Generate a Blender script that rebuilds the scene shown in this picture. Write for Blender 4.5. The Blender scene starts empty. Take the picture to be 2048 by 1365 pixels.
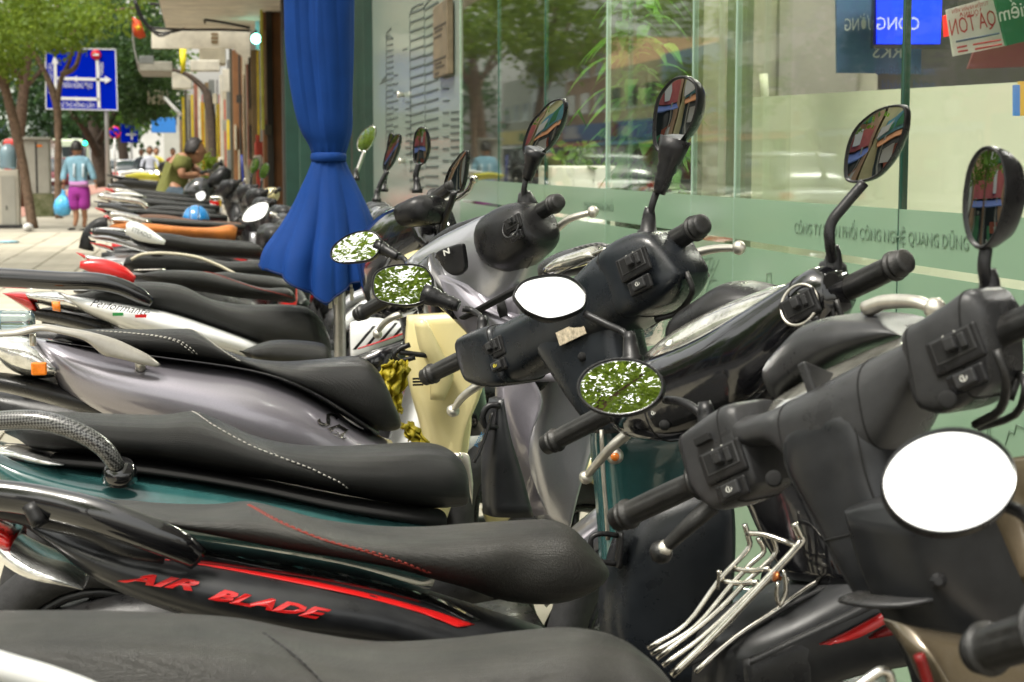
import bpy, bmesh, math, random
from mathutils import Vector, Matrix
random.seed(7)
S = bpy.context.scene
COL = S.collection
V = Vector
# ------------------------------------------------------------------ camera
FPX, CU, CV = 3400.0, 1024.0, 682.5
CAMZ = 1.25
PITCH = math.atan(360.5 / FPX)
YAW = math.atan(624 * math.cos(PITCH) / FPX)
cam = bpy.data.cameras.new('camera'); camo = bpy.data.objects.new('camera', cam); COL.objects.link(camo)
cam.sensor_width = 36; cam.lens = FPX / 2048 * 36; cam.clip_start = 0.05; cam.clip_end = 900
camo.location = (0, 0, CAMZ)
camo.rotation_euler = (math.radians(90) - PITCH, 0, -YAW)
cam.dof.use_dof = True; cam.dof.focus_distance = 2.9; cam.dof.aperture_fstop = 11
S.camera = camo
# ------------------------------------------------------------------ sky, sun, exposure
W = bpy.data.worlds.new('World'); S.world = W; W.use_nodes = True
nt = W.node_tree; nt.nodes.clear()
sky = nt.nodes.new('ShaderNodeTexSky'); sky.sky_type = 'NISHITA'; sky.sun_disc = False
SUN_EL, SUN_AZ = math.radians(62), math.radians(235)
sky.sun_elevation = SUN_EL; sky.sun_rotation = SUN_AZ; sky.dust_density = 4; sky.air_density = 1.4; sky.ozone_density = .6
hs = nt.nodes.new('ShaderNodeHueSaturation'); hs.inputs['Saturation'].default_value = .22
bg = nt.nodes.new('ShaderNodeBackground'); bg.inputs['Strength'].default_value = .15
wo = nt.nodes.new('ShaderNodeOutputWorld')
nt.links.new(sky.outputs[0], hs.inputs['Color']); wm = nt.nodes.new('ShaderNodeMix'); wm.data_type = 'RGBA'; wm.blend_type = 'MULTIPLY'; wm.inputs[0].default_value = 1; wm.inputs[7].default_value = (1.03, 1.0, .92, 1); nt.links.new(hs.outputs[0], wm.inputs[6]); nt.links.new(wm.outputs[2], bg.inputs[0]); nt.links.new(bg.outputs[0], wo.inputs[0])
sl = bpy.data.lights.new('sun', 'SUN'); sl.energy = 1.5; sl.angle = math.radians(14); sl.color = (1, .96, .88)
so = bpy.data.objects.new('sun', sl); COL.objects.link(so)
sd = V((math.sin(SUN_AZ) * math.cos(SUN_EL), math.cos(SUN_AZ) * math.cos(SUN_EL), math.sin(SUN_EL)))
so.rotation_euler = sd.to_track_quat('Z', 'Y').to_euler()
S.view_settings.view_transform = 'Standard'; S.view_settings.look = 'None'
S.view_settings.gamma = 1; S.view_settings.use_curve_mapping = False
S.view_settings.exposure = 1.12
S.cycles.use_denoising = True
S.cycles.max_bounces = 8; S.cycles.transparent_max_bounces = 16; S.cycles.glossy_bounces = 5
S.cycles.caustics_reflective = False; S.cycles.caustics_refractive = False
# ------------------------------------------------------------------ measuring helpers: a ray of the photograph met with a real plane
cR = V((math.cos(YAW), -math.sin(YAW), 0))
cF = V((math.sin(YAW) * math.cos(PITCH), math.cos(YAW) * math.cos(PITCH), -math.sin(PITCH)))
cU = cR.cross(cF)
CAM = V((0, 0, CAMZ))
def ray(u, v): return cF + cR * ((u - CU) / FPX) - cU * ((v - CV) / FPX)
def atY(u, v, Y):
    r = ray(u, v); return CAM + r * (Y / r.y)
def atX(u, v, X):
    r = ray(u, v); return CAM + r * (X / r.x)
def atZ(u, v, Z):
    r = ray(u, v); return CAM + r * ((Z - CAMZ) / r.z)
def atD(u, v, D): return CAM + ray(u, v) * D
def atP(u, v, p, n):
    r = ray(u, v); return CAM + r * ((p - CAM).dot(n) / r.dot(n))
# ------------------------------------------------------------------ materials
MATS = {}
def mat(name, col, rough=.5, metal=0., coat=0., noise=.0, nscale=40, bump=0., bscale=300, emit=0, spec=.5, trans=0, ior=1.45, var=None, sheen=0, alpha=1, coatr=.05):
    if name in MATS: return MATS[name]
    m = bpy.data.materials.new(name); m.use_nodes = True; t = m.node_tree; b = t.nodes['Principled BSDF']
    b.inputs['Base Color'].default_value = (*col, 1); b.inputs['Roughness'].default_value = rough
    b.inputs['Metallic'].default_value = metal; b.inputs['Coat Weight'].default_value = coat; b.inputs['Coat Roughness'].default_value = coatr
    b.inputs['Specular IOR Level'].default_value = spec; b.inputs['Transmission Weight'].default_value = trans; b.inputs['IOR'].default_value = ior
    b.inputs['Sheen Weight'].default_value = sheen; b.inputs['Alpha'].default_value = alpha
    if emit: b.inputs['Emission Color'].default_value = (*col, 1); b.inputs['Emission Strength'].default_value = emit
    if noise or bump:
        tc = t.nodes.new('ShaderNodeTexCoord')
    if noise:
        n = t.nodes.new('ShaderNodeTexNoise'); n.inputs['Scale'].default_value = nscale; n.inputs['Detail'].default_value = 6; n.inputs['Roughness'].default_value = .65
        t.links.new(tc.outputs['Object'], n.inputs['Vector'])
        mx = t.nodes.new('ShaderNodeMix'); mx.data_type = 'RGBA'
        r = t.nodes.new('ShaderNodeMapRange'); r.inputs[1].default_value = .35; r.inputs[2].default_value = .7
        t.links.new(n.outputs[0], r.inputs[0]); t.links.new(r.outputs[0], mx.inputs[0])
        v2 = var or tuple(min(1, c * (1 + noise) + .012 * noise) for c in col)
        mx.inputs[6].default_value = (*[c * (1 - noise * .4) for c in col], 1); mx.inputs[7].default_value = (*v2, 1)
        t.links.new(mx.outputs[2], b.inputs['Base Color'])
        r2 = t.nodes.new('ShaderNodeMapRange'); r2.inputs[1].default_value = .3; r2.inputs[2].default_value = .75
        r2.inputs[3].default_value = max(.02, rough - .08 * min(1, noise * 3)); r2.inputs[4].default_value = min(1, rough + .12 * min(1, noise * 3))
        t.links.new(n.outputs[0], r2.inputs[0]); t.links.new(r2.outputs[0], b.inputs['Roughness'])
    if bump:
        n2 = t.nodes.new('ShaderNodeTexNoise'); n2.inputs['Scale'].default_value = bscale; n2.inputs['Detail'].default_value = 3
        t.links.new(tc.outputs['Object'], n2.inputs['Vector'])
        bp = t.nodes.new('ShaderNodeBump'); bp.inputs['Strength'].default_value = bump; bp.inputs['Distance'].default_value = .002
        t.links.new(n2.outputs[0], bp.inputs['Height']); t.links.new(bp.outputs[0], b.inputs['Normal'])
    MATS[name] = m; return m
def checker_mat(name, c1, c2, scale, rough=.3, coat=.6, kind='checker'):
    m = mat(name, c1, rough, coat=coat); t = m.node_tree; b = t.nodes['Principled BSDF']
    tc = t.nodes.new('ShaderNodeTexCoord'); k = t.nodes.new('ShaderNodeTexChecker'); k.inputs['Scale'].default_value = scale
    mp = t.nodes.new('ShaderNodeMapping'); mp.inputs['Rotation'].default_value = (.6, .7, .5)
    t.links.new(tc.outputs['Object'], mp.inputs[0]); t.links.new(mp.outputs[0], k.inputs['Vector'])
    k.inputs['Color1'].default_value = (*c1, 1); k.inputs['Color2'].default_value = (*c2, 1); t.links.new(k.outputs[0], b.inputs['Base Color'])
    return m
def vinyl(name, col, rough=.5, dots=900, dust=.35):
    m = mat(name, col, rough, noise=dust, nscale=9, spec=.42); t = m.node_tree; b = t.nodes['Principled BSDF']
    tc = t.nodes.new('ShaderNodeTexCoord'); v = t.nodes.new('ShaderNodeTexVoronoi'); v.inputs['Scale'].default_value = dots; v.inputs['Randomness'].default_value = .35
    t.links.new(tc.outputs['Object'], v.inputs['Vector'])
    bp = t.nodes.new('ShaderNodeBump'); bp.inputs['Strength'].default_value = .6; bp.inputs['Distance'].default_value = .0016
    n = t.nodes.new('ShaderNodeTexNoise'); n.inputs['Scale'].default_value = 14; n.inputs['Detail'].default_value = 4
    t.links.new(tc.outputs['Object'], n.inputs['Vector'])
    bp2 = t.nodes.new('ShaderNodeBump'); bp2.inputs['Strength'].default_value = .12; bp2.inputs['Distance'].default_value = .01
    t.links.new(v.outputs['Distance'], bp.inputs['Height']); t.links.new(n.outputs[0], bp2.inputs['Height'])
    t.links.new(bp2.outputs[0], bp.inputs['Normal']); t.links.new(bp.outputs[0], b.inputs['Normal'])
    return m
M = dict(
 seat=vinyl('seat_vinyl_black', (.011, .011, .011), .36), seat2=vinyl('seat_vinyl_grey', (.025, .0245, .022), .36, 600),
 seatf=vinyl('seat_vinyl_plain', (.012, .0125, .012), .35, 1600),
 orange_seat=vinyl('seat_vinyl_tan', (.5, .16, .03), .42), brown_seat=vinyl('seat_vinyl_brown', (.12, .055, .03), .5),
 plastic=mat('black_plastic', (.009, .009, .010), .3, noise=.35, nscale=30, bump=.15, bscale=900, spec=.4),
 plastic_d=mat('dusty_dark_plastic', (.03, .03, .031), .46, noise=.5, nscale=12, bump=.15, bscale=900),
 plastic_g=mat('grey_plastic', (.026, .0265, .028), .3, noise=.4, nscale=16, bump=.2, bscale=900, spec=.42),
 navy=mat('navy_plastic', (.008, .0105, .014), .28, noise=.3, nscale=18, bump=.1, bscale=900),
 rubber=mat('rubber', (.010, .010, .010), .42, noise=.5, nscale=60, bump=.3, bscale=500),
 gloss=mat('gloss_black', (.006, .006, .007), .12, coat=1, noise=.3, nscale=14),
 silver=mat('silver_purple_paint', (.27, .255, .29), .32, metal=.6, coat=1, noise=.12, nscale=600),
 silver2=mat('light_silver_paint', (.36, .36, .38), .3, metal=.65, coat=1, noise=.1, nscale=600),
 champagne=mat('champagne_metal_plastic', (.36, .34, .3), .38, metal=.35, coat=.4, noise=.1, nscale=60),
 teal=mat('teal_paint', (.022, .085, .085), .22, coat=1, noise=.2, nscale=30),
 matte=mat('matte_black_paint', (.014, .015, .017), .33, noise=.3, nscale=20, coat=.1, coatr=.4),
 red=mat('red_paint', (.55, .012, .012), .3, coat=.5), darkred=mat('dark_red', (.16, .006, .006), .4),
 white=mat('white_paint', (.75, .76, .75), .25, coat=1, noise=.06, nscale=12), cream=mat('cream_paint', (.66, .58, .3), .35, coat=.4, noise=.12, nscale=7),
 chrome=mat('chrome', (.52, .50, .45), .18, metal=1, noise=.35, nscale=50), alu=mat('cast_aluminium', (.6, .57, .5), .38, metal=.85, noise=.2, nscale=40),
 mirror=mat('mirror_silver', (.86, .88, .87), .004, metal=1), gold=mat('champagne_gold_paint', (.12, .095, .06), .3, metal=.5, coat=1, noise=.1, nscale=300),
 lens=mat('clear_lens', (.75, .75, .7), .08, metal=.75, coat=1, noise=.5, nscale=45, bump=1, bscale=60), redlens=mat('red_lens', (.5, .01, .008), .12, coat=1, noise=.4, nscale=60),
 amber=mat('amber_lens', (.8, .2, .01), .15, coat=1, noise=.3, nscale=80), tyre=mat('tyre_rubber', (.014, .014, .015), .8, noise=.8, nscale=25, bump=.5, bscale=200),
 stitch=mat('stitch_grey', (.32, .31, .28), .8), redstitch=mat('stitch_red', (.22, .03, .02), .8), dark=mat('dark_void', (.008, .008, .008), .9),
 blue=mat('blue_canvas', (.0015, .032, .165), .75, noise=.2, nscale=5, bump=.9, bscale=11, spec=.22), pole=mat('pole_metal', (.42, .41, .4), .35, metal=.6, noise=.2, nscale=40),
 sticker=mat('sticker', (.42, .36, .26), .6, noise=.7, nscale=160), screen=mat('dash_lens', (.5, .49, .43), .08, coat=1, metal=.7, noise=.7, nscale=26, bump=.6, bscale=30), crinkle=mat('gloss_black_warped', (.005, .005, .006), .1, coat=1, bump=1., bscale=16), yellow=mat('yellow_cloth', (.42, .34, .02), .55, noise=.3, nscale=20),
)
def dusty(m, amt=.5, col=(.22, .2, .165)):
    """settled dust and scuffs: thicker on faces that look up, broken up by noise"""
    t = m.node_tree; b = t.nodes['Principled BSDF']; src = b.inputs['Base Color'].links[0].from_socket if b.inputs['Base Color'].is_linked else None
    g = t.nodes.new('ShaderNodeNewGeometry'); sx = t.nodes.new('ShaderNodeSeparateXYZ'); t.links.new(g.outputs['Normal'], sx.inputs[0])
    r = t.nodes.new('ShaderNodeMapRange'); r.inputs[1].default_value = -.1; r.inputs[2].default_value = 1; t.links.new(sx.outputs[2], r.inputs[0])
    tc = t.nodes.new('ShaderNodeTexCoord'); n = t.nodes.new('ShaderNodeTexNoise'); n.inputs['Scale'].default_value = 7; n.inputs['Detail'].default_value = 9; n.inputs['Roughness'].default_value = .75; t.links.new(tc.outputs['Object'], n.inputs['Vector'])
    r2 = t.nodes.new('ShaderNodeMapRange'); r2.inputs[1].default_value = .42; r2.inputs[2].default_value = .72; t.links.new(n.outputs[0], r2.inputs[0])
    # fine scratches: stretched noise
    mp = t.nodes.new('ShaderNodeMapping'); mp.inputs['Scale'].default_value = (9, 90, 220); mp.inputs['Rotation'].default_value = (.4, .3, .2); t.links.new(tc.outputs['Object'], mp.inputs[0])
    n3 = t.nodes.new('ShaderNodeTexNoise'); n3.inputs['Scale'].default_value = 1.6; n3.inputs['Detail'].default_value = 2; t.links.new(mp.outputs[0], n3.inputs['Vector'])
    r3 = t.nodes.new('ShaderNodeMapRange'); r3.inputs[1].default_value = .70; r3.inputs[2].default_value = .76; r3.inputs[4].default_value = .35; t.links.new(n3.outputs[0], r3.inputs[0])
    m1 = t.nodes.new('ShaderNodeMath'); m1.operation = 'MULTIPLY'; t.links.new(r.outputs[0], m1.inputs[0]); t.links.new(r2.outputs[0], m1.inputs[1])
    m2 = t.nodes.new('ShaderNodeMath'); m2.operation = 'ADD'; t.links.new(m1.outputs[0], m2.inputs[0]); t.links.new(r3.outputs[0], m2.inputs[1])
    m3 = t.nodes.new('ShaderNodeMath'); m3.operation = 'MULTIPLY'; m3.inputs[1].default_value = amt; m3.use_clamp = True; t.links.new(m2.outputs[0], m3.inputs[0])
    mx = t.nodes.new('ShaderNodeMix'); mx.data_type = 'RGBA'; t.links.new(m3.outputs[0], mx.inputs[0]); mx.inputs[7].default_value = (*col, 1)
    if src: t.links.new(src, mx.inputs[6])
    else: mx.inputs[6].default_value = b.inputs['Base Color'].default_value
    t.links.new(mx.outputs[2], b.inputs['Base Color'])
for _k, _a in (('seat', .1), ('seat2', .11), ('seatf', .08), ('plastic', .08), ('plastic_g', .11), ('navy', .09), ('matte', .07), ('gloss', .05), ('teal', .15), ('silver', .1), ('cream', .25), ('rubber', .2), ('brown_seat', .2), ('orange_seat', .1), ('blue', .05)): dusty(M[_k], _a)
M['carbon'] = checker_mat('carbon_weave', (.012, .012, .012), (.13, .13, .125), 300)
# ------------------------------------------------------------------ object helpers
def tag(o, label, cat, group=None, kind=None):
    if label: o['label'] = label
    if cat: o['category'] = cat
    if group: o['group'] = group
    if kind: o['kind'] = kind
    return o
def thing(name, loc, label, cat, group=None):
    o = bpy.data.objects.new(name, None); COL.objects.link(o); o.location = loc; o.empty_display_size = .1
    return tag(o, label, cat, group)
def link(name, me, m=None, parent=None, kind=None, label=None):
    o = bpy.data.objects.new(name, me); COL.objects.link(o)
    if m is not None:
        me.materials.clear()
        for x in (m if isinstance(m, (list, tuple)) else [m]): me.materials.append(x)
    if parent is not None:
        o.parent = parent
        r = parent
        off = V((0, 0, 0))
        if parent.type == 'EMPTY': off = parent.location.copy()
        o.matrix_parent_inverse = Matrix.Translation(-off)
        # a part hangs from its thing's Empty; sub-parts hang from parts that sit at the thing's frame
    if kind: o['kind'] = kind
    if label: o['label'] = label
    return o
def mesh(name, vs, fs, m=None, parent=None, smooth=True, kind=None, label=None, bevel=0, solid=0, sub=0):
    me = bpy.data.meshes.new(name); me.from_pydata([tuple(v) for v in vs], [], fs); me.update()
    if smooth: me.shade_smooth()
    bm = bmesh.new(); bm.from_mesh(me); bmesh.ops.recalc_face_normals(bm, faces=bm.faces); bm.to_mesh(me); bm.free()
    o = link(name, me, m, parent, kind, label)
    if solid: s = o.modifiers.new('s', 'SOLIDIFY'); s.thickness = solid; s.offset = 0
    if bevel: b = o.modifiers.new('b', 'BEVEL'); b.width = bevel; b.segments = 2; b.limit_method = 'ANGLE'
    if sub: s = o.modifiers.new('u', 'SUBSURF'); s.levels = sub; s.render_levels = sub
    return o
class MB:
    """collects shapes into one mesh"""
    def __init__(s): s.v = []; s.f = []; s.mi = []
    def add(s, vs, fs, mi=0):
        k = len(s.v); s.v += [V(p) for p in vs]; s.f += [[i + k for i in f] for f in fs]; s.mi += [mi] * len(fs); return s
    def build(s, name, m, parent=None, smooth=False, **k):
        o = mesh(name, s.v, s.f, m, parent, smooth, **k)
        if any(s.mi):
            for p, i in zip(o.data.polygons, s.mi): p.material_index = i
        return o
BOXF = [(0, 1, 3, 2), (4, 6, 7, 5), (0, 4, 5, 1), (2, 3, 7, 6), (0, 2, 6, 4), (1, 5, 7, 3)]
def boxv(c, h, ax=None):
    c = V(c); ax = ax or (V((1, 0, 0)), V((0, 1, 0)), V((0, 0, 1)))
    return [c + ax[0] * (h[0] * i) + ax[1] * (h[1] * j) + ax[2] * (h[2] * k) for i in (-1, 1) for j in (-1, 1) for k in (-1, 1)]
def box(name, c, h, m, parent=None, ax=None, bevel=0, **k): return mesh(name, boxv(c, h, ax), BOXF, m, parent, False, bevel=bevel, **k)
def box2(name, a, b, m, parent=None, bevel=0, **k):
    a, b = V(a), V(b); return box(name, (a + b) / 2, [abs(x) / 2 for x in (b - a)], m, parent, bevel=bevel, **k)
def crom(pts, n):
    """Catmull-Rom through a list of tuples/vectors (any length)"""
    pts = [tuple(p) for p in pts]
    if n <= 1 or len(pts) < 3: return pts if n <= 1 else [tuple(a + (b - a) * i / n for a, b in zip(pts[j], pts[j + 1])) for j in range(len(pts) - 1) for i in range(n)] + [pts[-1]]
    P = [tuple(2 * a - b for a, b in zip(pts[0], pts[1]))] + pts + [tuple(2 * a - b for a, b in zip(pts[-1], pts[-2]))]
    out = []
    for i in range(1, len(P) - 2):
        for j in range(n):
            t = j / n
            out.append(tuple(.5 * (2 * b + (c - a) * t + (2 * a - 5 * b + 4 * c - d) * t * t + (3 * b - a - 3 * c + d) * t ** 3) for a, b, c, d in zip(P[i - 1], P[i], P[i + 1], P[i + 2])))
    out.append(tuple(pts[-1])); return out
def spow(x, p): return math.copysign(abs(x) ** p, x)
def loft(name, st, m, parent=None, d=V((0, -1, 0)), e=2.6, n=20, sub=4, caps=True, mb=None, eb=None, **k):
    """st: (top point, bottom point, half thickness) rows; the ring lies between top and bottom and swells along d"""
    rows = crom([tuple(a) + tuple(b) + (t,) for a, b, t in st], sub)
    vs, fs = [], []
    for r in rows:
        T, B, t = V(r[:3]), V(r[3:6]), r[6]; c = (T + B) / 2; h = (T - B) / 2
        for i in range(n):
            a = 2 * math.pi * i / n; ca, sa = math.cos(a), math.sin(a)
            ee = e if ca > 0 or eb is None else eb
            vs.append(c + h * spow(ca, 2 / ee) + d * (t * spow(sa, 2 / ee)))
    for j in range(len(rows) - 1):
        for i in range(n): fs.append((j * n + i, j * n + (i + 1) % n, (j + 1) * n + (i + 1) % n, (j + 1) * n + i))
    if caps: fs.append(tuple(range(n))); fs.append(tuple((len(rows) - 1) * n + i for i in reversed(range(n))))
    def surf(s, a):
        j = max(0, min(len(rows) - 1.001, s * sub)); r0, r1 = rows[int(j)], rows[int(j) + 1]; f = j - int(j)
        r = [x + (y - x) * f for x, y in zip(r0, r1)]; T, B, t = V(r[:3]), V(r[3:6]), r[6]
        ca, sa = math.cos(a), math.sin(a); ee = e if ca > 0 or eb is None else eb
        return (T + B) / 2 + (T - B) / 2 * spow(ca, 2 / ee) + d * (t * spow(sa, 2 / ee))
    if mb is not None: mb.add(vs, fs); return surf
    o = mesh(name, vs, fs, m, parent, **k)
    return o, surf
def tubev(pts, rad, n=10, sub=3, flat=1., fdir=None):
    if not isinstance(rad, (list, tuple)): rad = [rad] * len(pts)
    rows = crom([tuple(p) + (r,) for p, r in zip(pts, rad)], sub)
    P = [V(r[:3]) for r in rows]; R = [r[3] for r in rows]; vs, fs = [], []
    prev = None
    for i, p in enumerate(P):
        t = (P[min(i + 1, len(P) - 1)] - P[max(i - 1, 0)]).normalized()
        ref = fdir if fdir is not None else (prev if prev is not None else (V((0, 0, 1)) if abs(t.z) < .9 else V((1, 0, 0))))
        a = (ref - t * ref.dot(t)).normalized(); b = t.cross(a); prev = a
        for j in range(n):
            g = 2 * math.pi * j / n; vs.append(p + a * (math.cos(g) * R[i] * flat) + b * (math.sin(g) * R[i]))
    for j in range(len(P) - 1):
        for i in range(n): fs.append((j * n + i, j * n + (i + 1) % n, (j + 1) * n + (i + 1) % n, (j + 1) * n + i))
    fs.append(tuple(range(n))); fs.append(tuple((len(P) - 1) * n + i for i in reversed(range(n))))
    return vs, fs
def tube(name, pts, rad, m, parent=None, n=10, sub=3, flat=1., fdir=None, smooth=True, **k):
    vs, fs = tubev([V(p) for p in pts], rad, n, sub, flat, fdir); return mesh(name, vs, fs, m, parent, smooth, **k)
def lathev(a, b, prof, n=16):
    """prof: (position 0..1 along a-b, radius)"""
    a, b = V(a), V(b); t = (b - a).normalized(); x = t.orthogonal().normalized(); y = t.cross(x); vs, fs = [], []
    for s, r in prof:
        for i in range(n):
            g = 2 * math.pi * i / n; vs.append(a + (b - a) * s + (x * math.cos(g) + y * math.sin(g)) * r)
    for j in range(len(prof) - 1):
        for i in range(n): fs.append((j * n + i, j * n + (i + 1) % n, (j + 1) * n + (i + 1) % n, (j + 1) * n + i))
    fs.append(tuple(range(n))); fs.append(tuple((len(prof) - 1) * n + i for i in reversed(range(n))))
    return vs, fs
def lathe(name, a, b, prof, m, parent=None, n=16, smooth=True, **k):
    vs, fs = lathev(a, b, prof, n); o = mesh(name, vs, fs, m, parent, smooth, **k)
    return o
def ringv(c, nrm, R, r, n=28, k=8, sq=1.):
    nrm = nrm.normalized(); x = nrm.orthogonal().normalized(); y = nrm.cross(x); vs, fs = [], []
    for i in range(n):
        a = 2 * math.pi * i / n; q = x * math.cos(a) + y * math.sin(a)
        for j in range(k):
            g = 2 * math.pi * j / k; vs.append(c + q * (R + r * math.cos(g)) + nrm * (r * sq * math.sin(g)))
    for i in range(n):
        for j in range(k): fs.append((i * k + j, i * k + (j + 1) % k, ((i + 1) % n) * k + (j + 1) % k, ((i + 1) % n) * k + j))
    return vs, fs
def text(name, s, p0, p1, up, m, parent=None, ext=.001, fit=True, bold=0, shear=0, space=1.):
    """lettering from p0 to p1 along its baseline, 'up' gives the cap height"""
    cu = bpy.data.curves.new(name, 'FONT'); cu.body = s; cu.extrude = ext; cu.offset = bold; cu.shear = shear; cu.resolution_u = 2; cu.space_character = space
    cu.materials.append(m); o = bpy.data.objects.new(name, cu); COL.objects.link(o)
    p0, p1 = V(p0), V(p1); bpy.context.view_layer.update(); w = max(o.dimensions.x, 1e-4); L = (p1 - p0).length
    x = (p1 - p0).normalized(); y = V(up); hgt = y.length; y = (y - x * y.dot(x)).normalized(); z = x.cross(y)
    mw = Matrix((x, y, z)).transposed().to_4x4(); sx = L / w; sy = hgt / .70
    mw = Matrix.Translation(p0) @ mw @ Matrix.Diagonal((sx, sy, 1, 1))
    me = bpy.data.meshes.new_from_object(o.evaluated_get(bpy.context.evaluated_depsgraph_get()))
    bpy.data.objects.remove(o); bpy.data.curves.remove(cu); me.transform(mw)
    return link(name, me, m, parent)
# ================================================================== motorbikes
DN = V((0, -.992, .125))        # 'near side' direction of a bike resting on its side stand, leaning away
def pst(rows, Yc, wT=0., wB=.12, t=None):
    out = []
    for r in rows:
        uT, vT, uB, vB = r[:4]; tt = r[4] if len(r) > 4 else t
        a = atY(uT, vT, Yc - wT); b = atY(uB, vB, Yc - wB); a.y = Yc; b.y = Yc; out.append((a, b, tt))
    return out
def stitch(name, surf, path, m, parent, r=.0014, dash=True, lift=.0006):
    """a row of short thread tubes lying on a lofted surface; path = (station, angle)"""
    pts = [surf(s, a) for s, a in crom(path, 14)]
    c = sum(pts, V()) / len(pts); mb = MB()
    seg = []; acc = 0; cur = [pts[0]]
    L = [0]
    for a, b in zip(pts, pts[1:]): L.append(L[-1] + (b - a).length)
    step = .0085; k = int(L[-1] / step)
    def at(x):
        for i in range(len(L) - 1):
            if L[i + 1] >= x: return pts[i].lerp(pts[i + 1], (x - L[i]) / max(1e-9, L[i + 1] - L[i]))
        return pts[-1]
    for i in range(k):
        a, b = at(i * step), at(i * step + step * (.62 if dash else 1)); vs, fs = tubev([a, b], r, 5, 1); mb.add(vs, fs)
    return mb.build(name, m, parent, True)
def wheel(bike, c, steer=0., R=.25, w=.05, name='front_wheel'):
    ax = V((math.sin(steer), -math.cos(steer), 0)).normalized() if steer else V((0, -1, 0))
    ax = V((-math.sin(steer), math.cos(steer), 0))
    vs, fs = ringv(c, ax, R - w * .8, w * .85, 32, 10, .9)
    t = mesh(name, vs, fs, M['tyre'], bike)
    rim = MB(); rim.add(*ringv(c, ax, R - w * 1.75, .012, 28, 6, 2.))
    for i in range(5):
        a = 2 * math.pi * i / 5; x = V((0, 0, 1)); y = ax.cross(x); q = x * math.cos(a) + y * math.sin(a)
        rim.add(*tubev([c + q * .03, c + q * (R - w * 1.7)], .011, 6, 1))
    rim.add(*lathev(c - ax * .04, c + ax * .04, [(0, .01), (.02, .035), (.98, .035), (1, .01)], 12))
    rim.build('rim', M['plastic'], t, True)
    return t
def understructure(bike, Yc, paint, x0=-.5, steer=math.radians(31), xb=.55):
    """the parts of a scooter below what the row hides: engine block, floorboard, wheels, mudguard"""
    wheel(bike, V((-.22, Yc, .25)), 0, name='rear_wheel'); wheel(bike, V((xb + .33, Yc + .02, .25)), steer)
    loft('engine_cover', [(V((-.38, Yc, .36)), V((-.36, Yc, .2)), .06), (V((-.1, Yc, .42)), V((-.1, Yc, .16)), .1), (V((.15, Yc, .36)), V((.15, Yc, .2)), .1)], M['plastic'], bike)
    loft('floorboard', [(V((.16, Yc, .33)), V((.16, Yc, .22)), .12), (V((.4, Yc, .31)), V((.4, Yc, .2)), .16), (V((xb + .1, Yc, .34)), V((xb + .1, Yc, .2)), .15)], M['plastic'], bike, e=4)
    loft('mudguard', [(V((xb + .1, Yc, .42)), V((xb + .13, Yc, .34)), .05), (V((xb + .3, Yc, .56)), V((xb + .3, Yc, .49)), .06), (V((xb + .52, Yc, .46)), V((xb + .5, Yc, .4)), .045)], paint, bike)
    tube('side_stand', [(.05, Yc + .08, .2), (.1, Yc + .22, .01)], .01, M['plastic'], bike, n=6)
def grip(bike, a, b, r=.0148, label=None):
    """rubber grip from flange a to open end b, grooved along its length, with ribbed collar and end cap"""
    prof = [(0, r * .9), (0, r * 1.45), (.03, r * 1.5), (.05, r * 1.12), (.08, r * 1.0), (.12, r * .97), (.2, r * .985), (.3, r * 1.0), (.4, r * 1.01), (.5, r * 1.01), (.6, r * 1.0), (.7, r * .99), (.76, r * .97), (.80, r * 1.02), (.81, r * 1.2), (.835, r * 1.22), (.845, r * 1.04), (.87, r * 1.02), (.875, r * 1.12), (.895, r * 1.12), (.90, r * 1.0), (.975, r * .98), (.99, r * .86), (1, r * .5)]
    n = 42; vs, fs = lathev(a, b, prof, n); a, b = V(a), V(b); ax = b - a
    for k, (s_, rr) in enumerate(prof):
        if .1 < s_ < .77:
            w = math.sin((s_ - .1) / .67 * math.pi) ** .35
            for i in range(n):
                g = i % 7; q = a + ax * s_
                vs[k * n + i] = q + (vs[k * n + i] - q) * (1 - w * (.10 if g == 0 else .04 if g in (1, 6) else 0))
    return mesh('grip', vs, fs, M['rubber'], bike)
def lever(bike, pts, m, r=.0075):
    """brake lever with a ball at its tip"""
    k = len(pts)
    rad = [r * (1.35 - .5 * i / (k - 1)) for i in range(k)]
    vs, fs = tubev(pts, rad, 10, 4, .75); mb = MB(); mb.add(vs, fs)
    e = V(pts[-1]); d = (V(pts[-1]) - V(pts[-2])).normalized()
    mb.add(*lathev(e - d * r * 1.2, e + d * r * 1.3, [(0, r * .4), (.2, r * 1.1), (.5, r * 1.35), (.8, r * 1.0), (1, r * .3)], 12))
    return mb.build('brake_lever', m, bike, True)
def seam(bike, surf, s, m=None, r=.0011, a0=0, a1=2 * math.pi):
    pts = [surf(s, a0 + (a1 - a0) * i / 40) for i in range(41)]; vs, fs = tubev(pts, r, 5, 1); return mesh('panel_seam', vs, fs, m or M['dark'], bike)
def crease(bike, surf, n, a, m=None, r=.0012, s0=.2):
    pts = [surf(s0 + (n - s0) * i / 24, a) for i in range(25)]; vs, fs = tubev(pts, r, 6, 1); return mesh('panel_seam', vs, fs, m or M['dark'], bike)
def px_poly(pts, n):
    pts = [tuple(p) for p in pts]; P = pts[-1:] + pts + pts[:2]; out = []
    for i in range(1, len(P) - 2):
        for j in range(n):
            t = j / n
            out.append(tuple(.5 * (2 * b + (c - a) * t + (2 * a - 5 * b + 4 * c - d) * t * t + (3 * b - a - 3 * c + d) * t ** 3) for a, b, c, d in zip(P[i - 1], P[i], P[i + 1], P[i + 2])))
    return out
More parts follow.
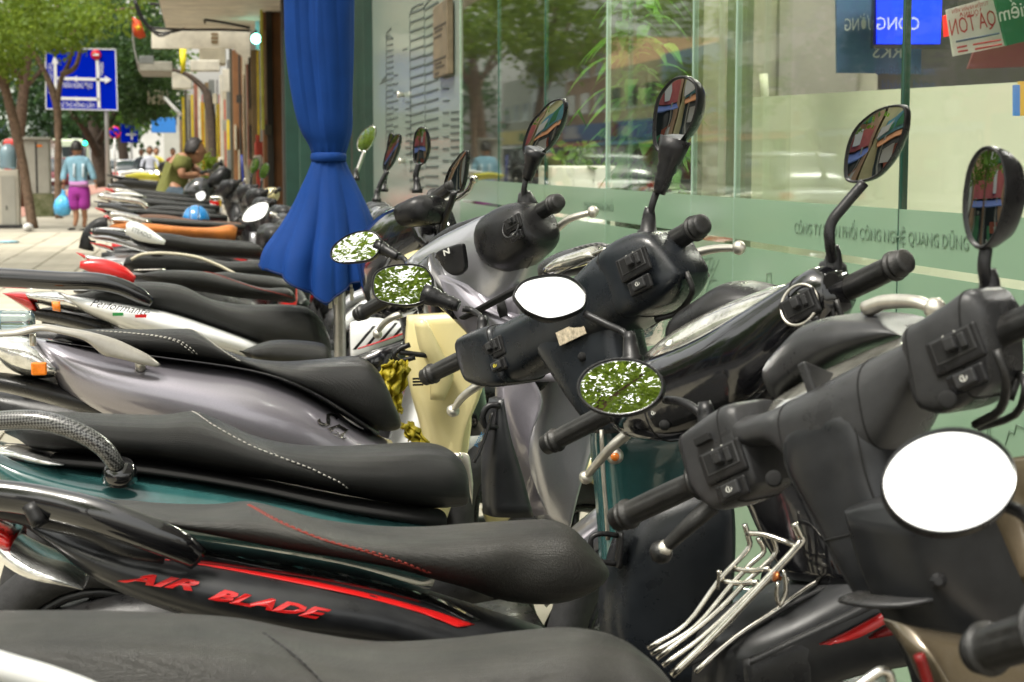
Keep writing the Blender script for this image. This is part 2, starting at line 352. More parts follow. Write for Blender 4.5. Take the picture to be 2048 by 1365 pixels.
def ell(cu, cv, a, b, rot=0, n=16):
    r = math.radians(rot); return [(cu + a * math.cos(t) * math.cos(r) - b * math.sin(t) * math.sin(r), cv + a * math.cos(t) * math.sin(r) + b * math.sin(t) * math.cos(r)) for t in [2 * math.pi * i / n for i in range(n)]]
def mirror(bike, outline, D, look, stem, neck=None, shell=.035, shellm=None, stemm=None, rim=.95, convex=.002, stemr=.0055, label=None, shift=(0, 0)):
    """look: the direction the glass reflects to the camera. outline: as measured; the glass lies in its own tilted plane"""
    sm = shellm or M['plastic']; cu = sum(p[0] for p in outline) / len(outline); cv = sum(p[1] for p in outline) / len(outline)
    c = atD(cu, cv, D); n = ((CAM - c).normalized() + V(look).normalized()).normalized()
    pp = px_poly(outline, 4); R = [atP(u, v, c, n) for u, v in pp]
    c = sum(R, V()) / len(R); N = len(R); vs, fs = [], []
    rings = [(rim, -.002), (rim, .001), (.975, .003), (1., .0), (1.01, -.008), (.96, -.4 * shell), (.8, -.75 * shell), (.5, -.97 * shell)]
    sh = V((0, 0, 0))
    for k, (s, z) in enumerate(rings):
        for p in R: vs.append(c + (p - c) * s + n * z)
    for k in range(len(rings) - 1):
        for i in range(N): fs.append((k * N + i, k * N + (i + 1) % N, (k + 1) * N + (i + 1) % N, (k + 1) * N + i))
    vs.append(c - n * shell); last = len(vs) - 1; kk = len(rings) - 1
    for i in range(N): fs.append((kk * N + i, kk * N + (i + 1) % N, last))
    h = mesh('mirror', vs, fs, sm, bike, label=label)
    # slightly domed glass
    gv, gf = [c + n * (-.0015 + convex * .35)], []
    ks = [.25, .5, .75, 1.]
    for s in ks:
        for p in R: gv.append(c + (p - c) * (s * rim * .995) + n * (-.0015 + convex * .35 * (1 - s * s)))
    for i in range(N): gf.append((0, 1 + i, 1 + (i + 1) % N))
    for k in range(3):
        for i in range(N): gf.append((1 + k * N + i, 1 + k * N + (i + 1) % N, 1 + (k + 1) * N + (i + 1) % N, 1 + (k + 1) * N + i))
    # a thin back so the glass is a solid slip
    e0 = len(gv); gv += [V(q) for q in gv[1 + 3 * N:1 + 4 * N]]; b0 = len(gv)
    for p in R: gv.append(c + (p - c) * (rim * .995) - n * .003)
    for i in range(N): gf.append((e0 + i, e0 + (i + 1) % N, b0 + (i + 1) % N, b0 + i))
    gf.append(tuple(b0 + i for i in range(N)))
    mesh('mirror_glass', gv, gf, M['mirror'], h)
    # neck + stem
    pts = [atD(*p) for p in stem]
    if neck:
        a = atD(*neck[0]); b = atD(*neck[1]); r0, r1 = neck[2], neck[3]; L = 9; prof = []
        for i in range(L + 1):
            f = i / L; r = r0 + (r1 - r0) * f; prof.append((f, r if (i % 2 == 0 or f > .62 or f < .12) else r * .86))
        lathe('mirror_neck', a - (b - a) * .25, b, [(0, r0 * 1.15)] + [(.2 + .8 * f, r) for f, r in prof] + [(1.0, r1 * .6)], sm, h)
    tube('mirror_stem', pts, stemr, stemm or M['plastic'], h, n=10, sub=5)
    f = pts[-1]; dd = (pts[-2] - f).normalized() if len(pts) > 1 else V((0, 0, 1))
    dd = V((dd.x * .3, dd.y * .3, 1)).normalized()
    lathe('mirror_foot', f - dd * .022, f + dd * .026, [(0, .0165), (.25, .0165), (.3, .0125), (.8, .0095), (1, .007)], M['plastic'], h, 14)
    return h
def decal_box(name, c, ax, h, m, parent): return box(name, c, h, m, parent, ax=ax, bevel=.0012)
def switches(bike, c, a, up, out, s=1., hornm=None):
    """a switch panel let into the cover: raised surround, slider, button; a = along bar, out = towards rider"""
    P = box('switch_panel', c, (.030 * s, .017 * s, .003), M['plastic'], bike, ax=(a, up, out), bevel=.003)
    box('switch_recess', c + out * .0025 + up * .003 * s, (.022 * s, .010 * s, .002), M['dark'], P, ax=(a, up, out), bevel=.001)
    box('slider', c + out * .007 + up * .003 * s, (.006 * s, .006 * s, .005), M['plastic_g'], P, ax=(a, up, out), bevel=.0015)
    box('slider', c + out * .005 + up * .003 * s + a * .013 * s, (.004 * s, .007 * s, .003), M['plastic_g'], P, ax=(a, up, out), bevel=.0015)
    c2 = c - up * .03 * s
    q = box('button_panel', c2, (.022 * s, .010 * s, .003), M['plastic'], bike, ax=(a, up, out), bevel=.003)
    box('button', c2 + out * .004, (.012 * s, .007 * s, .003), M['plastic_g'], q, ax=(a, up, out), bevel=.002)
    for q2 in (-1, 1): mesh('arrow_mark', [c + out * .0034 + up * .0135 * s + a * (q2 * .010 * s), c + out * .0034 + up * .0160 * s + a * (q2 * .006 * s), c + out * .0034 + up * .0110 * s + a * (q2 * .006 * s)], [(0, 1, 2)], mat('print_white', (.6, .6, .55), .6), P, False, solid=.0004)
    box('switch_rim', c + out * .003 + up * .003 * s, (.0235 * s, .0115 * s, .0012), M['plastic_d'], P, ax=(a, up, out), bevel=.001)
    mk = MB(); mk.add(*ringv(c2 + out * .0075, out, .0035 * s, .0005, 16, 4)); mk.add(boxv(c2 + out * .0075, (.0005, .0024 * s, .0004), (a, up, out)), BOXF)
    mk.build('button_mark', hornm or mat('print_white', (.6, .6, .55), .6), q)
def proj(p):
    d = V(p) - CAM; z = d.dot(cF); return (CU + FPX * d.dot(cR) / z, CV - FPX * d.dot(cU) / z)
class Skin3:
    """the near side of a lofted panel, so tape and lettering can be laid on its real surface"""
    def __init__(s, surf, n, lift=.002):
        s.pts = []; s.lift = lift
        for i in range(n * 10 + 1):
            for k in range(32): p = surf(i / 10, .25 + 2.5 * k / 31); s.pts.append((*proj(p), p.y))
    def at(s, u, v, lift=None):
        best = sorted(s.pts, key=lambda q: (q[0] - u) ** 2 + (q[1] - v) ** 2)[:4]
        w = [1 / (1 + (q[0] - u) ** 2 + (q[1] - v) ** 2) for q in best]; y = sum(q[2] * x for q, x in zip(best, w)) / sum(w)
        return atY(u, v, y - (s.lift if lift is None else lift))
    def ribbon(s, name, up, lo, m, par, n=7):
        up = crom(up, n); lo = crom(lo, n); vs = []
        for f in (0, .33, .66, 1): vs += [s.at(a[0] + (b[0] - a[0]) * f, a[1] + (b[1] - a[1]) * f) for a, b in zip(up, lo)]
        k = len(up); return mesh(name, vs, [(r * k + i, r * k + i + 1, (r + 1) * k + i + 1, (r + 1) * k + i) for r in range(3) for i in range(k - 1)], m, par, solid=.001)
    def wrap(s, o, lift=.0025):
        me = o.data; y0 = sum(v.co.y for v in me.vertices) / max(1, len(me.vertices))
        for v in me.vertices: u, w = proj(v.co); v.co = s.at(u, w, lift + (.0006 if v.co.y < y0 else 0))
        return o
class Bars:
    """a bar axis from the far (left) grip end to the near (right) one, both measured at their depths"""
    def __init__(s, L, R):
        s.L = atD(*L); s.R = atD(*R); s.a = (s.R - s.L).normalized(); s.n = s.a.cross(V((0, 0, 1))).normalized()   # n: horizontal, roughly away from the rider
        if s.n.x < 0: s.n = -s.n
        s.up = s.n.cross(s.a).normalized()
        if s.up.z < 0: s.up = -s.up
        s.len = (s.R - s.L).length
        s.out = (-s.n + V((0, 0, .35))).normalized()
    def p(s, u, v, off=0.): return atP(u, v, s.L + s.n * off, s.n)
    def st(s, rows): return [(s.p(r[0], r[1]), s.p(r[2], r[3]), r[4]) for r in rows]
def finish(bike): pass
TH = {}
# ------------------------------------------------------------------ first visible bike: grey plastic bars, round mirrors
def bike_A():
    Yc = 1.62; b = thing('scooter', (.1, Yc, 0), 'dark grey scooter nearest the camera, with big grey handlebar cover and round mirrors', 'scooter', 'motorbikes parked along the shop front')
    o, sf = loft('seat', pst([(-260, 1230, -260, 1500, .09), (-160, 1222, -160, 1520, .115), (-40, 1216, -40, 1540, .125), (200, 1215, 180, 1570, .13), (400, 1224, 380, 1590, .135), (500, 1234, 480, 1600, .135), (620, 1258, 600, 1620, .13), (760, 1277, 740, 1640, .125), (900, 1270, 880, 1660, .12), (1020, 1256, 1010, 1670, .115), (1120, 1246, 1110, 1670, .11), (1190, 1251, 1200, 1670, .1), (1240, 1268, 1280, 1650, .1), (1285, 1305, 1340, 1600, .095), (1308, 1335, 1362, 1560, .08), (1318, 1360, 1368, 1520, .05)], Yc, -.03, .1), M['seat2'], b, DN, e=2.7, n=28)
    stitch('seat_seam', sf, [(5.2, .15), (6, .9), (6.6, 1.6), (7.2, 2.2)], M['plastic'], o, .0012, False)
    loft('side_panel', pst([(-300, 1480, -260, 1560, .06), (0, 1520, 0, 1750, .14), (500, 1590, 500, 1900, .16), (1000, 1650, 1000, 2000, .15), (1350, 1560, 1340, 2000, .1)], Yc, .1, .12), M['plastic_g'], b, DN)
    understructure(b, Yc, M['plastic_g'])
    B = Bars((1228, 1042, 2.0), (2230, 565, 1.5))
    g = B.a
    f0 = atD(1400, 962, 1.915); grip(b, f0, B.L, .015)
    r0 = atD(1985, 672, 1.60); grip(b, r0, B.R, .0155)
    o, sf = loft('handlebar_cover', B.st([(1470, 812, 1490, 905, .035), (1520, 828, 1535, 892, .042), (1570, 815, 1585, 885, .045), (1625, 790, 1650, 930, .058), (1700, 750, 1745, 960, .064), (1780, 708, 1812, 890, .054), (1845, 678, 1868, 780, .045), (1890, 650, 1900, 770, .04)]), M['plastic_g'], b, B.n, e=3.0, n=32)
    seam(b, sf, 2.9); seam(b, sf, 4.9)
    o, sf = loft('switch_housing', B.st([(1392, 876, 1408, 930, .028), (1398, 864, 1426, 972, .036), (1432, 838, 1466, 1014, .04), (1468, 814, 1508, 1004, .042), (1496, 802, 1540, 985, .042), (1512, 806, 1556, 960, .036)]), M['plastic_g'], b, B.n, e=6, n=40, sub=3)
    seam(b, sf, 1.1); seam(b, sf, 3.4)
    o, sf = loft('switch_housing', B.st([(1846, 668, 1872, 785, .036), (1852, 652, 1882, 808, .043), (1888, 630, 1914, 824, .045), (1935, 600, 1957, 812, .044), (1972, 576, 1990, 787, .04), (2006, 606, 2014, 762, .03)]), M['plastic_g'], b, B.n, e=6, n=40, sub=3)
    seam(b, sf, 1.3); seam(b, sf, 3.8)
    # arched front cowl behind the gauges
    cw = MB(); st = [(1548, 765, 1575, 800, .02), (1560, 727, 1600, 775, .04), (1600, 682, 1650, 745, .05), (1650, 642, 1700, 715, .055), (1720, 626, 1760, 690, .055), (1795, 632, 1830, 670, .045), (1835, 655, 1860, 680, .03)]
    loft('gauge_hood', [(B.p(r[0], r[1], .09), B.p(r[2], r[3], .07), r[4]) for r in st], M['plastic_g'], b, B.n, e=3)
    loft('gauge_lens', [(B.p(r[0], r[1], .06), B.p(r[2], r[3], .0), r[4]) for r in [(1516, 838, 1528, 848, .012), (1560, 800, 1585, 832, .022), (1640, 752, 1668, 790, .026), (1730, 708, 1760, 742, .026), (1815, 672, 1838, 694, .018), (1836, 666, 1846, 680, .01)]], M['screen'], b, B.n, e=4)
    tube('gauge_trim', [B.p(u, v, -.012) for u, v in ((1530, 850), (1590, 826), (1668, 786), (1760, 738), (1842, 690))], .0035, M['plastic'], b, n=8)
    box('gauge_divider', B.p(1648, 775, -.01), (.006, .02, .03), M['plastic_g'], b, ax=(B.a, B.up, B.out), bevel=.003)
    _, _s = loft('column_cover', [(B.p(r[0], r[1], -.01), B.p(r[2], r[3], -.01), r[4]) for r in [(1640, 810, 1740, 770, .02), (1610, 860, 1770, 800, .05), (1612, 925, 1790, 860, .055), (1640, 985, 1800, 930, .052), (1668, 1040, 1820, 1000, .048), (1700, 1110, 1860, 1080, .045), (1737, 1190, 1898, 1195, .035)]], M['matte'], b, B.n, e=3.6, n=40); crease(b, _s, 6, 3.95, s0=1.4); crease(b, _s, 6, 5.4, s0=1.4); seam(b, _s, 4.5)
    loft('column_foot', [(B.p(r[0], r[1], -.03), B.p(r[2], r[3], -.03), r[4]) for r in [(1735, 1176, 1742, 1196, .05), (1800, 1178, 1806, 1203, .06), (1860, 1184, 1864, 1204, .05), (1900, 1184, 1898, 1198, .03)]], M['plastic_g'], b, B.n, e=3)
    loft('lock_plate', [(B.p(1862, 1140, -.045), B.p(1850, 1190, -.045), .006), (B.p(1872, 1125, -.045), B.p(1878, 1192, -.045), .008), (B.p(1884, 1160, -.045), B.p(1888, 1192, -.045), .006)], M['champagne'], b, B.n)
    lathe('lock_bolt', B.p(1876, 1162, -.055), B.p(1877, 1163, -.066), [(0, .008), (.7, .008), (1, .004)], M['plastic'], b, 8, smooth=False)
    # screw recess and panel joints on the rider side
    for (u, v) in ((1548, 958), (1895, 800)):
        lathe('screw_recess', B.p(u, v, -.052), B.p(u, v, -.06), [(0, .009), (.9, .0085), (1, .006)], M['dark'], b, 14)
    cL, cR_ = B.p(1447, 925, -.043), B.p(1912, 700, -.046)
    switches(b, cL, B.a, B.up, B.out, 1.05); switches(b, cR_, B.a, B.up, B.out, 1.0)
    box('lamp_slot', B.p(1406, 880, -.045), (.012, .004, .003), M['dark'], b, ax=(B.a, B.up, B.out), bevel=.001)
    # black sleeved lever on the far side, bright one beyond the near grip
    lever(b, [atD(1425, 1010, 1.9), atD(1385, 1045, 1.9), atD(1345, 1082, 1.92), atD(1322, 1105, 1.93)], M['rubber'], .0105)
    lathe('lever_tip', atD(1335, 1090, 1.92), atD(1318, 1112, 1.93), [(0, .008), (.6, .0095), (1, .005)], M['alu'], b, 12)
    lever(b, [atD(1735, 618, 1.78), atD(1770, 605, 1.76), atD(1830, 604, 1.72), atD(1870, 618, 1.70)], M['alu'], .009)
    tube('brake_hose', [atD(1992, 700, 1.55), atD(2012, 760, 1.55), atD(2000, 820, 1.58), atD(1950, 850, 1.62)], .0045, M['rubber'], b, n=8)
    tube('brake_hose', [atD(2020, 800, 1.6), atD(2040, 750, 1.6), atD(2050, 780, 1.58), atD(2030, 830, 1.62), atD(1960, 855, 1.7)], .004, M['rubber'], b, n=8)
    mirror(b, ell(1241, 774, 88, 58, -2), 1.92, (-.45, -.7, .55), [(1330, 800, 1.93), (1365, 805, 1.9), (1395, 822, 1.88), (1416, 850, 1.87)], neck=None, rim=.925, shell=.03, stemr=.005)
    mirror(b, [(1978, 292), (2003, 310), (2013, 370), (2005, 430), (1985, 480), (1960, 500), (1937, 478), (1927, 420), (1935, 345), (1955, 303)], 1.62, (-.96, .02, .06), [(1972, 497, 1.63), (1968, 540, 1.63), (1980, 592, 1.64)], rim=.925, shell=.055, stemr=.0065)
    # inner legshield and the outer champagne-gold fairing seen past it
    loft('leg_shield', [(atY(*p, 1.5), atY(*q, 1.42), t) for p, q, t in [((1740, 1040), (2100, 935), .05), ((1770, 1150), (2140, 1040), .05), ((1815, 1240), (2160, 1240), .05), ((1865, 1330), (2160, 1330), .05), ((1900, 1460), (2160, 1460), .05)]], M['matte'], b, V((.6, -.8, 0)), e=4)
    loft('front_fairing', [(atY(*p, 1.42), atY(*q, 1.35), t) for p, q, t in [((1985, 930), (2200, 905), .02), ((1990, 990), (2200, 980), .03), ((2020, 1070), (2240, 1070), .03), ((2060, 1180), (2260, 1180), .03)]], M['gold'], b, V((.6, -.8, 0)), e=4)
    return b
# ------------------------------------------------------------------ matte black bike with red lettering
def bike_B():
    Yc = 2.12; b = thing('scooter', (.1, Yc, 0), 'matte black scooter with sharp red lettering and a red stripe along its side', 'scooter', 'motorbikes parked along the shop front')
    o, sf = loft('seat', pst([(120, 1012, 140, 1022, .03), (150, 998, 190, 1040, .09), (230, 992, 260, 1062, .12), (330, 997, 350, 1085, .13), (430, 997, 430, 1103, .135), (495, 990, 520, 1122, .14), (560, 1004, 610, 1138, .14), (640, 1026, 700, 1152, .135), (740, 1038, 800, 1172, .13), (840, 1040, 880, 1196, .125), (950, 1031, 950, 1216, .12), (1030, 1025, 1010, 1238, .11), (1090, 1024, 1075, 1250, .11), (1120, 1036, 1140, 1248, .105), (1150, 1068, 1190, 1232, .095), (1175, 1100, 1215, 1212, .08), (1186, 1122, 1222, 1196, .05)], Yc, -.06, .115), M['seat2'], b, DN, e=2.7, n=28)
    stitch('stitching', sf, [(5, .02), (5.6, .7), (6.6, 1.25), (7.9, 1.6), (8.9, 2.05)], M['redstitch'], o, .0011)
    stitch('stitching', sf, [(4.95, .06), (5.5, .75), (6.5, 1.28), (7.8, 1.64), (8.8, 2.08)], M['redstitch'], o, .0009, False)
    rows = [(-120, 1000, -110, 1010, .02), (-10, 1035, -40, 1060, .06), (60, 1062, 80, 1140, .1), (200, 1092, 200, 1230, .14), (380, 1120, 380, 1300, .16), (560, 1148, 560, 1340, .17), (740, 1182, 760, 1360, .165), (880, 1225, 900, 1400, .15), (1000, 1262, 1000, 1450, .13), (1120, 1300, 1120, 1480, .1)]
    o, ps = loft('side_panel', pst(rows, Yc, .1, .165), M['matte'], b, DN, e=2.3, n=28)
    def onp(u, v, lift=.004):   # a point on the outside of the side panel
        Y = Yc - .168; return atY(u, v, Y)
    # red stripe with thin second line: raised tape along the shoulder
    def ribbon(name, up, lo, m, Y, par):
        up = crom(up, 5); lo = crom(lo, 5); vs = [atY(*p, Y) for p in up] + [atY(*p, Y - .012) for p in lo]; k = len(up)
        vs += [v + V((0, .004, 0)) for v in vs]; fs = []
        for i in range(k - 1): fs += [(i, i + 1, k + i + 1, k + i), (2 * k + i, 3 * k + i, 3 * k + i + 1, 2 * k + i + 1), (i, 2 * k + i, 2 * k + i + 1, i + 1), (k + i, k + i + 1, 3 * k + i + 1, 3 * k + i)]
        return mesh(name, vs, fs, m, par)
    sk = Skin3(ps, len(rows) - 1); sk.ribbon('red_stripe', [(330, 1120), (460, 1136), (600, 1158), (740, 1188), (860, 1220), (950, 1250)], [(370, 1125), (470, 1142), (600, 1168), (740, 1198), (845, 1228), (915, 1255)], M['red'], b)
    sk.ribbon('thin_stripe', [(385, 1120), (500, 1134), (620, 1152), (740, 1176), (840, 1202)], [(385, 1124), (500, 1138), (620, 1156), (740, 1180), (840, 1206)], M['darkred'], b)
    sk.ribbon('panel_trim', [(330, 1082), (420, 1105), (560, 1128), (720, 1156), (860, 1192), (960, 1240)], [(330, 1100), (440, 1118), (560, 1142), (720, 1172), (860, 1208), (940, 1246)], M['gloss'], b)
    p0, p1 = onp(243, 1158), onp(663, 1237); dd = V((0, -.012, 0))
    t1 = onp(243, 1158) + dd; t2 = onp(403, 1178) + dd; sk.wrap(text('lettering', 'AIR', t1, t2, atY(243, 1138, p0.y) - p0, M['red'], b, .0012, bold=.035, shear=.5))
    t1 = onp(415, 1192) + dd; t2 = onp(655, 1236) + dd; sk.wrap(text('lettering', 'BLADE', t1, t2, atY(243, 1136, p0.y) - p0, M['red'], b, .0012, bold=.035, shear=.5))
    # black grab rail: two rods sweeping down to a foot
    gr = tube('grab_rail', [atY(-60, 985, Yc - .1), atY(60, 1000, Yc - .12), atY(180, 1028, Yc - .15), (atY(280, 1062, Yc - .16)), atY(350, 1090, Yc - .16), atY(395, 1118, Yc - .15)], [.012, .013, .014, .014, .013, .01], M['gloss'], b, n=12, sub=5, flat=1.5)
    tube('rail_brace', [atY(-40, 1010, Yc - .08), atY(60, 1035, Yc - .1), atY(170, 1060, Yc - .13), atY(250, 1095, Yc - .15), atY(330, 1110, Yc - .15)], .009, M['plastic'], gr, flat=1.3)
    tube('rail_brace', [atY(205, 1034, Yc - .13), atY(222, 1085, Yc - .14)], .012, M['plastic'], gr)
    tube('rail_brace', [atY(60, 1010, Yc - .13), atY(80, 1050, Yc - .14)], .01, M['plastic'], gr)
    loft('tail_light', pst([(-60, 1085, -60, 1110, .02), (0, 1110, -20, 1180, .09), (60, 1145, 50, 1215, .12), (120, 1170, 110, 1222, .13), (165, 1200, 160, 1228, .12)], Yc, .12, .16), M['lens'], b, DN)
    loft('tail_lens', pst([(-80, 1072, -80, 1100, .05), (-30, 1082, -30, 1150, .09), (12, 1100, 8, 1160, .1)], Yc, .13, .16), M['redlens'], b, DN)
    understructure(b, Yc, M['matte'])
    B = Bars((1088, 893, 2.48), (1815, 520, 2.02))
    grip(b, atD(1232, 818, 2.40), B.L); grip(b, atD(1668, 592, 2.13), B.R, .0155)
    _, _s = loft('handlebar_cover', B.st([(1238, 770, 1252, 862, .03), (1262, 740, 1285, 876, .045), (1310, 716, 1345, 882, .055), (1370, 692, 1408, 872, .06), (1430, 664, 1480, 850, .066), (1490, 630, 1545, 820, .068), (1550, 592, 1600, 760, .06), (1605, 556, 1636, 700, .05), (1645, 532, 1668, 655, .043), (1676, 545, 1686, 620, .033)]), M['crinkle'], b, B.n, e=2.8, n=28); seam(b, _s, 2.2); seam(b, _s, 7.2)
    loft('visor', [(B.p(r[0], r[1], .12), B.p(r[2], r[3], .1), r[4]) for r in [(1345, 690, 1360, 720, .02), (1370, 632, 1400, 690, .05), (1430, 590, 1470, 650, .06), (1475, 562, 1520, 620, .05), (1535, 570, 1560, 600, .03)]], M['plastic'], b, B.n)
    loft('gauge_lens', [(B.p(r[0], r[1], .03), B.p(r[2], r[3], .0), r[4]) for r in [(1292, 708, 1330, 724, .012), (1345, 668, 1392, 706, .03), (1410, 630, 1460, 672, .034), (1480, 598, 1530, 636, .034), (1556, 572, 1592, 600, .028), (1618, 556, 1632, 568, .014)]], M['screen'], b, B.n, e=2.2)
    cv = MB()
    loft('column_cover', [(B.p(*p, .02), B.p(*q, .02), t) for p, q, t in [((1330, 720), (1600, 620), .05), ((1345, 800), (1600, 720), .06), ((1420, 880), (1600, 830), .06), ((1500, 960), (1680, 930), .06), ((1550, 1060), (1740, 1060), .06), ((1600, 1140), (1780, 1160), .06)]], M['crinkle'], b, B.n, e=3.4, n=24)
    switches(b, B.p(1600, 615, -.058), B.a, B.up, B.out, .95)
    rg = MB(); rg.add(*ringv(B.p(1598, 610, -.056), B.out, .026, .002, 28, 6)); rg.build('switch_ring', M['alu'], b, True)
    switches(b, B.p(1300, 790, -.05), B.a, B.up, B.out, .9)
    lever(b, [atD(1262, 862, 2.36), atD(1225, 893, 2.37), atD(1192, 930, 2.4), atD(1172, 955, 2.42)], M['alu'], .008)
    mirror(b, [(1026, 592), (1031, 578), (1042, 565), (1058, 557), (1085, 551), (1110, 549), (1132, 552), (1150, 560), (1163, 571), (1172, 584), (1173, 602), (1167, 616), (1150, 626), (1125, 635), (1098, 639), (1075, 634), (1050, 622), (1036, 608)], 2.42, (.05, -.45, .89), [(1170, 628, 2.42), (1215, 650, 2.40), (1250, 668, 2.38), (1262, 700, 2.37)], rim=.95, shell=.035)
    mirror(b, [(1803, 210), (1813, 222), (1808, 262), (1785, 315), (1755, 352), (1720, 365), (1695, 364), (1688, 345), (1694, 295), (1712, 255), (1745, 225), (1775, 212)], 2.1, (-.9, -.12, .05), [(1728, 366, 2.1), (1690, 410, 2.1), (1662, 448, 2.1), (1660, 490, 2.1), (1668, 532, 2.12)], rim=.94, shell=.035, stemr=.007)
    lathe('stem_block', atD(1664, 545, 2.13), atD(1668, 505, 2.12), [(0, .02), (.4, .017), (.5, .012), (1, .009)], M['plastic'], b, 12)
    for k, pts in enumerate([[(1660, 610), (1668, 650), (1640, 690), (1590, 720)], [(1672, 600), (1684, 650), (1660, 700), (1600, 745)]]): tube('brake_hose', [atD(u, v, 2.08) for u, v in pts], .004, M['rubber'], b, n=8)
    lathe('screw_recess', B.p(1330, 850, -.05), B.p(1330, 850, -.058), [(0, .008), (1, .006)], M['dark'], b, 12)
    # leg tunnel with red flash
    tn = [(1440, 1290, 1450, 1480, .05), (1500, 1256, 1510, 1460, .08), (1600, 1206, 1620, 1420, .09), (1711, 1150, 1740, 1380, .09), (1800, 1110, 1850, 1360, .09), (1900, 1060, 1960, 1340, .09)]
    o, ts = loft('leg_tunnel', pst(tn, 1.98, .05, .1), M['matte'], b, V((0, -1, 0)), e=3.6)
    ribbon('tunnel_edge', [(1500, 1318), (1600, 1270), (1700, 1222), (1745, 1197)], [(1500, 1332), (1600, 1284), (1700, 1240), (1757, 1214)], M['plastic_g'], 1.885, b)
    ribbon('red_flash', [(1640, 1290), (1700, 1262), (1766, 1226)], [(1665, 1290), (1720, 1275), (1786, 1240)], M['red'], 1.882, b)
    ribbon('dark_flash', [(1738, 1276), (1765, 1258), (1790, 1248)], [(1740, 1279), (1770, 1274), (1800, 1268)], M['darkred'], 1.878, b)
    loft('floor_trim', pst([(1500, 1330, 1520, 1420, .03), (1560, 1300, 1570, 1420, .04), (1625, 1276, 1640, 1420, .04), (1650, 1300, 1660, 1420, .03)], 1.93, .05, .08), M['plastic_g'], b, V((0, -1, 0)), e=4)
    loft('battery_cover', pst([(1540, 1150, 1540, 1250, .04), (1600, 1105, 1600, 1230, .08), (1700, 1085, 1700, 1180, .1), (1740, 1090, 1740, 1180, .08)], 2.1, 0, 0), M['gloss'], b, V((0, -1, 0)), e=4)
    return b
# ------------------------------------------------------------------ folded chrome rack lying in its footwell
def rack():
    t = thing('luggage_rack', atD(1440, 1230, 2.0), 'folded chrome luggage rack of bent rods lying in a footwell', 'rack')
    Y = 1.97; rods = [
     [(1295, 1297), (1373, 1249), (1438, 1162), (1495, 1100), (1497, 1076), (1489, 1049)],
     [(1302, 1309), (1390, 1255), (1462, 1171), (1501, 1129), (1528, 1103), (1516, 1076)],
     [(1313, 1318), (1420, 1237), (1492, 1165), (1528, 1132), (1552, 1103), (1543, 1070)],
     [(1325, 1332), (1402, 1277), (1475, 1210), (1520, 1165)],
     [(1343, 1352), (1414, 1285), (1500, 1195), (1597, 1091), (1600, 1072), (1588, 1046)]]
    for i, r in enumerate(rods):
        tube('rod', [atY(u, v, Y - .012 * i) for u, v in r], .0052 if i == 4 else .0036, M['chrome'], t, n=8, sub=4)
    for r in ([(1492, 1067), (1530, 1070), (1588, 1091)], [(1468, 1138), (1500, 1142), (1540, 1138)], [(1444, 1162), (1480, 1168), (1516, 1165)]):
        tube('cross_rod', [atY(r[0][0], r[0][1], Y), atY(r[1][0], r[1][1], Y - .02), atY(r[2][0], r[2][1], Y - .045)], .0036, M['chrome'], t, n=8)
    tube('hook', [atY(1567, 1140, 1.92), atY(1572, 1180, 1.92), (atY(1560, 1212, 1.92)), atY(1553, 1190, 1.92), atY(1556, 1165, 1.92)], .0028, M['chrome'], t, n=8)
    lathe('bolt', atY(1548, 1152, 1.9), atY(1562, 1158, 1.9), [(0, .003), (.1, .007), (.4, .007), (.5, .003), (1, .003)], mat('copper', (.45, .15, .05), .3, metal=.8), t, 8)
    for (u, v) in ((1438, 1140), (1575, 1155)): lathe('bolt', atY(u, v, Y - .02), atY(u - 2, v + 40, Y - .02), [(0, .001), (.1, .004), (.2, .0022), (1, .0022)], M['chrome'], t, 8)
    tube('strut', [atY(1343, 1345, 1.93), atY(1420, 1310, 1.93), atY(1500, 1260, 1.93), atY(1600, 1200, 1.93), atY(1680, 1165, 1.95)], .003, M['plastic_g'], t, n=6)
    tube('strut', [atY(1390, 1345, 1.9), atY(1470, 1275, 1.92), atY(1560, 1215, 1.93), (atY(1640, 1160, 1.96)), atY(1700, 1140, 1.98)], .0035, M['chrome'], t, n=6)
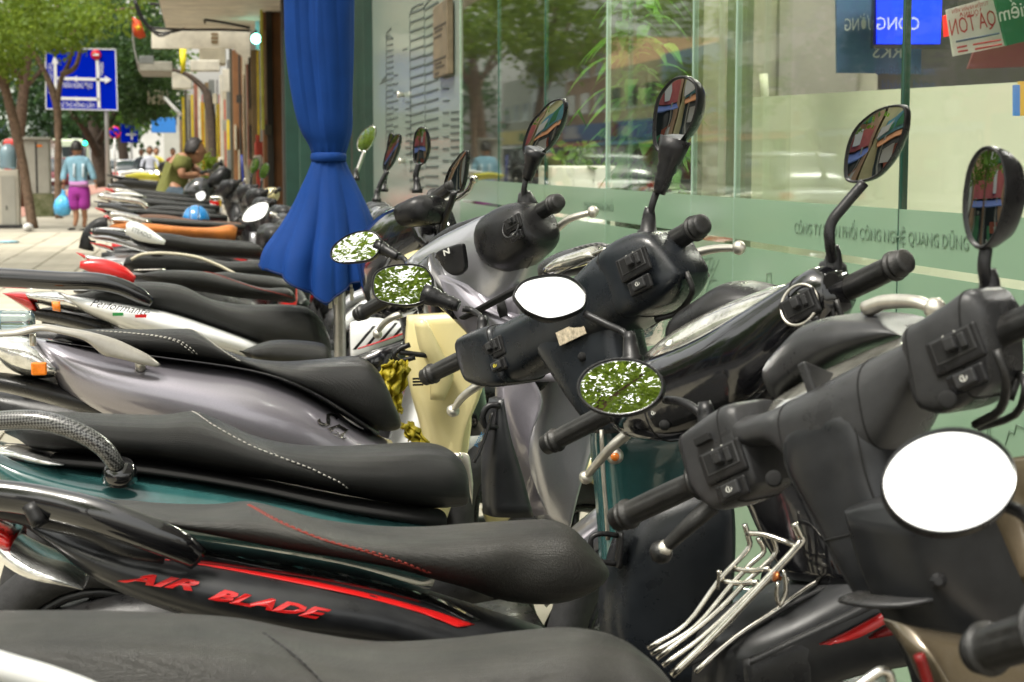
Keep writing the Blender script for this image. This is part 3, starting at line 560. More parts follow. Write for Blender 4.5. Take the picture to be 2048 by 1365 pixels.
# ------------------------------------------------------------------ teal bike with navy handlebar cover
def bike_C():
    Yc = 2.62; b = thing('scooter', (.1, Yc, 0), 'teal scooter with navy handlebar cover and a carbon patterned grab rail', 'scooter', 'motorbikes parked along the shop front')
    o, sf = loft('seat', pst([(20, 850, 30, 905, .05), (50, 820, 60, 925, .1), (120, 813, 130, 933, .125), (220, 817, 220, 940, .135), (320, 819, 330, 952, .14), (385, 812, 400, 966, .14), (430, 826, 470, 977, .14), (500, 858, 560, 990, .135), (580, 877, 650, 1008, .13), (670, 881, 730, 1024, .125), (760, 877, 800, 1036, .12), (830, 873, 850, 1043, .115), (868, 878, 890, 1046, .11), (890, 890, 925, 1044, .1), (906, 908, 948, 1040, .085), (914, 930, 956, 1028, .05)], Yc, -.06, .12), M['seatf'], b, DN, e=2.7, n=28)
    stitch('stitching', sf, [(5, .05), (5.5, .62), (6.4, 1.0), (7.6, 1.35), (8.5, 1.75), (8.75, 2.2)], M['stitch'], o, .0013)
    o, ps = loft('side_panel', pst([(-160, 860, -150, 900, .04), (-60, 895, -60, 960, .1), (30, 918, 30, 1050, .15), (160, 945, 160, 1100, .17), (320, 962, 320, 1130, .18), (480, 985, 480, 1150, .175), (620, 1008, 620, 1170, .165), (760, 1035, 760, 1200, .14), (880, 1060, 880, 1230, .11)], Yc, .1, .165), M['teal'], b, DN, e=2.4, n=28)
    loft('seat_gap', pst([(0, 925, 0, 950, .12), (250, 942, 250, 968, .145), (480, 978, 480, 1000, .15), (700, 1022, 700, 1050, .14), (900, 1046, 900, 1090, .08)], Yc, .1, .12), M['dark'], b, DN)
    tube('grab_rail', [atY(-80, 850, Yc - .12), atY(0, 842, Yc - .15), atY(80, 842, Yc - .17), atY(150, 862, Yc - .185), atY(205, 895, Yc - .19), atY(236, 936, Yc - .185)], [.012, .014, .0145, .014, .0135, .012], M['carbon'], b, n=14, sub=5)
    lathe('rail_foot', atY(238, 930, Yc - .18), atY(240, 955, Yc - .17), [(0, .02), (.5, .024), (1, .026)], M['gloss'], b)
    loft('tail_light', pst([(-140, 905, -140, 915, .02), (-60, 920, -60, 950, .08), (20, 925, 20, 968, .12), (80, 940, 85, 975, .145), (128, 955, 122, 970, .15)], Yc, .15, .19), M['lens'], b, DN)
    loft('number_bracket', pst([(-60, 975, -60, 1010, .05), (0, 985, 0, 1060, .08), (140, 1010, 140, 1100, .1)], Yc, .15, .16), M['plastic'], b, DN)
    understructure(b, Yc, M['teal'])
    B = Bars((846, 757, 2.92), (1408, 447, 2.44))
    grip(b, atD(962, 700, 2.85), B.L); grip(b, atD(1306, 507, 2.55), B.R, .016)
    _, _s = loft('handlebar_cover', B.st([(944, 690, 958, 738, .03), (955, 672, 972, 758, .042), (985, 657, 1010, 768, .048), (1035, 640, 1065, 757, .05), (1090, 612, 1120, 728, .055), (1140, 590, 1180, 705, .062), (1190, 545, 1235, 680, .07), (1230, 505, 1285, 650, .068), (1270, 480, 1325, 622, .06), (1305, 466, 1352, 600, .05), (1330, 470, 1372, 572, .04), (1352, 492, 1384, 545, .028)]), M['navy'], b, B.n, e=3.2, n=32); seam(b, _s, 2.4); seam(b, _s, 7.6)
    _, _h = loft('switch_housing', B.st([(942, 690, 958, 735, .036), (950, 672, 970, 762, .047), (985, 656, 1010, 772, .053), (1012, 648, 1046, 766, .054), (1022, 650, 1052, 750, .048)]), M['navy'], b, B.n, e=6, n=40, sub=3); seam(b, _h, 3.3)
    _, _h = loft('switch_housing', B.st([(1236, 510, 1282, 640, .062), (1262, 484, 1318, 626, .066), (1300, 464, 1352, 606, .058), (1332, 466, 1380, 574, .048), (1354, 488, 1390, 545, .036)]), M['navy'], b, B.n, e=5, n=40, sub=3); seam(b, _h, .4)
    loft('column_cover', [(B.p(*p, -.01), B.p(*q, -.01), t) for p, q, t in [((1070, 660), (1260, 600), .045), ((1105, 710), (1262, 670), .05), ((1140, 760), (1280, 740), .05), ((1175, 810), (1310, 800), .05), ((1215, 860), (1345, 860), .05)]], M['navy'], b, B.n, e=4, n=32)
    loft('gauge_hood', [(B.p(*p, .07), B.p(*q, .06), t) for p, q, t in [((1085, 545), (1095, 560), .015), ((1105, 520), (1130, 555), .04), ((1150, 498), (1185, 545), .05), ((1200, 488), (1235, 520), .045), ((1225, 495), (1240, 510), .03)]], M['plastic_g'], b, B.n)
    loft('gauge_lens', [(B.p(*p, .03), B.p(*q, .02), t) for p, q, t in [((1100, 532), (1110, 548), .02), ((1140, 510), (1160, 535), .035), ((1195, 492), (1210, 515), .03)]], M['screen'], b, B.n)
    tube('gauge_trim', [B.p(u, v, .03) for u, v in ((1088, 552), (1112, 522), (1150, 500), (1195, 490), (1216, 494))], .004, M['carbon'], b, n=8)
    tube('gauge_trim', [B.p(u, v, -.0) for u, v in ((1100, 556), (1140, 535), (1180, 512), (1214, 498))], .003, M['chrome'], b, n=8)
    box('warning_sticker', B.p(1142, 667, -.066), (.030, .0105, .0008), M['sticker'], b, ax=((B.a * .985 + B.up * -.03).normalized(), B.up, B.out))
    switches(b, B.p(986, 700, -.05), B.a, B.up, B.out, .95, mat('print_yellow', (.7, .6, .05), .6)); switches(b, B.p(1268, 530, -.069), B.a, B.up, B.out, 1.05)
    lathe('screw_recess', B.p(1166, 714, -.058), B.p(1166, 714, -.063), [(0, .008), (1, .006)], M['dark'], b, 12)
    lever(b, [atD(978, 758, 2.8), atD(950, 775, 2.8), atD(922, 798, 2.82), atD(906, 822, 2.84)], M['alu'], .0085)
    lever(b, [atD(1355, 512, 2.6), atD(1385, 508, 2.6), atD(1430, 498, 2.58), atD(1478, 496, 2.55)], M['alu'], .0085)
    tube('brake_hose', [atD(1372, 545, 2.45), atD(1385, 585, 2.45), atD(1355, 625, 2.5), atD(1310, 640, 2.5)], .0045, M['rubber'], b, n=8)
    # chromed front fairing and head lamp beyond the cover
    loft('headlight', [(B.p(*p, .12), B.p(*q, .12), t) for p, q, t in [((1270, 640), (1270, 690), .03), ((1310, 600), (1310, 690), .05), ((1350, 570), (1350, 640), .06), ((1385, 540), (1388, 570), .04)]], M['lens'], b, B.n)
    tube('brake_hose', [atD(1378, 560, 2.5), atD(1380, 590, 2.5), atD(1340, 620, 2.55), atD(1300, 650, 2.6)], .006, M['rubber'], b, n=8)
    mirror(b, [(743, 575), (750, 545), (785, 530), (840, 530), (862, 548), (866, 575), (850, 602), (815, 612), (770, 606), (750, 595)], 2.92, (-.42, -.72, .55), [(925, 618, 2.9), (945, 622, 2.9), (962, 636, 2.88), (966, 662, 2.87)], neck=((862, 592, 2.92), (918, 613, 2.91), .017, .010), rim=.94, shell=.045)
    mirror(b, [(1380, 156), (1394, 172), (1394, 215), (1378, 262), (1350, 296), (1325, 308), (1309, 295), (1306, 255), (1314, 200), (1340, 162), (1362, 152)], 2.5, (-.93, -.12, .03), [(1313, 385, 2.52), (1304, 412, 2.52), (1297, 450, 2.53)], neck=((1345, 300, 2.5), (1318, 388, 2.51), .021, .009), rim=.925, shell=.045)
    # leg shield: teal outside edge, navy inner panel, bag hook
    loft('leg_shield', [(atY(*p, 2.5), atY(*q, 2.46), t) for p, q, t in [((1192, 845), (1400, 800), .03), ((1195, 905), (1420, 880), .04), ((1205, 1010), (1440, 980), .04), ((1212, 1120), (1450, 1080), .04), ((1215, 1260), (1450, 1240), .04)]], M['teal'], b, V((.3, -.95, 0)), e=5)
    loft('inner_shield', [(atY(*p, 2.43), atY(*q, 2.39), t) for p, q, t in [((1290, 1000), (1440, 960), .02), ((1255, 1050), (1452, 1000), .04), ((1225, 1130), (1455, 1080), .045), ((1210, 1240), (1450, 1190), .045), ((1250, 1380), (1440, 1360), .045)]], M['navy'], b, V((.3, -.95, 0)), e=4)
    tube('shield_edge', [atY(u, v, 2.43) for u, v in ((1203, 860), (1206, 940), (1212, 1020), (1216, 1080))], .0035, M['alu'], b, n=8)
    lathe('reflector', atY(1230, 912, 2.43), atY(1229, 912, 2.42), [(0, .013), (.6, .013), (.8, .01), (1, .009)], M['alu'], b); lathe('reflector_lens', atY(1230, 914, 2.42), atY(1230, 914, 2.416), [(0, .007), (1, .006)], M['amber'], b)
    hk = tube('bag_hook', [atY(u, v, 2.4) for u, v in ((1238, 1072), (1205, 1068), (1184, 1075), (1182, 1098), (1192, 1120), (1238, 1130))], .0042, M['plastic'], b, n=8)
    loft('hook_block', [(atY(1236, 1064, 2.4), atY(1246, 1064, 2.4), .012), (atY(1234, 1098, 2.4), atY(1244, 1098, 2.4), .014), (atY(1230, 1134, 2.4), atY(1242, 1134, 2.4), .012)], M['plastic'], hk)
    return b
# ------------------------------------------------------------------ silver-purple bike
def bike_D():
    Yc = 3.35; b = thing('scooter', (.1, Yc, 0), 'silver purple scooter with champagne grab rail and white stitched seat', 'scooter', 'motorbikes parked along the shop front')
    o, sf = loft('seat', pst([(112, 672, 118, 690, .04), (135, 656, 140, 700, .1), (200, 653, 210, 715, .12), (290, 654, 300, 728, .13), (372, 653, 390, 742, .135), (402, 662, 450, 750, .135), (435, 688, 510, 762, .13), (490, 708, 570, 783, .125), (560, 716, 630, 812, .12), (630, 712, 690, 845, .115), (690, 706, 740, 872, .11), (715, 708, 775, 882, .105), (736, 722, 800, 882, .095), (750, 740, 812, 876, .08), (757, 758, 815, 862, .045)], Yc, -.06, .125), M['seat'], b, DN, e=2.7, n=28)
    for off in (0, .12):
        stitch('stitching', sf, [(4.0 + off, .05), (4.7 + off, .7), (5.5 + off, 1.15), (6.0 + off, 1.7)], M['stitch'], o, .0012)
        stitch('stitching', sf, [(2.0 + off, .9), (3.0 + off, 1.15), (3.8 + off, 1.6), (4.1 + off, 2.1)], M['stitch'], o, .0012)
    o, ps = loft('side_panel', pst([(56, 684, 58, 694, .06), (120, 692, 85, 752, .12), (200, 704, 130, 830, .15), (300, 722, 220, 880, .17), (400, 736, 380, 930, .18), (500, 750, 500, 980, .185), (590, 782, 620, 1010, .175), (660, 822, 700, 1030, .155), (720, 866, 780, 1040, .13), (790, 894, 840, 1050, .09)], Yc, .09, .16), M['silver'], b, DN, e=2.2, n=28)
    loft('seat_gap', pst([(90, 692, 90, 698, .09), (300, 720, 300, 732, .13), (500, 748, 500, 762, .135), (620, 788, 620, 806, .13), (760, 872, 760, 892, .09)], Yc, .09, .12), M['gloss'], b, DN)
    loft('tail_light', pst([(-110, 672, -110, 680, .03), (-40, 680, -40, 720, .09), (20, 686, 0, 760, .12), (60, 697, 50, 780, .13), (110, 745, 110, 778, .13)], Yc, .13, .17), M['lens'], b, DN)
    box('turn_lens', atY(78, 738, Yc - .175), (.014, .004, .012), M['amber'], b, bevel=.003)
    loft('tail_underside', pst([(-60, 760, -60, 800, .06), (30, 770, 20, 815, .1), (160, 800, 150, 850, .12), (320, 840, 320, 900, .13), (500, 890, 500, 980, .13)], Yc, .14, .16), M['plastic'], b, DN)
    gr, _ = loft('grab_rail', [(atY(*p, Yc - .16), atY(*q, Yc - .165), t) for p, q, t in [((-120, 668), (-120, 690), .012), ((-20, 662), (-20, 676), .014), ((30, 658), (40, 672), .014), ((80, 648), (80, 662), .013), ((130, 655), (120, 668), .013), ((180, 664), (170, 682), .013), ((230, 678), (205, 710), .013), ((270, 696), (230, 716), .013), ((300, 712), (280, 728), .012), ((322, 730), (310, 734), .006)]], M['champagne'], b, V((0, -1, 0)), e=3)
    tube('rail_post', [atY(65, 668, Yc - .15), atY(66, 692, Yc - .15)], .006, M['alu'], gr); tube('rail_post', [atY(280, 724, Yc - .15), atY(281, 738, Yc - .14)], .01, M['alu'], gr)
    sk = Skin3(ps, 9); sk.wrap(text('badge', 'SH', atY(630, 842, Yc - .19), atY(696, 880, Yc - .19), V((.014, 0, .026)), M['chrome'], b, .002, shear=.4, bold=.01))
    sk.wrap(text('badge', '125i', atY(655, 862, Yc - .187), atY(685, 880, Yc - .187), V((.004, 0, .007)), M['chrome'], b, .001, shear=.3))
    understructure(b, Yc, M['silver'])
    B = Bars((712, 632, 3.63), (1119, 402, 3.16))
    grip(b, atD(800, 585, 3.55), B.L); grip(b, atD(1052, 440, 3.26), B.R, .0155)
    loft('handlebar_cover', [(B.p(*p, .03), B.p(*q, .02), t) for p, q, t in [((826, 520), (850, 545), .03), ((860, 495), (880, 590), .05), ((900, 470), (935, 625), .06), ((945, 448), (985, 640), .065), ((990, 426), (1030, 610), .06), ((1030, 408), (1065, 540), .045), ((1050, 405), (1080, 500), .03)]], M['silver2'], b, B.n, e=3, n=26)
    loft('switch_housing', B.st([(968, 470, 975, 500, .03), (985, 432, 1000, 535, .055), (1015, 412, 1035, 545, .062), (1045, 404, 1070, 520, .058), (1068, 410, 1090, 500, .05), (1082, 440, 1097, 480, .035)]), M['plastic'], b, B.n, e=2.5)
    loft('switch_housing', B.st([(790, 570, 796, 605, .03), (810, 552, 825, 612, .045), (845, 535, 860, 600, .045)]), M['plastic'], b, B.n, e=2.5)
    loft('leg_shield_top', [(B.p(*p, .0), B.p(*q, -.01), t) for p, q, t in [((845, 520), (965, 570), .05), ((880, 590), (1010, 610), .055), ((930, 640), (1060, 640), .055), ((985, 700), (1110, 700), .055), ((1010, 760), (1150, 760), .05)]], M['silver'], b, B.n, e=3)
    pk = loft('glove_pocket', [(B.p(*p, -.075), B.p(*q, -.07), t) for p, q, t in [((872, 515), (880, 520), .004), ((880, 502), (895, 542), .008), ((905, 492), (915, 552), .008), ((925, 487), (932, 540), .006), ((928, 495), (933, 520), .004)]], M['plastic'], b, B.n, e=5)[0]
    text('logo', 'N', B.p(888, 513, -.088), B.p(899, 507, -.088), V((0, 0, .011)), mat('print_white', (.6, .6, .55), .6), pk, .0005, bold=.02)
    loft('gauge_hood', [(B.p(*p, .07), B.p(*q, .06), t) for p, q, t in [((850, 515), (860, 525), .02), ((890, 475), (910, 495), .05), ((930, 448), (950, 470), .05), ((970, 432), (985, 445), .03)]], M['plastic'], b, B.n)
    switches(b, B.p(1026, 448, -.062), B.a, B.up, B.out, .8)
    for (u, v) in ((1021, 455),): rg = MB(); rg.add(*ringv(B.p(u, v, -.066), B.out, .02, .0015, 24, 6)); rg.build('switch_ring', M['plastic_g'], b, True)
    lever(b, [atD(803, 628, 3.5), atD(785, 635, 3.5), atD(765, 650, 3.52), atD(755, 668, 3.53)], M['alu'], .008)
    lever(b, [atD(1085, 465, 3.28), atD(1110, 460, 3.28), atD(1140, 438, 3.26), atD(1186, 424, 3.24)], M['alu'], .009)
    tube('brake_hose', [atD(1062, 470, 3.2), atD(1068, 500, 3.2), atD(1050, 535, 3.25), atD(1012, 555, 3.3)], .006, M['rubber'], b, n=8)
    mirror(b, [(660, 510), (668, 490), (700, 468), (740, 461), (762, 478), (760, 500), (740, 520), (690, 526), (668, 522)], 3.6, (-.62, -.55, .5), [(797, 515, 3.58), (810, 520, 3.56), (820, 545, 3.55)], neck=((763, 496, 3.6), (797, 514, 3.58), .015, .009), rim=.94, shell=.04)
    mirror(b, [(1117, 198), (1129, 202), (1128, 232), (1112, 270), (1092, 300), (1065, 312), (1048, 310), (1046, 290), (1060, 250), (1080, 225), (1100, 205)], 3.2, (-.9, -.2, .06), [(1053, 356, 3.22), (1048, 380, 3.22), (1050, 408, 3.23)], neck=((1068, 312, 3.2), (1054, 358, 3.22), .018, .010), rim=.94, shell=.035)
    lathe('stem_block', atD(1056, 418, 3.24), atD(1049, 385, 3.23), [(0, .024), (.5, .018), (1, .012)], M['plastic'], b, 12)
    loft('cover_gap', [(B.p(925, 632, -.06), B.p(930, 640, -.06), .012), (B.p(975, 605, -.075), B.p(980, 614, -.075), .014), (B.p(1035, 572, -.06), B.p(1040, 582, -.06), .014)], M['dark'], b, B.n)
    loft('hinge_cover', [(atY(1004, 590, 3.2), atY(1010, 650, 3.2), .02), (atY(1025, 572, 3.2), atY(1035, 650, 3.2), .03), (atY(1050, 578, 3.2), atY(1052, 620, 3.2), .02)], M['silver'], b)
    loft('lock_recess', [(atY(994, 610, 3.17), atY(1000, 648, 3.17), .01), (atY(1008, 600, 3.17), atY(1018, 652, 3.17), .012)], M['dark'], b)
    loft('dash_cover', [(B.p(820, 540, -.035), B.p(835, 580, -.035), .02), (B.p(850, 520, -.04), B.p(890, 610, -.05), .03), (B.p(868, 505, -.04), B.p(915, 640, -.055), .025)], M['gloss'], b, B.n)
    loft('shield_inset', [(atY(1055, 728, 3.13), atY(1060, 742, 3.13), .008), (atY(1085, 720, 3.13), atY(1078, 785, 3.13), .01), (atY(1128, 712, 3.13), (atY(1126, 725, 3.13)), .008)], M['plastic'], b)
    tube('shield_edge', [atY(1053, 744, 3.11), atY(1066, 775, 3.11), atY(1078, 803, 3.11), atY(1060, 850, 3.11), atY(1036, 915, 3.1)], .0022, M['silver2'], b, n=6)
    loft('leg_shield', [(atY(*p, 3.2), atY(*q, 3.16), t) for p, q, t in [((1052, 740), (1145, 715), .03), ((1060, 800), (1186, 790), .04), ((1048, 880), (1180, 880), .04), ((1058, 960), (1150, 970), .04), ((1080, 1040), (1130, 1060), .03)]], M['silver2'], b, V((.3, -.95, 0)), e=4)
    loft('inner_shield', [(atY(*p, 3.12), atY(*q, 3.08), t) for p, q, t in [((996, 768), (1055, 745), .02), ((998, 810), (1078, 800), .03), ((1014, 870), (1052, 870), .03), ((1036, 950), (1052, 940), .025), ((1050, 1030), (1090, 1025), .02)]], M['silver'], b, V((.3, -.95, 0)), e=4)
    loft('battery_door', [(atY(*p, 3.06), atY(*q, 3.06), t) for p, q, t in [((985, 800), (1000, 795), .02), ((975, 870), (1012, 870), .03), ((970, 940), (1035, 940), .03), ((972, 1030), (1060, 1030), .03)]], M['matte'], b, V((.3, -.95, 0)), e=4)
    tube('bag_hook', [atY(u, v, 3.04) for u, v in ((1000, 812), (978, 812), (966, 830), (970, 852), (996, 855))], .006, M['plastic'], b, n=8)
    st = tube('strap', [atY(u, v, 3.03) for u, v in ((984, 825), (978, 850), (968, 880), (958, 905), (948, 925))], .009, M['plastic'], b, n=8, flat=.3)
    text('strap_lettering', 'protec', atY(953, 894, 3.0), atY(968, 868, 3.0), V((-.008, 0, -.003)), mat('print_blue', (.03, .25, .5), .6), st, .0004)
    # aluminium foot peg plate
    k = loft('peg_plate', [(atY(905, 906, 3.3), atY(915, 925, 3.3), .004), (atY(935, 908, 3.3), atY(928, 940, 3.3), .006), (atY(942, 935, 3.3), atY(936, 970, 3.3), .006), (atY(946, 965, 3.3), atY(944, 1010, 3.3), .004)], M['alu'], b)[0]
    lathe('peg_bolt', atY(917, 914, 3.29), atY(917, 914, 3.27), [(0, .009), (.8, .009), (1, .005)], M['chrome'], k, 8)
    return b
# ------------------------------------------------------------------ generic bikes farther along the row
def far_bike(Yc, label, seatpx, seatm, bodym, bodypx=None, rail=None, tail=None, bars=None, mirrors=(), extra=None, seatw=.13, stitchm=None, steer=math.radians(31), shield=None, group='motorbikes parked along the shop front', name='scooter'):
    b = thing(name, (.1, Yc, 0), label, name, group)
    o, sf = loft('seat', pst([r if len(r) > 4 else r + (seatw,) for r in seatpx], Yc, -.05, seatw * .9), seatm, b, DN, e=2.7, n=20, sub=3)
    if stitchm: stitch('stitching', sf, [(len(seatpx) * .3, .1), (len(seatpx) * .42, .9), (len(seatpx) * .6, 1.5), (len(seatpx) * .75, 2.1)], stitchm, o, .002)
    if bodypx: loft('side_panel', pst([r if len(r) > 4 else r + (seatw * 1.2,) for r in bodypx], Yc, .08, seatw * 1.2), bodym, b, DN, e=2.3, n=20, sub=3)
    else:
        loft('side_panel', [(V((-.55, Yc, .74)), V((-.55, Yc, .68)), .05), (V((-.3, Yc, .76)), V((-.3, Yc, .55)), .14), (V((0, Yc, .72)), V((0, Yc, .42)), .16), (V((.28, Yc, .64)), V((.25, Yc, .35)), .12)], bodym, b, DN)
    if rail:
        tube('grab_rail', [atY(u, v, Yc - .14) for u, v in rail[0]], rail[1], rail[2], b, n=10, sub=4, flat=1.3)
    if tail:
        for nm, rows, m in tail: loft(nm, pst(rows, Yc, .12, .14, t=.1), m, b, DN, sub=3)
    understructure(b, Yc, bodym, steer=steer)
    if bars:
        L, R, cov, cm, lv = bars; B = Bars(L, R); gl = .125
        grip(b, B.L + B.a * gl, B.L); grip(b, B.R - B.a * gl, B.R)
        if cov == 'tube':
            tube('handlebar', [B.L + B.a * .1, B.L.lerp(B.R, .4) + V((0, 0, -.05)), B.L.lerp(B.R, .6) + V((0, 0, -.05)), B.R - B.a * .1], .011, M['chrome'], b)
            loft('instrument', [(B.L.lerp(B.R, .4) + V((.05, 0, .06)), B.L.lerp(B.R, .4) + V((.05, 0, -.05)), .04), (B.L.lerp(B.R, .6) + V((.05, 0, .06)), B.L.lerp(B.R, .6) + V((.05, 0, -.05)), .04)], M['plastic'], b, B.n)
        elif cov:
            loft('handlebar_cover', B.st(cov), cm, b, B.n, e=2.6, sub=3)
        else:
            q = lambda s, du, dl, t: (B.L.lerp(B.R, s) + B.up * du, B.L.lerp(B.R, s) - B.up * dl, t)
            loft('handlebar_cover', [q(.17, .02, .03, .03), q(.24, .045, .05, .05), q(.4, .06, .07, .06), q(.5, .075, .1, .07), q(.6, .06, .07, .06), q(.76, .045, .05, .05), q(.83, .02, .03, .03)], cm, b, B.n, sub=3)
        mid = B.L.lerp(B.R, .5)
        loft('column_cover', [(mid + B.a * .08 - V((0, 0, .05)), mid - B.a * .08 - V((0, 0, .05)), .05), (mid + B.a * .09 + V((.06, .0, -.2)), mid - B.a * .09 + V((.06, 0, -.2)), .05), (V((mid.x + .1, Yc - .13, .62)), V((mid.x + .1, Yc + .13, .62)), .06)], cm if cm else M['plastic'], b, V((1, 0, 0)))
        loft('leg_shield', [(V((mid.x + .07, Yc - .16, .78)), V((mid.x + .07, Yc + .16, .78)), .03), (V((mid.x + .06, Yc - .19, .6)), V((mid.x + .06, Yc + .19, .6)), .035), (V((mid.x - .02, Yc - .16, .34)), V((mid.x - .02, Yc + .16, .34)), .035)], shield or bodym, b, V((1, 0, 0)), e=4)
        for f, l in ((B.R - B.a * .17, 1), (B.L + B.a * .17, -1)):
            if lv: lever(b, [f + B.n * .03, f + B.n * .06 + B.a * l * .05, f + B.n * .055 + B.a * l * .12, f + B.n * .045 + B.a * l * .17 + V((0, 0, .01 * l))], lv, .008)
    for mm in mirrors: mirror(b, **mm)
    if extra: extra(b, Yc)
    return b
def other_bikes():
    def cream_extra(b, Yc):
        loft('leg_shield', [(atY(*p, Yc - .13), atY(*q, Yc - .17), t) for p, q, t in [((818, 632), (938, 625), .03), ((815, 700), (970, 700), .035), ((825, 780), (958, 780), .035), ((845, 850), (925, 860), .035), ((860, 930), (915, 930), .03)]], M['cream'], b, V((.3, -.95, 0)), e=4)
        loft('shield_rib', [(atY(*p, Yc - .2), atY(*q, Yc - .2), t) for p, q, t in [((830, 640), (850, 640), .02), ((842, 700), (880, 700), .025), ((860, 740), (905, 750), .02), ((862, 800), (888, 800), .012)]], M['cream'], b, V((.3, -.95, 0)))
        loft('tail_body', [(V((-.52, Yc, .74)), V((-.52, Yc, .7)), .04), (V((-.3, Yc, .72)), V((-.3, Yc, .55)), .12), (V((0, Yc, .68)), V((0, Yc, .45)), .14)], M['plastic'], b, DN)
        loft('rear_seat', [(V((-.4, Yc, .79)), V((-.4, Yc, .73)), .08), (V((-.2, Yc, .8)), V((-.2, Yc, .72)), .12), (V((.05, Yc, .79)), V((.05, Yc, .7)), .12)], M['seatf'], b, DN)
        tube('basket_arm', [atY(800, 705, Yc - .22), atY(880, 715, Yc - .2)], .006, M['plastic'], b)
        tube('bag_hook', [atY(u, v, Yc - .22) for u, v in ((820, 690), (800, 698), (788, 712), (800, 722), (830, 715))], .006, M['plastic'], b, n=8)
        for (u, v) in ((836, 758), (836, 764), (836, 770)): box('vent_slot', atY(u, v, Yc - .19), (.012, .003, .002), M['dark'], b)
        loft('headlight', [(atY(*p, Yc + .0), atY(*q, Yc + .0), t) for p, q, t in [((852, 440), (840, 490), .03), ((880, 425), (870, 490), .05), ((895, 440), (892, 470), .03)]], M['cream'], b)
        loft('front_panel', [(atY(*p, Yc - .05), atY(*q, Yc - .05), t) for p, q, t in [((810, 510), (815, 540), .03), ((840, 498), (850, 545), .05), ((880, 500), (890, 545), .04)]], M['cream'], b)
    E = far_bike(3.95, 'cream scooter with black handlebar cover and a dark leather grained seat', [(480, 700, 482, 712, .05), (500, 690, 510, 735), (540, 677, 545, 750), (590, 676, 600, 758), (640, 683, 650, 764), (655, 700, 662, 766, .1)], M['seatf'], M['cream'], bodypx=[(500, 722, 502, 760, .1), (580, 740, 580, 860, .15), (660, 780, 660, 900, .13)],
        bars=((762, 468, 4.25), (911, 368, 3.82), [(735, 470, 745, 560, .04), (765, 440, 785, 640, .07), (800, 415, 830, 600, .075), (835, 402, 865, 540, .065), (860, 398, 888, 500, .05)], M['gloss'], M['chrome']), extra=cream_extra,
        mirrors=[dict(outline=[(928, 302), (934, 312), (922, 382), (890, 378), (896, 345), (912, 320)], D=3.8, look=(-.99, .35, 0), stem=[(909, 384, 3.8), (900, 412, 3.82), (890, 440, 3.85), (884, 470, 3.88)], shell=.02, stemr=.008)], steer=.5)
    loft('switch_housing', [(atD(815, 405, 3.86), atD(825, 455, 3.86), .05), (atD(850, 390, 3.84), atD(866, 450, 3.84), .055), (atD(868, 395, 3.83), atD(880, 430, 3.83), .04)], M['plastic'], E, V((.8, .6, 0)))
    # rider's yellow raincoat stuffed behind the shield
    rc = thing('raincoat', atY(785, 760, 3.72), 'crumpled mustard yellow raincoat hung on the hook of the cream scooter', 'raincoat')
    rng = random.Random(5)
    for k, (L, R) in enumerate([([(778, 722), (760, 742), (752, 770), (765, 800), (778, 818)], [(812, 722), (818, 745), (806, 780), (800, 805), (806, 822)]), ([(800, 848), (806, 862), (815, 880)], [(822, 846), (840, 862), (858, 893)])]):
        A, Bm = crom(L, 7), crom(R, 7); nu = 34; vs, fs = [], []
        for i, (a, c) in enumerate(zip(A, Bm)):
            for j in range(nu + 1):
                f = j / nu; p = atY(a[0] + (c[0] - a[0]) * f, a[1] + (c[1] - a[1]) * f, 3.72)
                fold = .012 * math.sin(f * 19 + i * .16 + math.sin(i * .35) * 1.2) + .006 * math.sin(f * 41 + i * .5) + .010 * math.sin(i * .8 + f * 5)
                vs.append(p + V((.004 * math.sin(i * 1.1 + j * .4), -fold - .02 * math.sin(math.pi * f), .004 * math.cos(j * .9))))
        for i in range(len(A) - 1):
            for j in range(nu): q = i * (nu + 1) + j; fs.append((q, q + 1, q + nu + 2, q + nu + 1))
        mesh('cloth_fold', vs, fs, M['yellow'], rc, solid=.003)
    # white bike with script lettering
    def white_extra(b, Yc):
        Y = Yc - .19
        text('lettering', 'Performante', atY(178, 612, Y), atY(297, 632, Y), atY(178, 596, Y) - atY(178, 612, Y), M['gloss'], b, .0008, shear=.6)
        for a, c, m in ((225, 247, mat('decal_green', (.02, .22, .05), .4)), (247, 270, M['white']), (270, 293, M['red'])): box2('flag_strip', atY(a, 626 + (a - 225) * .08, Y - .003), atY(c, 630 + (c - 225) * .08, Y), m, b)
        loft('side_reflector', [(atY(104, 603, Y), atY(106, 622, Y), .01), (atY(120, 603, Y), atY(122, 624, Y), .01)], M['amber'], b)
    far_bike(4.75, 'white scooter with script lettering, glossy black rail and clear and red tail lamp', [(150, 590, 160, 610, .06), (200, 578, 240, 625), (280, 563, 320, 636), (340, 565, 380, 650), (372, 573, 430, 668), (420, 596, 500, 690), (480, 606, 560, 710), (560, 606, 610, 722), (610, 612, 640, 730), (640, 640, 660, 735, .09), (655, 670, 666, 730, .05)], M['seatf'], M['white'],
        bodypx=[(115, 592, 115, 596, .08), (160, 600, 150, 630, .13), (240, 608, 210, 660, .16), (330, 625, 320, 700, .17), (420, 655, 440, 720, .16), (520, 690, 520, 740, .13)],
        rail=([(-90, 556), (0, 556), (120, 562), (190, 564), (240, 574), (280, 592), (304, 606)], [.02, .02, .019, .019, .018, .016, .01], M['gloss']),
        tail=[('tail_lens', [(2, 596, 2, 600), (20, 592, 30, 620), (48, 592, 60, 640), (52, 600, 78, 650)], M['redlens']), ('tail_light', [(45, 594, 60, 615), (80, 591, 100, 625), (120, 593, 140, 635), (150, 610, 175, 640)], M['lens']), ('tail_underside', [(60, 625, 60, 650), (120, 632, 130, 665), (220, 655, 220, 690)], M['plastic'])], extra=white_extra,
        bars=((745, 500, 5.0), (845, 432, 4.62), None, M['plastic'], M['alu']), shield=M['white'])
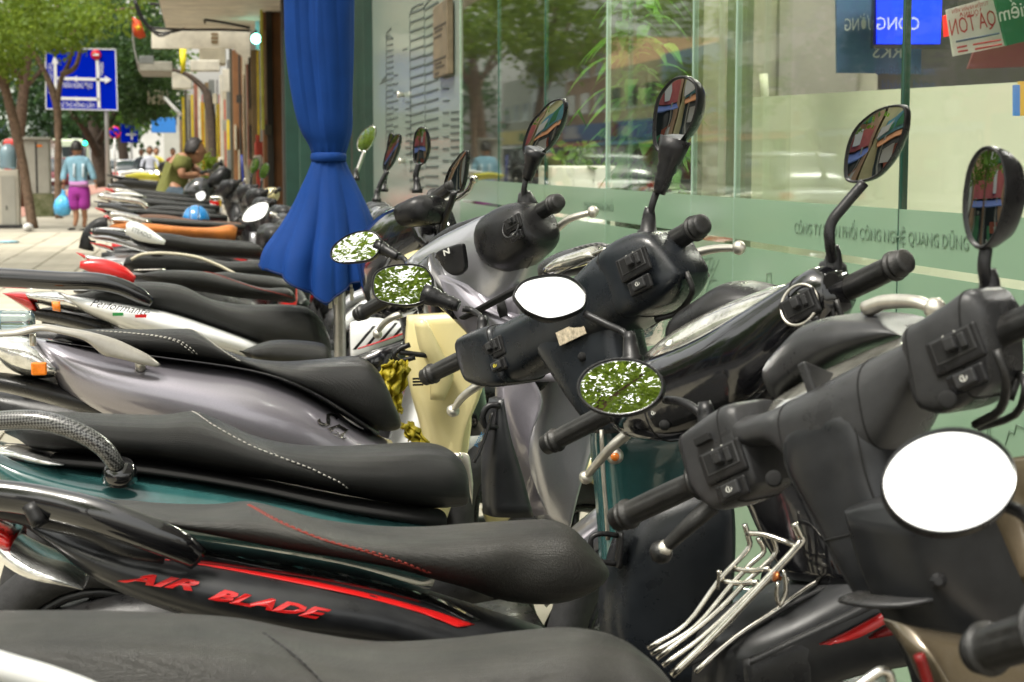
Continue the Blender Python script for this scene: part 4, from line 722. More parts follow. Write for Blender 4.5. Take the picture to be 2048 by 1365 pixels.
    def winner_extra(b, Yc):
        loft('front_cowl', [(atY(*p, Yc - .1), atY(*q, Yc - .1), t) for p, q, t in [((700, 645), (700, 730), .04), ((740, 635), (745, 720), .06), ((790, 640), (790, 690), .06), ((822, 650), (815, 680), .04)]], M['white'], b)
        for i in range(4): mesh('stripe', [atY(705 + i * 26, 700 - i * 8, Yc - .175), atY(712 + i * 26, 700 - i * 8, Yc - .175), atY(752 + i * 22, 652 - i * 3, Yc - .175), atY(745 + i * 22, 652 - i * 3, Yc - .175)], [(0, 1, 2, 3)], M['plastic'], b, solid=.004)
        loft('lower_cowl', [(atY(*p, Yc - .12), atY(*q, Yc - .12), t) for p, q, t in [((690, 720), (690, 770), .04), ((750, 690), (760, 760), .06), ((810, 670), (815, 750), .05)]], M['gloss'], b)
        tube('pinstripe', [atY(716, 698, Yc - .2), atY(760, 684, Yc - .2), atY(806, 668, Yc - .2)], .0025, M['red'], b, n=6)
        loft('red_fin', [(atY(672, 645, Yc - .05), atY(672, 650, Yc - .05), .02), (atY(690, 628, Yc - .05), atY(690, 640, Yc - .05), .02)], M['red'], b)
    far_bike(5.35, 'black scooter with red tail fin and red stitched seat beside the umbrella', [(270, 552, 275, 560, .08), (320, 541, 330, 580), (400, 542, 410, 590), (460, 556, 470, 600), (520, 575, 540, 606), (570, 575, 585, 612), (588, 590, 594, 610, .06)], M['seatf'], M['plastic'],
        rail=([(160, 530), (200, 535), (240, 548), (270, 560)], [.008, .02, .02, .008], M['red']), stitchm=M['redstitch'], extra=winner_extra, tail=[('tail_lens', [(158, 532, 160, 538), (180, 536, 190, 548), (210, 545, 225, 556)], M['red'])],
        bars=((775, 478, 5.55), (800, 445, 5.15), None, M['plastic'], None), mirrors=[dict(outline=[(841, 254), (852, 262), (856, 296), (848, 326), (830, 328), (826, 300), (830, 268)], D=5.1, look=(-.9, -.15, .05), stem=[(838, 328, 5.1), (832, 350, 5.1), (834, 372, 5.1)], shell=.03, stemr=.009)])
    far_bike(6.1, 'black bike with plain black seat partly hidden by the cream piped one', [(375, 575, 380, 580, .08), (430, 545, 440, 585), (500, 548, 510, 590), (560, 556, 570, 600), (588, 570, 592, 604, .08)], M['seatf'], M['plastic'], bars=((750, 470, 6.3), (783, 435, 5.95), None, M['gloss'], None),
        mirrors=[dict(outline=[(795, 268), (800, 276), (792, 308), (776, 340), (766, 340), (770, 310), (782, 280)], D=6.0, look=(-.9, -.15, .05), stem=[(775, 342, 6.0), (760, 370, 6.0), (754, 392, 6.0)], shell=.03, stemr=.009), dict(outline=[(779, 268), (786, 272), (784, 300), (776, 322), (774, 300)], D=6.2, look=(-.9, -.15, .05), stem=[(775, 325, 6.2), (768, 372, 6.2)], shell=.02, stemr=.008)])
    def piping(b, Yc):
        tube('piping', [atY(u, v, Yc - .14) for u, v in ((262, 520), (285, 509), (335, 507), (390, 514), (430, 528), (460, 543), (485, 556))], .006, mat('piping_cream', (.55, .5, .38), .6), b, n=8)
        loft('footrest', [(atY(268, 538, Yc - .15), atY(268, 542, Yc - .15), .02), (atY(330, 536, Yc - .15), atY(332, 542, Yc - .15), .02)], M['chrome'], b)
        box('seat_tab', atY(314, 508, Yc - .1), (.02, .02, .008), M['plastic'], b)
    far_bike(6.6, 'black bike with thick seat edged in cream piping', [(248, 530, 250, 540, .09), (262, 512, 270, 548), (330, 505, 330, 558), (400, 511, 400, 562), (450, 523, 460, 563), (520, 520, 530, 566), (570, 518, 580, 570, .1)], M['seatf'], M['plastic'], extra=piping,
        tail=[('tail_lens', [(150, 510, 152, 516), (162, 512, 170, 530), (175, 518, 180, 535)], M['redlens']), ('tail_light', [(165, 514, 172, 532), (200, 520, 215, 540), (240, 532, 250, 545)], M['lens'])],
        bars=((735, 455, 6.8), (775, 425, 6.4), None, M['plastic'], M['alu']), mirrors=[dict(outline=[(742, 252), (751, 258), (748, 280), (734, 300), (718, 302), (714, 286), (724, 264)], D=6.6, look=(-.8, -.5, .2), stem=[(730, 302, 6.6), (722, 322, 6.6), (712, 350, 6.6)], shell=.03, stemr=.008, shellm=M['chrome'], stemm=M['chrome'])])
    def rope(b, Yc):
        text('rail_lettering', 'STEADO', atY(262, 462, Yc - .24), atY(300, 478, Yc - .24), V((0, 0, .018)), M['plastic'], b, .0006)
    far_bike(7.6, 'black scooter with white lettered grab rail and silver side strips', [(262, 478, 268, 490, .08), (285, 466, 300, 500), (340, 468, 350, 508), (400, 478, 410, 515), (470, 484, 480, 520), (510, 488, 515, 522), (528, 500, 532, 520, .08)], M['seat'], M['plastic'],
        rail=([(252, 458), (268, 460), (290, 470), (330, 486)], [.02, .028, .026, .008], M['white']), extra=rope,
        tail=[('tail_lens', [(180, 490, 182, 496), (200, 492, 205, 502), (222, 498, 225, 508)], M['redlens']), ('side_strip', [(175, 478, 176, 482), (215, 476, 220, 488), (260, 492, 270, 502), (310, 508, 314, 512)], M['silver2'])],
        bars=((525, 490, 7.9), (560, 468, 7.5), None, M['plastic'], None), shield=M['red'])
    far_bike(8.6, 'black scooter with white tail panel behind the lettered rail', [(190, 472, 195, 480, .08), (240, 466, 260, 485), (330, 470, 340, 495), (400, 480, 420, 500, .1)], M['seatf'], M['white'], tail=[('tail_light', [(180, 462, 182, 468), (210, 458, 215, 470), (250, 462, 260, 474)], M['lens'])])
    far_bike(9.2, 'scooter with long smooth orange tan seat', [(215, 462, 220, 468, .08), (232, 448, 240, 475), (300, 448, 310, 476), (360, 454, 370, 478), (420, 456, 430, 482), (460, 450, 462, 484), (474, 456, 472, 482, .08)], M['orange_seat'], M['silver2'],
        tail=[('tail_light', [(220, 440, 222, 450), (240, 436, 250, 455), (265, 444, 272, 456)], M['lens']), ('tail_lens', [(206, 436, 208, 444), (214, 432, 220, 446)], M['redlens'])], rail=([(215, 450), (198, 452), (180, 470), (172, 500)], .03, M['plastic']),
        bars=((548, 466, 9.4), (590, 440, 9.0), None, M['plastic'], None), shield=M['plastic'], mirrors=[dict(outline=[(535, 406), (537, 416), (528, 434), (508, 443), (486, 443), (486, 430), (500, 414), (520, 405)], D=9.2, look=(-.3, -.7, .5), stem=[(540, 428, 9.2), (556, 434, 9.2), (562, 440, 9.2)], shell=.05, stemr=.016, shellm=M['chrome'], stemm=M['chrome'])])
    far_bike(10.3, 'scooter with black and brown seat carrying a blue helmet', [(255, 440, 260, 446, .08), (290, 430, 300, 455), (340, 432, 350, 462), (400, 442, 410, 468), (450, 444, 455, 476), (482, 446, 484, 472, .1)], M['brown_seat'], M['plastic'],
        tail=[('side_strip', [(220, 424, 224, 430), (260, 430, 264, 438), (300, 440, 304, 446)], M['silver2'])], bars=((520, 452, 10.5), (566, 430, 10.1), None, M['plastic'], None), shield=M['plastic'])
    far_bike(11.4, 'black motorbike with chrome grab bar and round turn signals', [(280, 420, 285, 428, .08), (320, 412, 330, 435), (380, 415, 390, 440), (430, 420, 435, 445, .1)], M['seatf'], M['silver2'],
        tail=[('tail_rack', [(186, 404, 188, 410), (220, 408, 224, 420), (270, 412, 280, 424), (292, 420, 300, 428)], M['gloss']), ('tail_lens', [(196, 394, 198, 402), (214, 398, 218, 406)], M['redlens'])], rail=([(196, 392), (240, 398), (280, 404), (296, 416)], .014, M['chrome']),
        bars=((470, 446, 11.4), (500, 420, 11.2), 'tube', M['plastic'], M['chrome']))
    far_bike(12.8, 'black motorbike with pale rear rack next to the seated man\'s bike', [(260, 400, 262, 408, .08), (300, 398, 306, 412), (350, 402, 352, 418, .1)], M['seatf'], M['plastic'], tail=[('tail_rack', [(215, 390, 216, 396), (250, 386, 252, 396), (284, 392, 286, 400)], M['white'])],
        bars=((505, 415, 13.), (560, 378, 12.6), None, M['cream'], None), shield=M['plastic'], mirrors=[dict(outline=[(405, 382), (411, 388), (410, 396), (402, 402), (394, 398), (392, 388)], D=12.6, look=(0, -.6, .6), stem=[(420, 396, 12.6), (440, 396, 12.6), (446, 402, 12.6)], shell=.05, stemr=.012, shellm=M['chrome'], stemm=M['chrome'])])
    for k, (Yc, u0, v0, w, sm, bm, lab) in enumerate([(8.15, 205, 476, 300, 'seatf', 'gloss', 'low black scooter squeezed beside the lettered rail'), (9.75, 240, 442, 250, 'seat2', 'plastic', 'grey seated scooter just behind the orange tan seat'), (10.9, 215, 424, 240, 'seatf', 'red', 'black scooter with a little red showing behind the blue helmet'), (12.1, 225, 404, 215, 'seatf', 'gloss', 'glossy black scooter in front of the chrome railed motorbikes'), (13.7, 250, 394, 170, 'seat', 'plastic', 'black scooter directly in front of the seated man'), (14.7, 235, 384, 150, 'seatf', 'white', 'scooter with a pale tail just left of the seated man')]):
        far_bike(Yc, lab, [(u0, v0 + 3, u0 + 3, v0 + 8, .08), (u0 + w * .2, v0 - 5, u0 + w * .22, v0 + 14), (u0 + w * .45, v0 - 2, u0 + w * .47, v0 + 18), (u0 + w * .75, v0 + 3, u0 + w * .77, v0 + 22), (u0 + w, v0 + 8, u0 + w, v0 + 22, .08)], M[sm], M[bm],
            tail=[('tail_lens', [(u0 - 26, v0 - 6, u0 - 24, v0), (u0 - 8, v0 - 4, u0 - 4, v0 + 8)], M['redlens']), ('tail_strip', [(u0 - 10, v0 - 3, u0 - 8, v0 + 3), (u0 + w * .12, v0 + 6, u0 + w * .14, v0 + 12), (u0 + w * .3, v0 + 14, u0 + w * .31, v0 + 18)], M['silver2'] if k % 2 else M['gloss'])],
            bars=((u0 + w + 45, v0 + 8, Yc + .2), (u0 + w + 95, v0 - 22, Yc - .2), None, M['plastic'], M['alu'] if k % 2 else None), shield=M['plastic'],
            rail=([(u0 - 20, v0 - 12), (u0 + 10, v0 - 10), (u0 + w * .25, v0 + 4)], .012, M['chrome'] if k in (1, 4) else M['gloss']),
            mirrors=[dict(outline=ell(u0 + w + 88, v0 - 62, 9, 17, 20), D=Yc - .1, look=(-.8, -.4, .2), stem=[(u0 + w + 84, v0 - 44, Yc - .1), (u0 + w + 80, v0 - 20, Yc - .1)], shell=.03, stemr=.008)] if k in (3, 4) else ())
    far_bike(19.5, 'dark scooter standing alone beyond the seated man', [(225, 366, 228, 372, .1), (250, 358, 252, 378), (290, 362, 292, 382), (325, 366, 327, 384, .12)], M['seatf'], M['gloss'], tail=[('tail_fin', [(212, 350, 214, 354), (240, 354, 244, 362), (275, 358, 280, 366)], M['plastic'])])
    far_bike(23., 'scooter loaded with a yellow bag far down the pavement', [(250, 352, 252, 358, .12), (280, 346, 282, 360), (318, 350, 320, 362, .12)], mat('yellow_bag', (.6, .55, .06), .6, noise=.3, nscale=4), M['white'], bars=((330, 352, 23), (352, 330, 22.6), None, M['red'], None))
    far_bike(26., 'scooter with red panels far down the pavement', [(240, 346, 242, 352, .12), (270, 340, 272, 352), (300, 344, 302, 354, .12)], mat('pale_bag', (.6, .6, .58), .6), M['red'], bars=((318, 342, 26), (336, 324, 25.6), None, M['plastic'], None))
def near_edge_bike():
    Yc = 1.08; b = thing('scooter', (.1, Yc, 0), 'scooter cut off by the frame bottom, only its white rail, grip and round mirror showing', 'scooter', 'motorbikes parked along the shop front')
    loft('seat', [(V((-.5, Yc + .02, .74)), V((-.5, Yc, .66)), .06), (V((-.3, Yc, .77)), V((-.3, Yc, .66)), .12), (V((0, Yc, .74)), V((0, Yc, .6)), .13), (V((.25, Yc, .72)), V((.22, Yc, .56)), .1)], M['seat'], b, DN)
    loft('side_panel', [(V((-.55, Yc, .68)), V((-.55, Yc, .62)), .05), (V((-.3, Yc, .68)), V((-.3, Yc, .5)), .14), (V((0, Yc, .64)), V((0, Yc, .4)), .16), (V((.26, Yc, .56)), V((.25, Yc, .33)), .12)], M['gold'], b, DN)
    tube('grab_rail', [atY(-90, 1300, 1.2), atY(0, 1334, 1.2), atY(90, 1360, 1.2), atY(190, 1395, 1.2), atY(260, 1440, 1.2)], [.010, .011, .011, .010, .009], M['white'], b, n=12)
    loft('leg_shield', [(V((.5, Yc - .12, .76)), V((.5, Yc + .12, .76)), .02), (V((.5, Yc - .17, .6)), V((.5, Yc + .17, .6)), .03), (V((.42, Yc - .17, .34)), V((.42, Yc + .17, .34)), .03)], M['gold'], b, V((1, 0, 0)), e=4)
    understructure(b, Yc, M['gold'], xb=.5)
    grip(b, atD(2100, 1262, 1.22), atD(1952, 1305, 1.3), .0175)
    L, R = atD(1952, 1305, 1.3), atD(2100, 1262, 1.22)
    a = (R - L).normalized(); end = L + a * .68
    tube('handlebar', [R, R + a * .2, end - a * .1], .012, M['plastic'], b); grip(b, end - a * .125, end)
    loft('handlebar_cover', [(R + V((0, 0, .02)), R - V((0, 0, .03)), .03), (L + a * .25 + V((0, 0, .05)), L + a * .25 - V((0, 0, .06)), .06), (L + a * .4 + V((0, 0, .05)), L + a * .4 - V((0, 0, .06)), .06), (end - a * .14 + V((0, 0, .02)), end - a * .14 - V((0, 0, .03)), .03)], M['gold'], b, V((.6, .8, 0)))
    mirror(b, ell(1899, 962, 136, 106, -8), 1.3, (-.05, -.5, .86), [(2010, 1010, 1.32), (2060, 1040, 1.3), (2090, 1120, 1.27), (2100, 1230, 1.24)], rim=.985, shell=.02)
    tube('bag_hook', [atY(u, v, 1.25) for u, v in ((1700, 1385), (1745, 1352), (1765, 1342), (1780, 1352), (1783, 1385))], .0042, M['chrome'], b, n=8)
    tube('side_lever', [atY(1838, 1310, 1.3), atY(1850, 1345, 1.3), atY(1862, 1385, 1.3)], .005, M['darkred'], b, n=8)
    loft('shield_trim', [(atY(*p, 1.42), atY(*q, 1.38), t) for p, q, t in [((1785, 1243), (1850, 1320), .02), ((1870, 1262), (1900, 1420), .03), ((1980, 1280), (2000, 1420), .03), ((2120, 1310), (2120, 1440), .03)]], M['gold'], b, V((.3, -.95, 0)), e=4)
def umbrella():
    t = thing('patio_umbrella', (.37, 4.65, 0), 'closed blue canvas umbrella tied with a cord between the parked bikes', 'umbrella')
    Y = 4.62; base = atY(680, 700, Y); top = atY(668, -80, Y)
    tube('pole', [V((base.x, Y, .06)), V((base.x, Y, 2.9))], .0165, M['pole'], t, n=14, sub=1)
    lathe('base', V((base.x, Y, 0)), V((base.x, Y, .08)), [(0, .25), (.6, .25), (1, .05)], M['plastic'], t, 24)
    # cloth: closed folded sleeve, gathered by the tie, flaring to an uneven hem
    prof = [(-800, 636, 650), (-780, 612, 672), (-700, 590, 694), (-500, 578, 708), (-300, 570, 714), (-90, 568, 713), (0, 569, 710), (100, 573, 709), (200, 587, 707), (260, 601, 705), (290, 616, 697), (310, 624, 690), (320, 624, 690), (334, 619, 695), (370, 606, 713), (420, 586, 737), (470, 559, 756), (520, 528, 773), (560, 518, 782)]
    rows = crom(prof, 5); N = 160; vs, fs = [], []
    K = len(rows)
    def hem(g):   # how low the hem reaches, by direction round the pole
        # right 0, far side 90, left 180, near side 270 degrees
        q = math.degrees(g) % 360; tab = [(0, 552), (60, 592), (120, 560), (180, 530), (215, 547), (250, 584), (268, 604), (276, 590), (300, 566), (330, 553), (360, 552)]
        for (a, x), (b, y) in zip(tab, tab[1:]):
            if a <= q <= b: return x + (y - x) * (q - a) / (b - a)
    for k, (v, a, c) in enumerate(rows):
        for i in range(N):
            g = 2 * math.pi * i / N
            vv = v if v < 330 else 330 + (v - 330) * (hem(g) - 330) / (560 - 330)
            A, C_ = atY(a, v, Y), atY(c, v, Y); cx = (A.x + C_.x) / 2; rx = (C_.x - A.x) / 2; z = atY(650, vv, Y).z
            tied = math.exp(-((v - 316) / 22) ** 2); low = max(0., min(1., (v - 325) / 200)); upp = max(0., min(1., (300 - v) / 90))
            r = 1.
            # broad folds in the skirt, two long laps in the sleeve, fine puckers at the tie
            r -= low * .14 * (.5 - .5 * math.cos(4 * g + 1.4)) ** 1.5 * (0 if abs(math.cos(g)) > .96 else 1) * (1 - .6 * max(0, abs(math.cos(g)) - .5) * 2)
            for g0, wd, dp in ((4.30, .17, .34), (5.2, .2, .22), (3.75, .12, .10), (5.75, .12, .10), (.8, .2, .15), (4.78, .08, .07)): r -= max(low, .3 * upp) * dp * math.exp(-abs(g - g0 - .05 * math.sin(v * .017 + g0)) / wd)
            r += upp * .045 * math.cos(3 * g + 2.2 + v * .002) + upp * (.10 if 3.9 < g < 4.55 else 0) * (-1)
            r += tied * .035 * math.cos(15 * g) + .03 * math.cos(5 * g + v * .02) * math.exp(-((v - 350) / 60) ** 2) + .025 * math.cos(4 * g - v * .03) * math.exp(-((v - 265) / 40) ** 2) + .006 * math.sin(7 * g + v * .03)
            vs.append(V((cx + rx * r * math.cos(g), Y + rx * .8 * r * math.sin(g), z)))
    for j in range(K - 1):
        for i in range(N): fs.append((j * N + i, j * N + (i + 1) % N, (j + 1) * N + (i + 1) % N, (j + 1) * N + i))
    c = mesh('canopy', vs, fs, M['blue'], t); s = c.modifiers.new('s', 'SOLIDIFY'); s.thickness = .002; s.offset = -1
    hv = [c.data.vertices[(K - 1) * N + i].co.copy() + V((0, 0, .004)) for i in range(0, N, 2)]; vv_, ff = tubev(hv + [hv[0]], .0022, 6, 1); mesh('hem', vv_, ff, mat('hem_navy', (.001, .012, .07), .8), c)
    # puckers round the tie
    cc = atY(657, 315, Y); vs, fs = ringv(cc, V((0, 0, 1)), .043, .006, 40, 8, 2.2); vs = [V((p.x, p.y + math.sin(i * .9) * .001, p.z)) for i, p in enumerate(vs)]
    mesh('tie_band', vs, fs, M['blue'], t)
    for dx, dz in ((-.028, 0), (-.014, .01), (.03, .02)):
        tube('rib', [V((base.x + dx * .5, Y - .02, 1.1)), V((base.x + dx * 1.0, Y - .045, atY(0, 608, Y).z + dz))], .0035, M['pole'], t, n=6, sub=1)
        box('rib_tip', V((base.x + dx, Y - .045, atY(0, 612, Y).z + dz)), (.005, .004, .016), M['alu'], t, bevel=.001)
# ================================================================== ground
def gmat(name, c1, c2, scale, rough=.85, bump=.3):
    return mat(name, c1, rough, noise=.5, nscale=scale, var=c2, bump=bump, bscale=scale * 12)
def ground():
    pave = box2('pavement', (-5.6, -12, -.3), (9, 160, 0), gmat('pavement_stone', (.34, .31, .25), (.42, .39, .32), .9), kind='structure')
    box2('road', (-18.5, -40, -.3), (-5.75, 400, -.12), gmat('asphalt', (.06, .06, .06), (.08, .08, .078), 1.5), kind='structure')
    box2('far_pavement', (-60, -40, -.3), (-18.5, 400, 0), gmat('far_stone', (.26, .25, .22), (.32, .3, .26), .8), kind='structure')
    box2('ground', (-500, -60, -.5), (500, 700, -.31), gmat('earth', (.2, .19, .16), (.25, .24, .2), .1), kind='structure')
    box2('kerb', (-5.75, -12, -.3), (-5.6, 160, .01), gmat('kerb_stone', (.3, .29, .27), (.36, .35, .32), 3), kind='structure')
    mk = mat('road_paint', (.7, .7, .66), .6)
    for k in range(22): mesh('lane_mark', boxv((-11.8, 8 + k * 6, -.118), (.07, 1.5, .002)), BOXF, mk, bpy.data.objects['road'], False)
    shared = {}
    ms = [gmat('tile_a', (.46, .42, .33), (.54, .5, .4), 3), gmat('tile_b', (.41, .375, .29), (.49, .455, .36), 3), gmat('tile_c', (.5, .46, .36), (.57, .53, .43), 3)]
    rng = random.Random(3)
    for k, m in enumerate(ms):
        me = bpy.data.meshes.new('paving_tile'); bm = bmesh.new(); bmesh.ops.create_cube(bm, size=1); bmesh.ops.scale(bm, vec=(.488, .488, .03), verts=bm.verts)
        bmesh.ops.bevel(bm, geom=[e for e in bm.edges if all(v.co.z > 0 for v in e.verts)], offset=.008, segments=1, affect='EDGES'); bm.to_mesh(me); bm.free(); me.materials.append(m); shared[k] = me
    cnt = 0
    for j in range(37):
        for i in range(8):
            x, y = -3.9 + i * .5 + .25 + (j % 2) * .0, 12.2 + j * .5
            o = bpy.data.objects.new('paving_tile', shared[rng.randrange(3)]); COL.objects.link(o); o.parent = pave
            o.location = (x, y, .002 + rng.uniform(0, .006)); o.rotation_euler = (rng.uniform(-.006, .006), rng.uniform(-.006, .006), rng.uniform(-.008, .008)); cnt += 1
    mb = MB()
    for j in range(27):
        for i in range(8):
            x, y = -3.9 + i * .5 + .25, 12.2 - (j + 1) * .5; c = V((x, y, .003 + rng.uniform(0, .005))); mb.add(boxv(c, (.244, .244, .012)), BOXF, rng.randrange(3))
    mb.build('near_paving', ms, pave, kind='stuff')
    rt = mat('red_paver', (.34, .17, .13), .8, noise=.4, nscale=4, bump=.3, bscale=60)
    rp = box2('red_paving_strip', (-5.6, 8, 0), (-3.92, 90, .012), rt, kind='structure')
    d = tag(lathe('lost_lid', atZ(18, 486, .02), atZ(18, 486, .02) + V((0, 0, .03)), [(0, .14), (.6, .16), (1, .1)], mat('pale_blue_plastic', (.25, .5, .6), .4), None, 20), 'flat pale blue plastic dish dropped on the pavement at the left edge', 'dish')
    tube('litter_bag', [atZ(50, 456, .05), atZ(56, 455, .08), atZ(64, 456, .05)], [.04, .08, .03], mat('white_plastic_bag', (.7, .7, .68), .5), None, n=8)
    tag(bpy.data.objects['litter_bag'], 'small crumpled white plastic bag at the foot of the left tree', 'litter')
# ================================================================== foliage and trees
def leafmat(name, c, c2):
    m = mat(name, c, .5, noise=.6, nscale=1.2, var=c2, spec=.35); t = m.node_tree; b = t.nodes['Principled BSDF']
    tr = t.nodes.new('ShaderNodeBsdfTranslucent'); tr.inputs[0].default_value = (c2[0] * 1.7 + .02, c2[1] * 1.7, c2[2] + .02, 1)
    mx = t.nodes.new('ShaderNodeMixShader'); mx.inputs[0].default_value = .4
    o = t.nodes['Material Output']; t.links.new(b.outputs[0], mx.inputs[1]); t.links.new(tr.outputs[0], mx.inputs[2]); t.links.new(mx.outputs[0], o.inputs[0]); return m
LM = [leafmat('leaf_green', (.05, .12, .015), (.10, .2, .02)), leafmat('leaf_yellow_green', (.08, .15, .012), (.17, .25, .03)), leafmat('leaf_dark', (.015, .045, .01), (.03, .075, .014)), leafmat('leaf_blue_green', (.03, .08, .03), (.06, .12, .05))]
def crown(name, blobs, size, m, parent, seed=1, clump=7, twigs=True, asp=.4):
    rng = random.Random(seed); vs, fs = [], []
    for c, r, n in blobs:
        c = V(c); r = V(r) if not isinstance(r, (int, float)) else V((r, r, r * .75))
        for _ in range(n // clump):
            while True:
                q = V((rng.uniform(-1, 1), rng.uniform(-1, 1), rng.uniform(-1, 1)))
                if .25 < q.length < 1: break
            p = c + V((q.x * r.x, q.y * r.y, q.z * r.z)); cd = V((rng.uniform(-1, 1), rng.uniform(-1, 1), rng.uniform(-.5, .2))).normalized()
            for k in range(clump):
                l = size * rng.uniform(.6, 1.25); s = p + cd * (k * size * .45) + V((rng.gauss(0, 1), rng.gauss(0, 1), rng.gauss(0, 1))) * size * .45
                d = (cd * .6 + V((rng.gauss(0, 1), rng.gauss(0, 1), rng.gauss(0, .8) - .3))).normalized(); w = d.orthogonal().normalized(); w = (w * math.cos(k) + d.cross(w) * math.sin(k)) * (l * asp)
                nn = d.cross(w).normalized() * l * .08
                i = len(vs); vs += [s, s + d * l * .5 + w + nn, s + d * l, s + d * l * .5 - w + nn]; fs.append((i, i + 1, i + 2, i + 3))
    me = bpy.data.meshes.new(name); me.from_pydata([tuple(v) for v in vs], [], fs); return link(name, me, m, parent)
bark = mat('bark', (.13, .085, .055), .9, noise=.7, nscale=14, var=(.22, .15, .1), bump=1, bscale=40)
barkd = mat('bark_dark', (.05, .035, .025), .9, noise=.7, nscale=14, bump=1, bscale=40)
def tree(label, base, trunk, blobs, leaf=.12, m=0, bk=None, branches=(), seed=1, name='street_tree', clump=7, asp=.4):
    t = thing(name, base, label, 'tree', 'trees along the street'); bk = bk or bark
    tr = tube('trunk', [p for p, r in trunk], [r for p, r in trunk], bk, t, n=12, sub=5)
    # uneven bark outline
    rng = random.Random(seed)
    for v in tr.data.vertices: v.co += V((rng.gauss(0, 1), rng.gauss(0, 1), 0)) * trunk[0][1] * .05
    for br in branches: tube('branch', [p for p, r in br], [r for p, r in br], bk, tr, n=8, sub=4)
    crown('crown', blobs, leaf, LM[m], t, seed, clump, asp=asp); return t
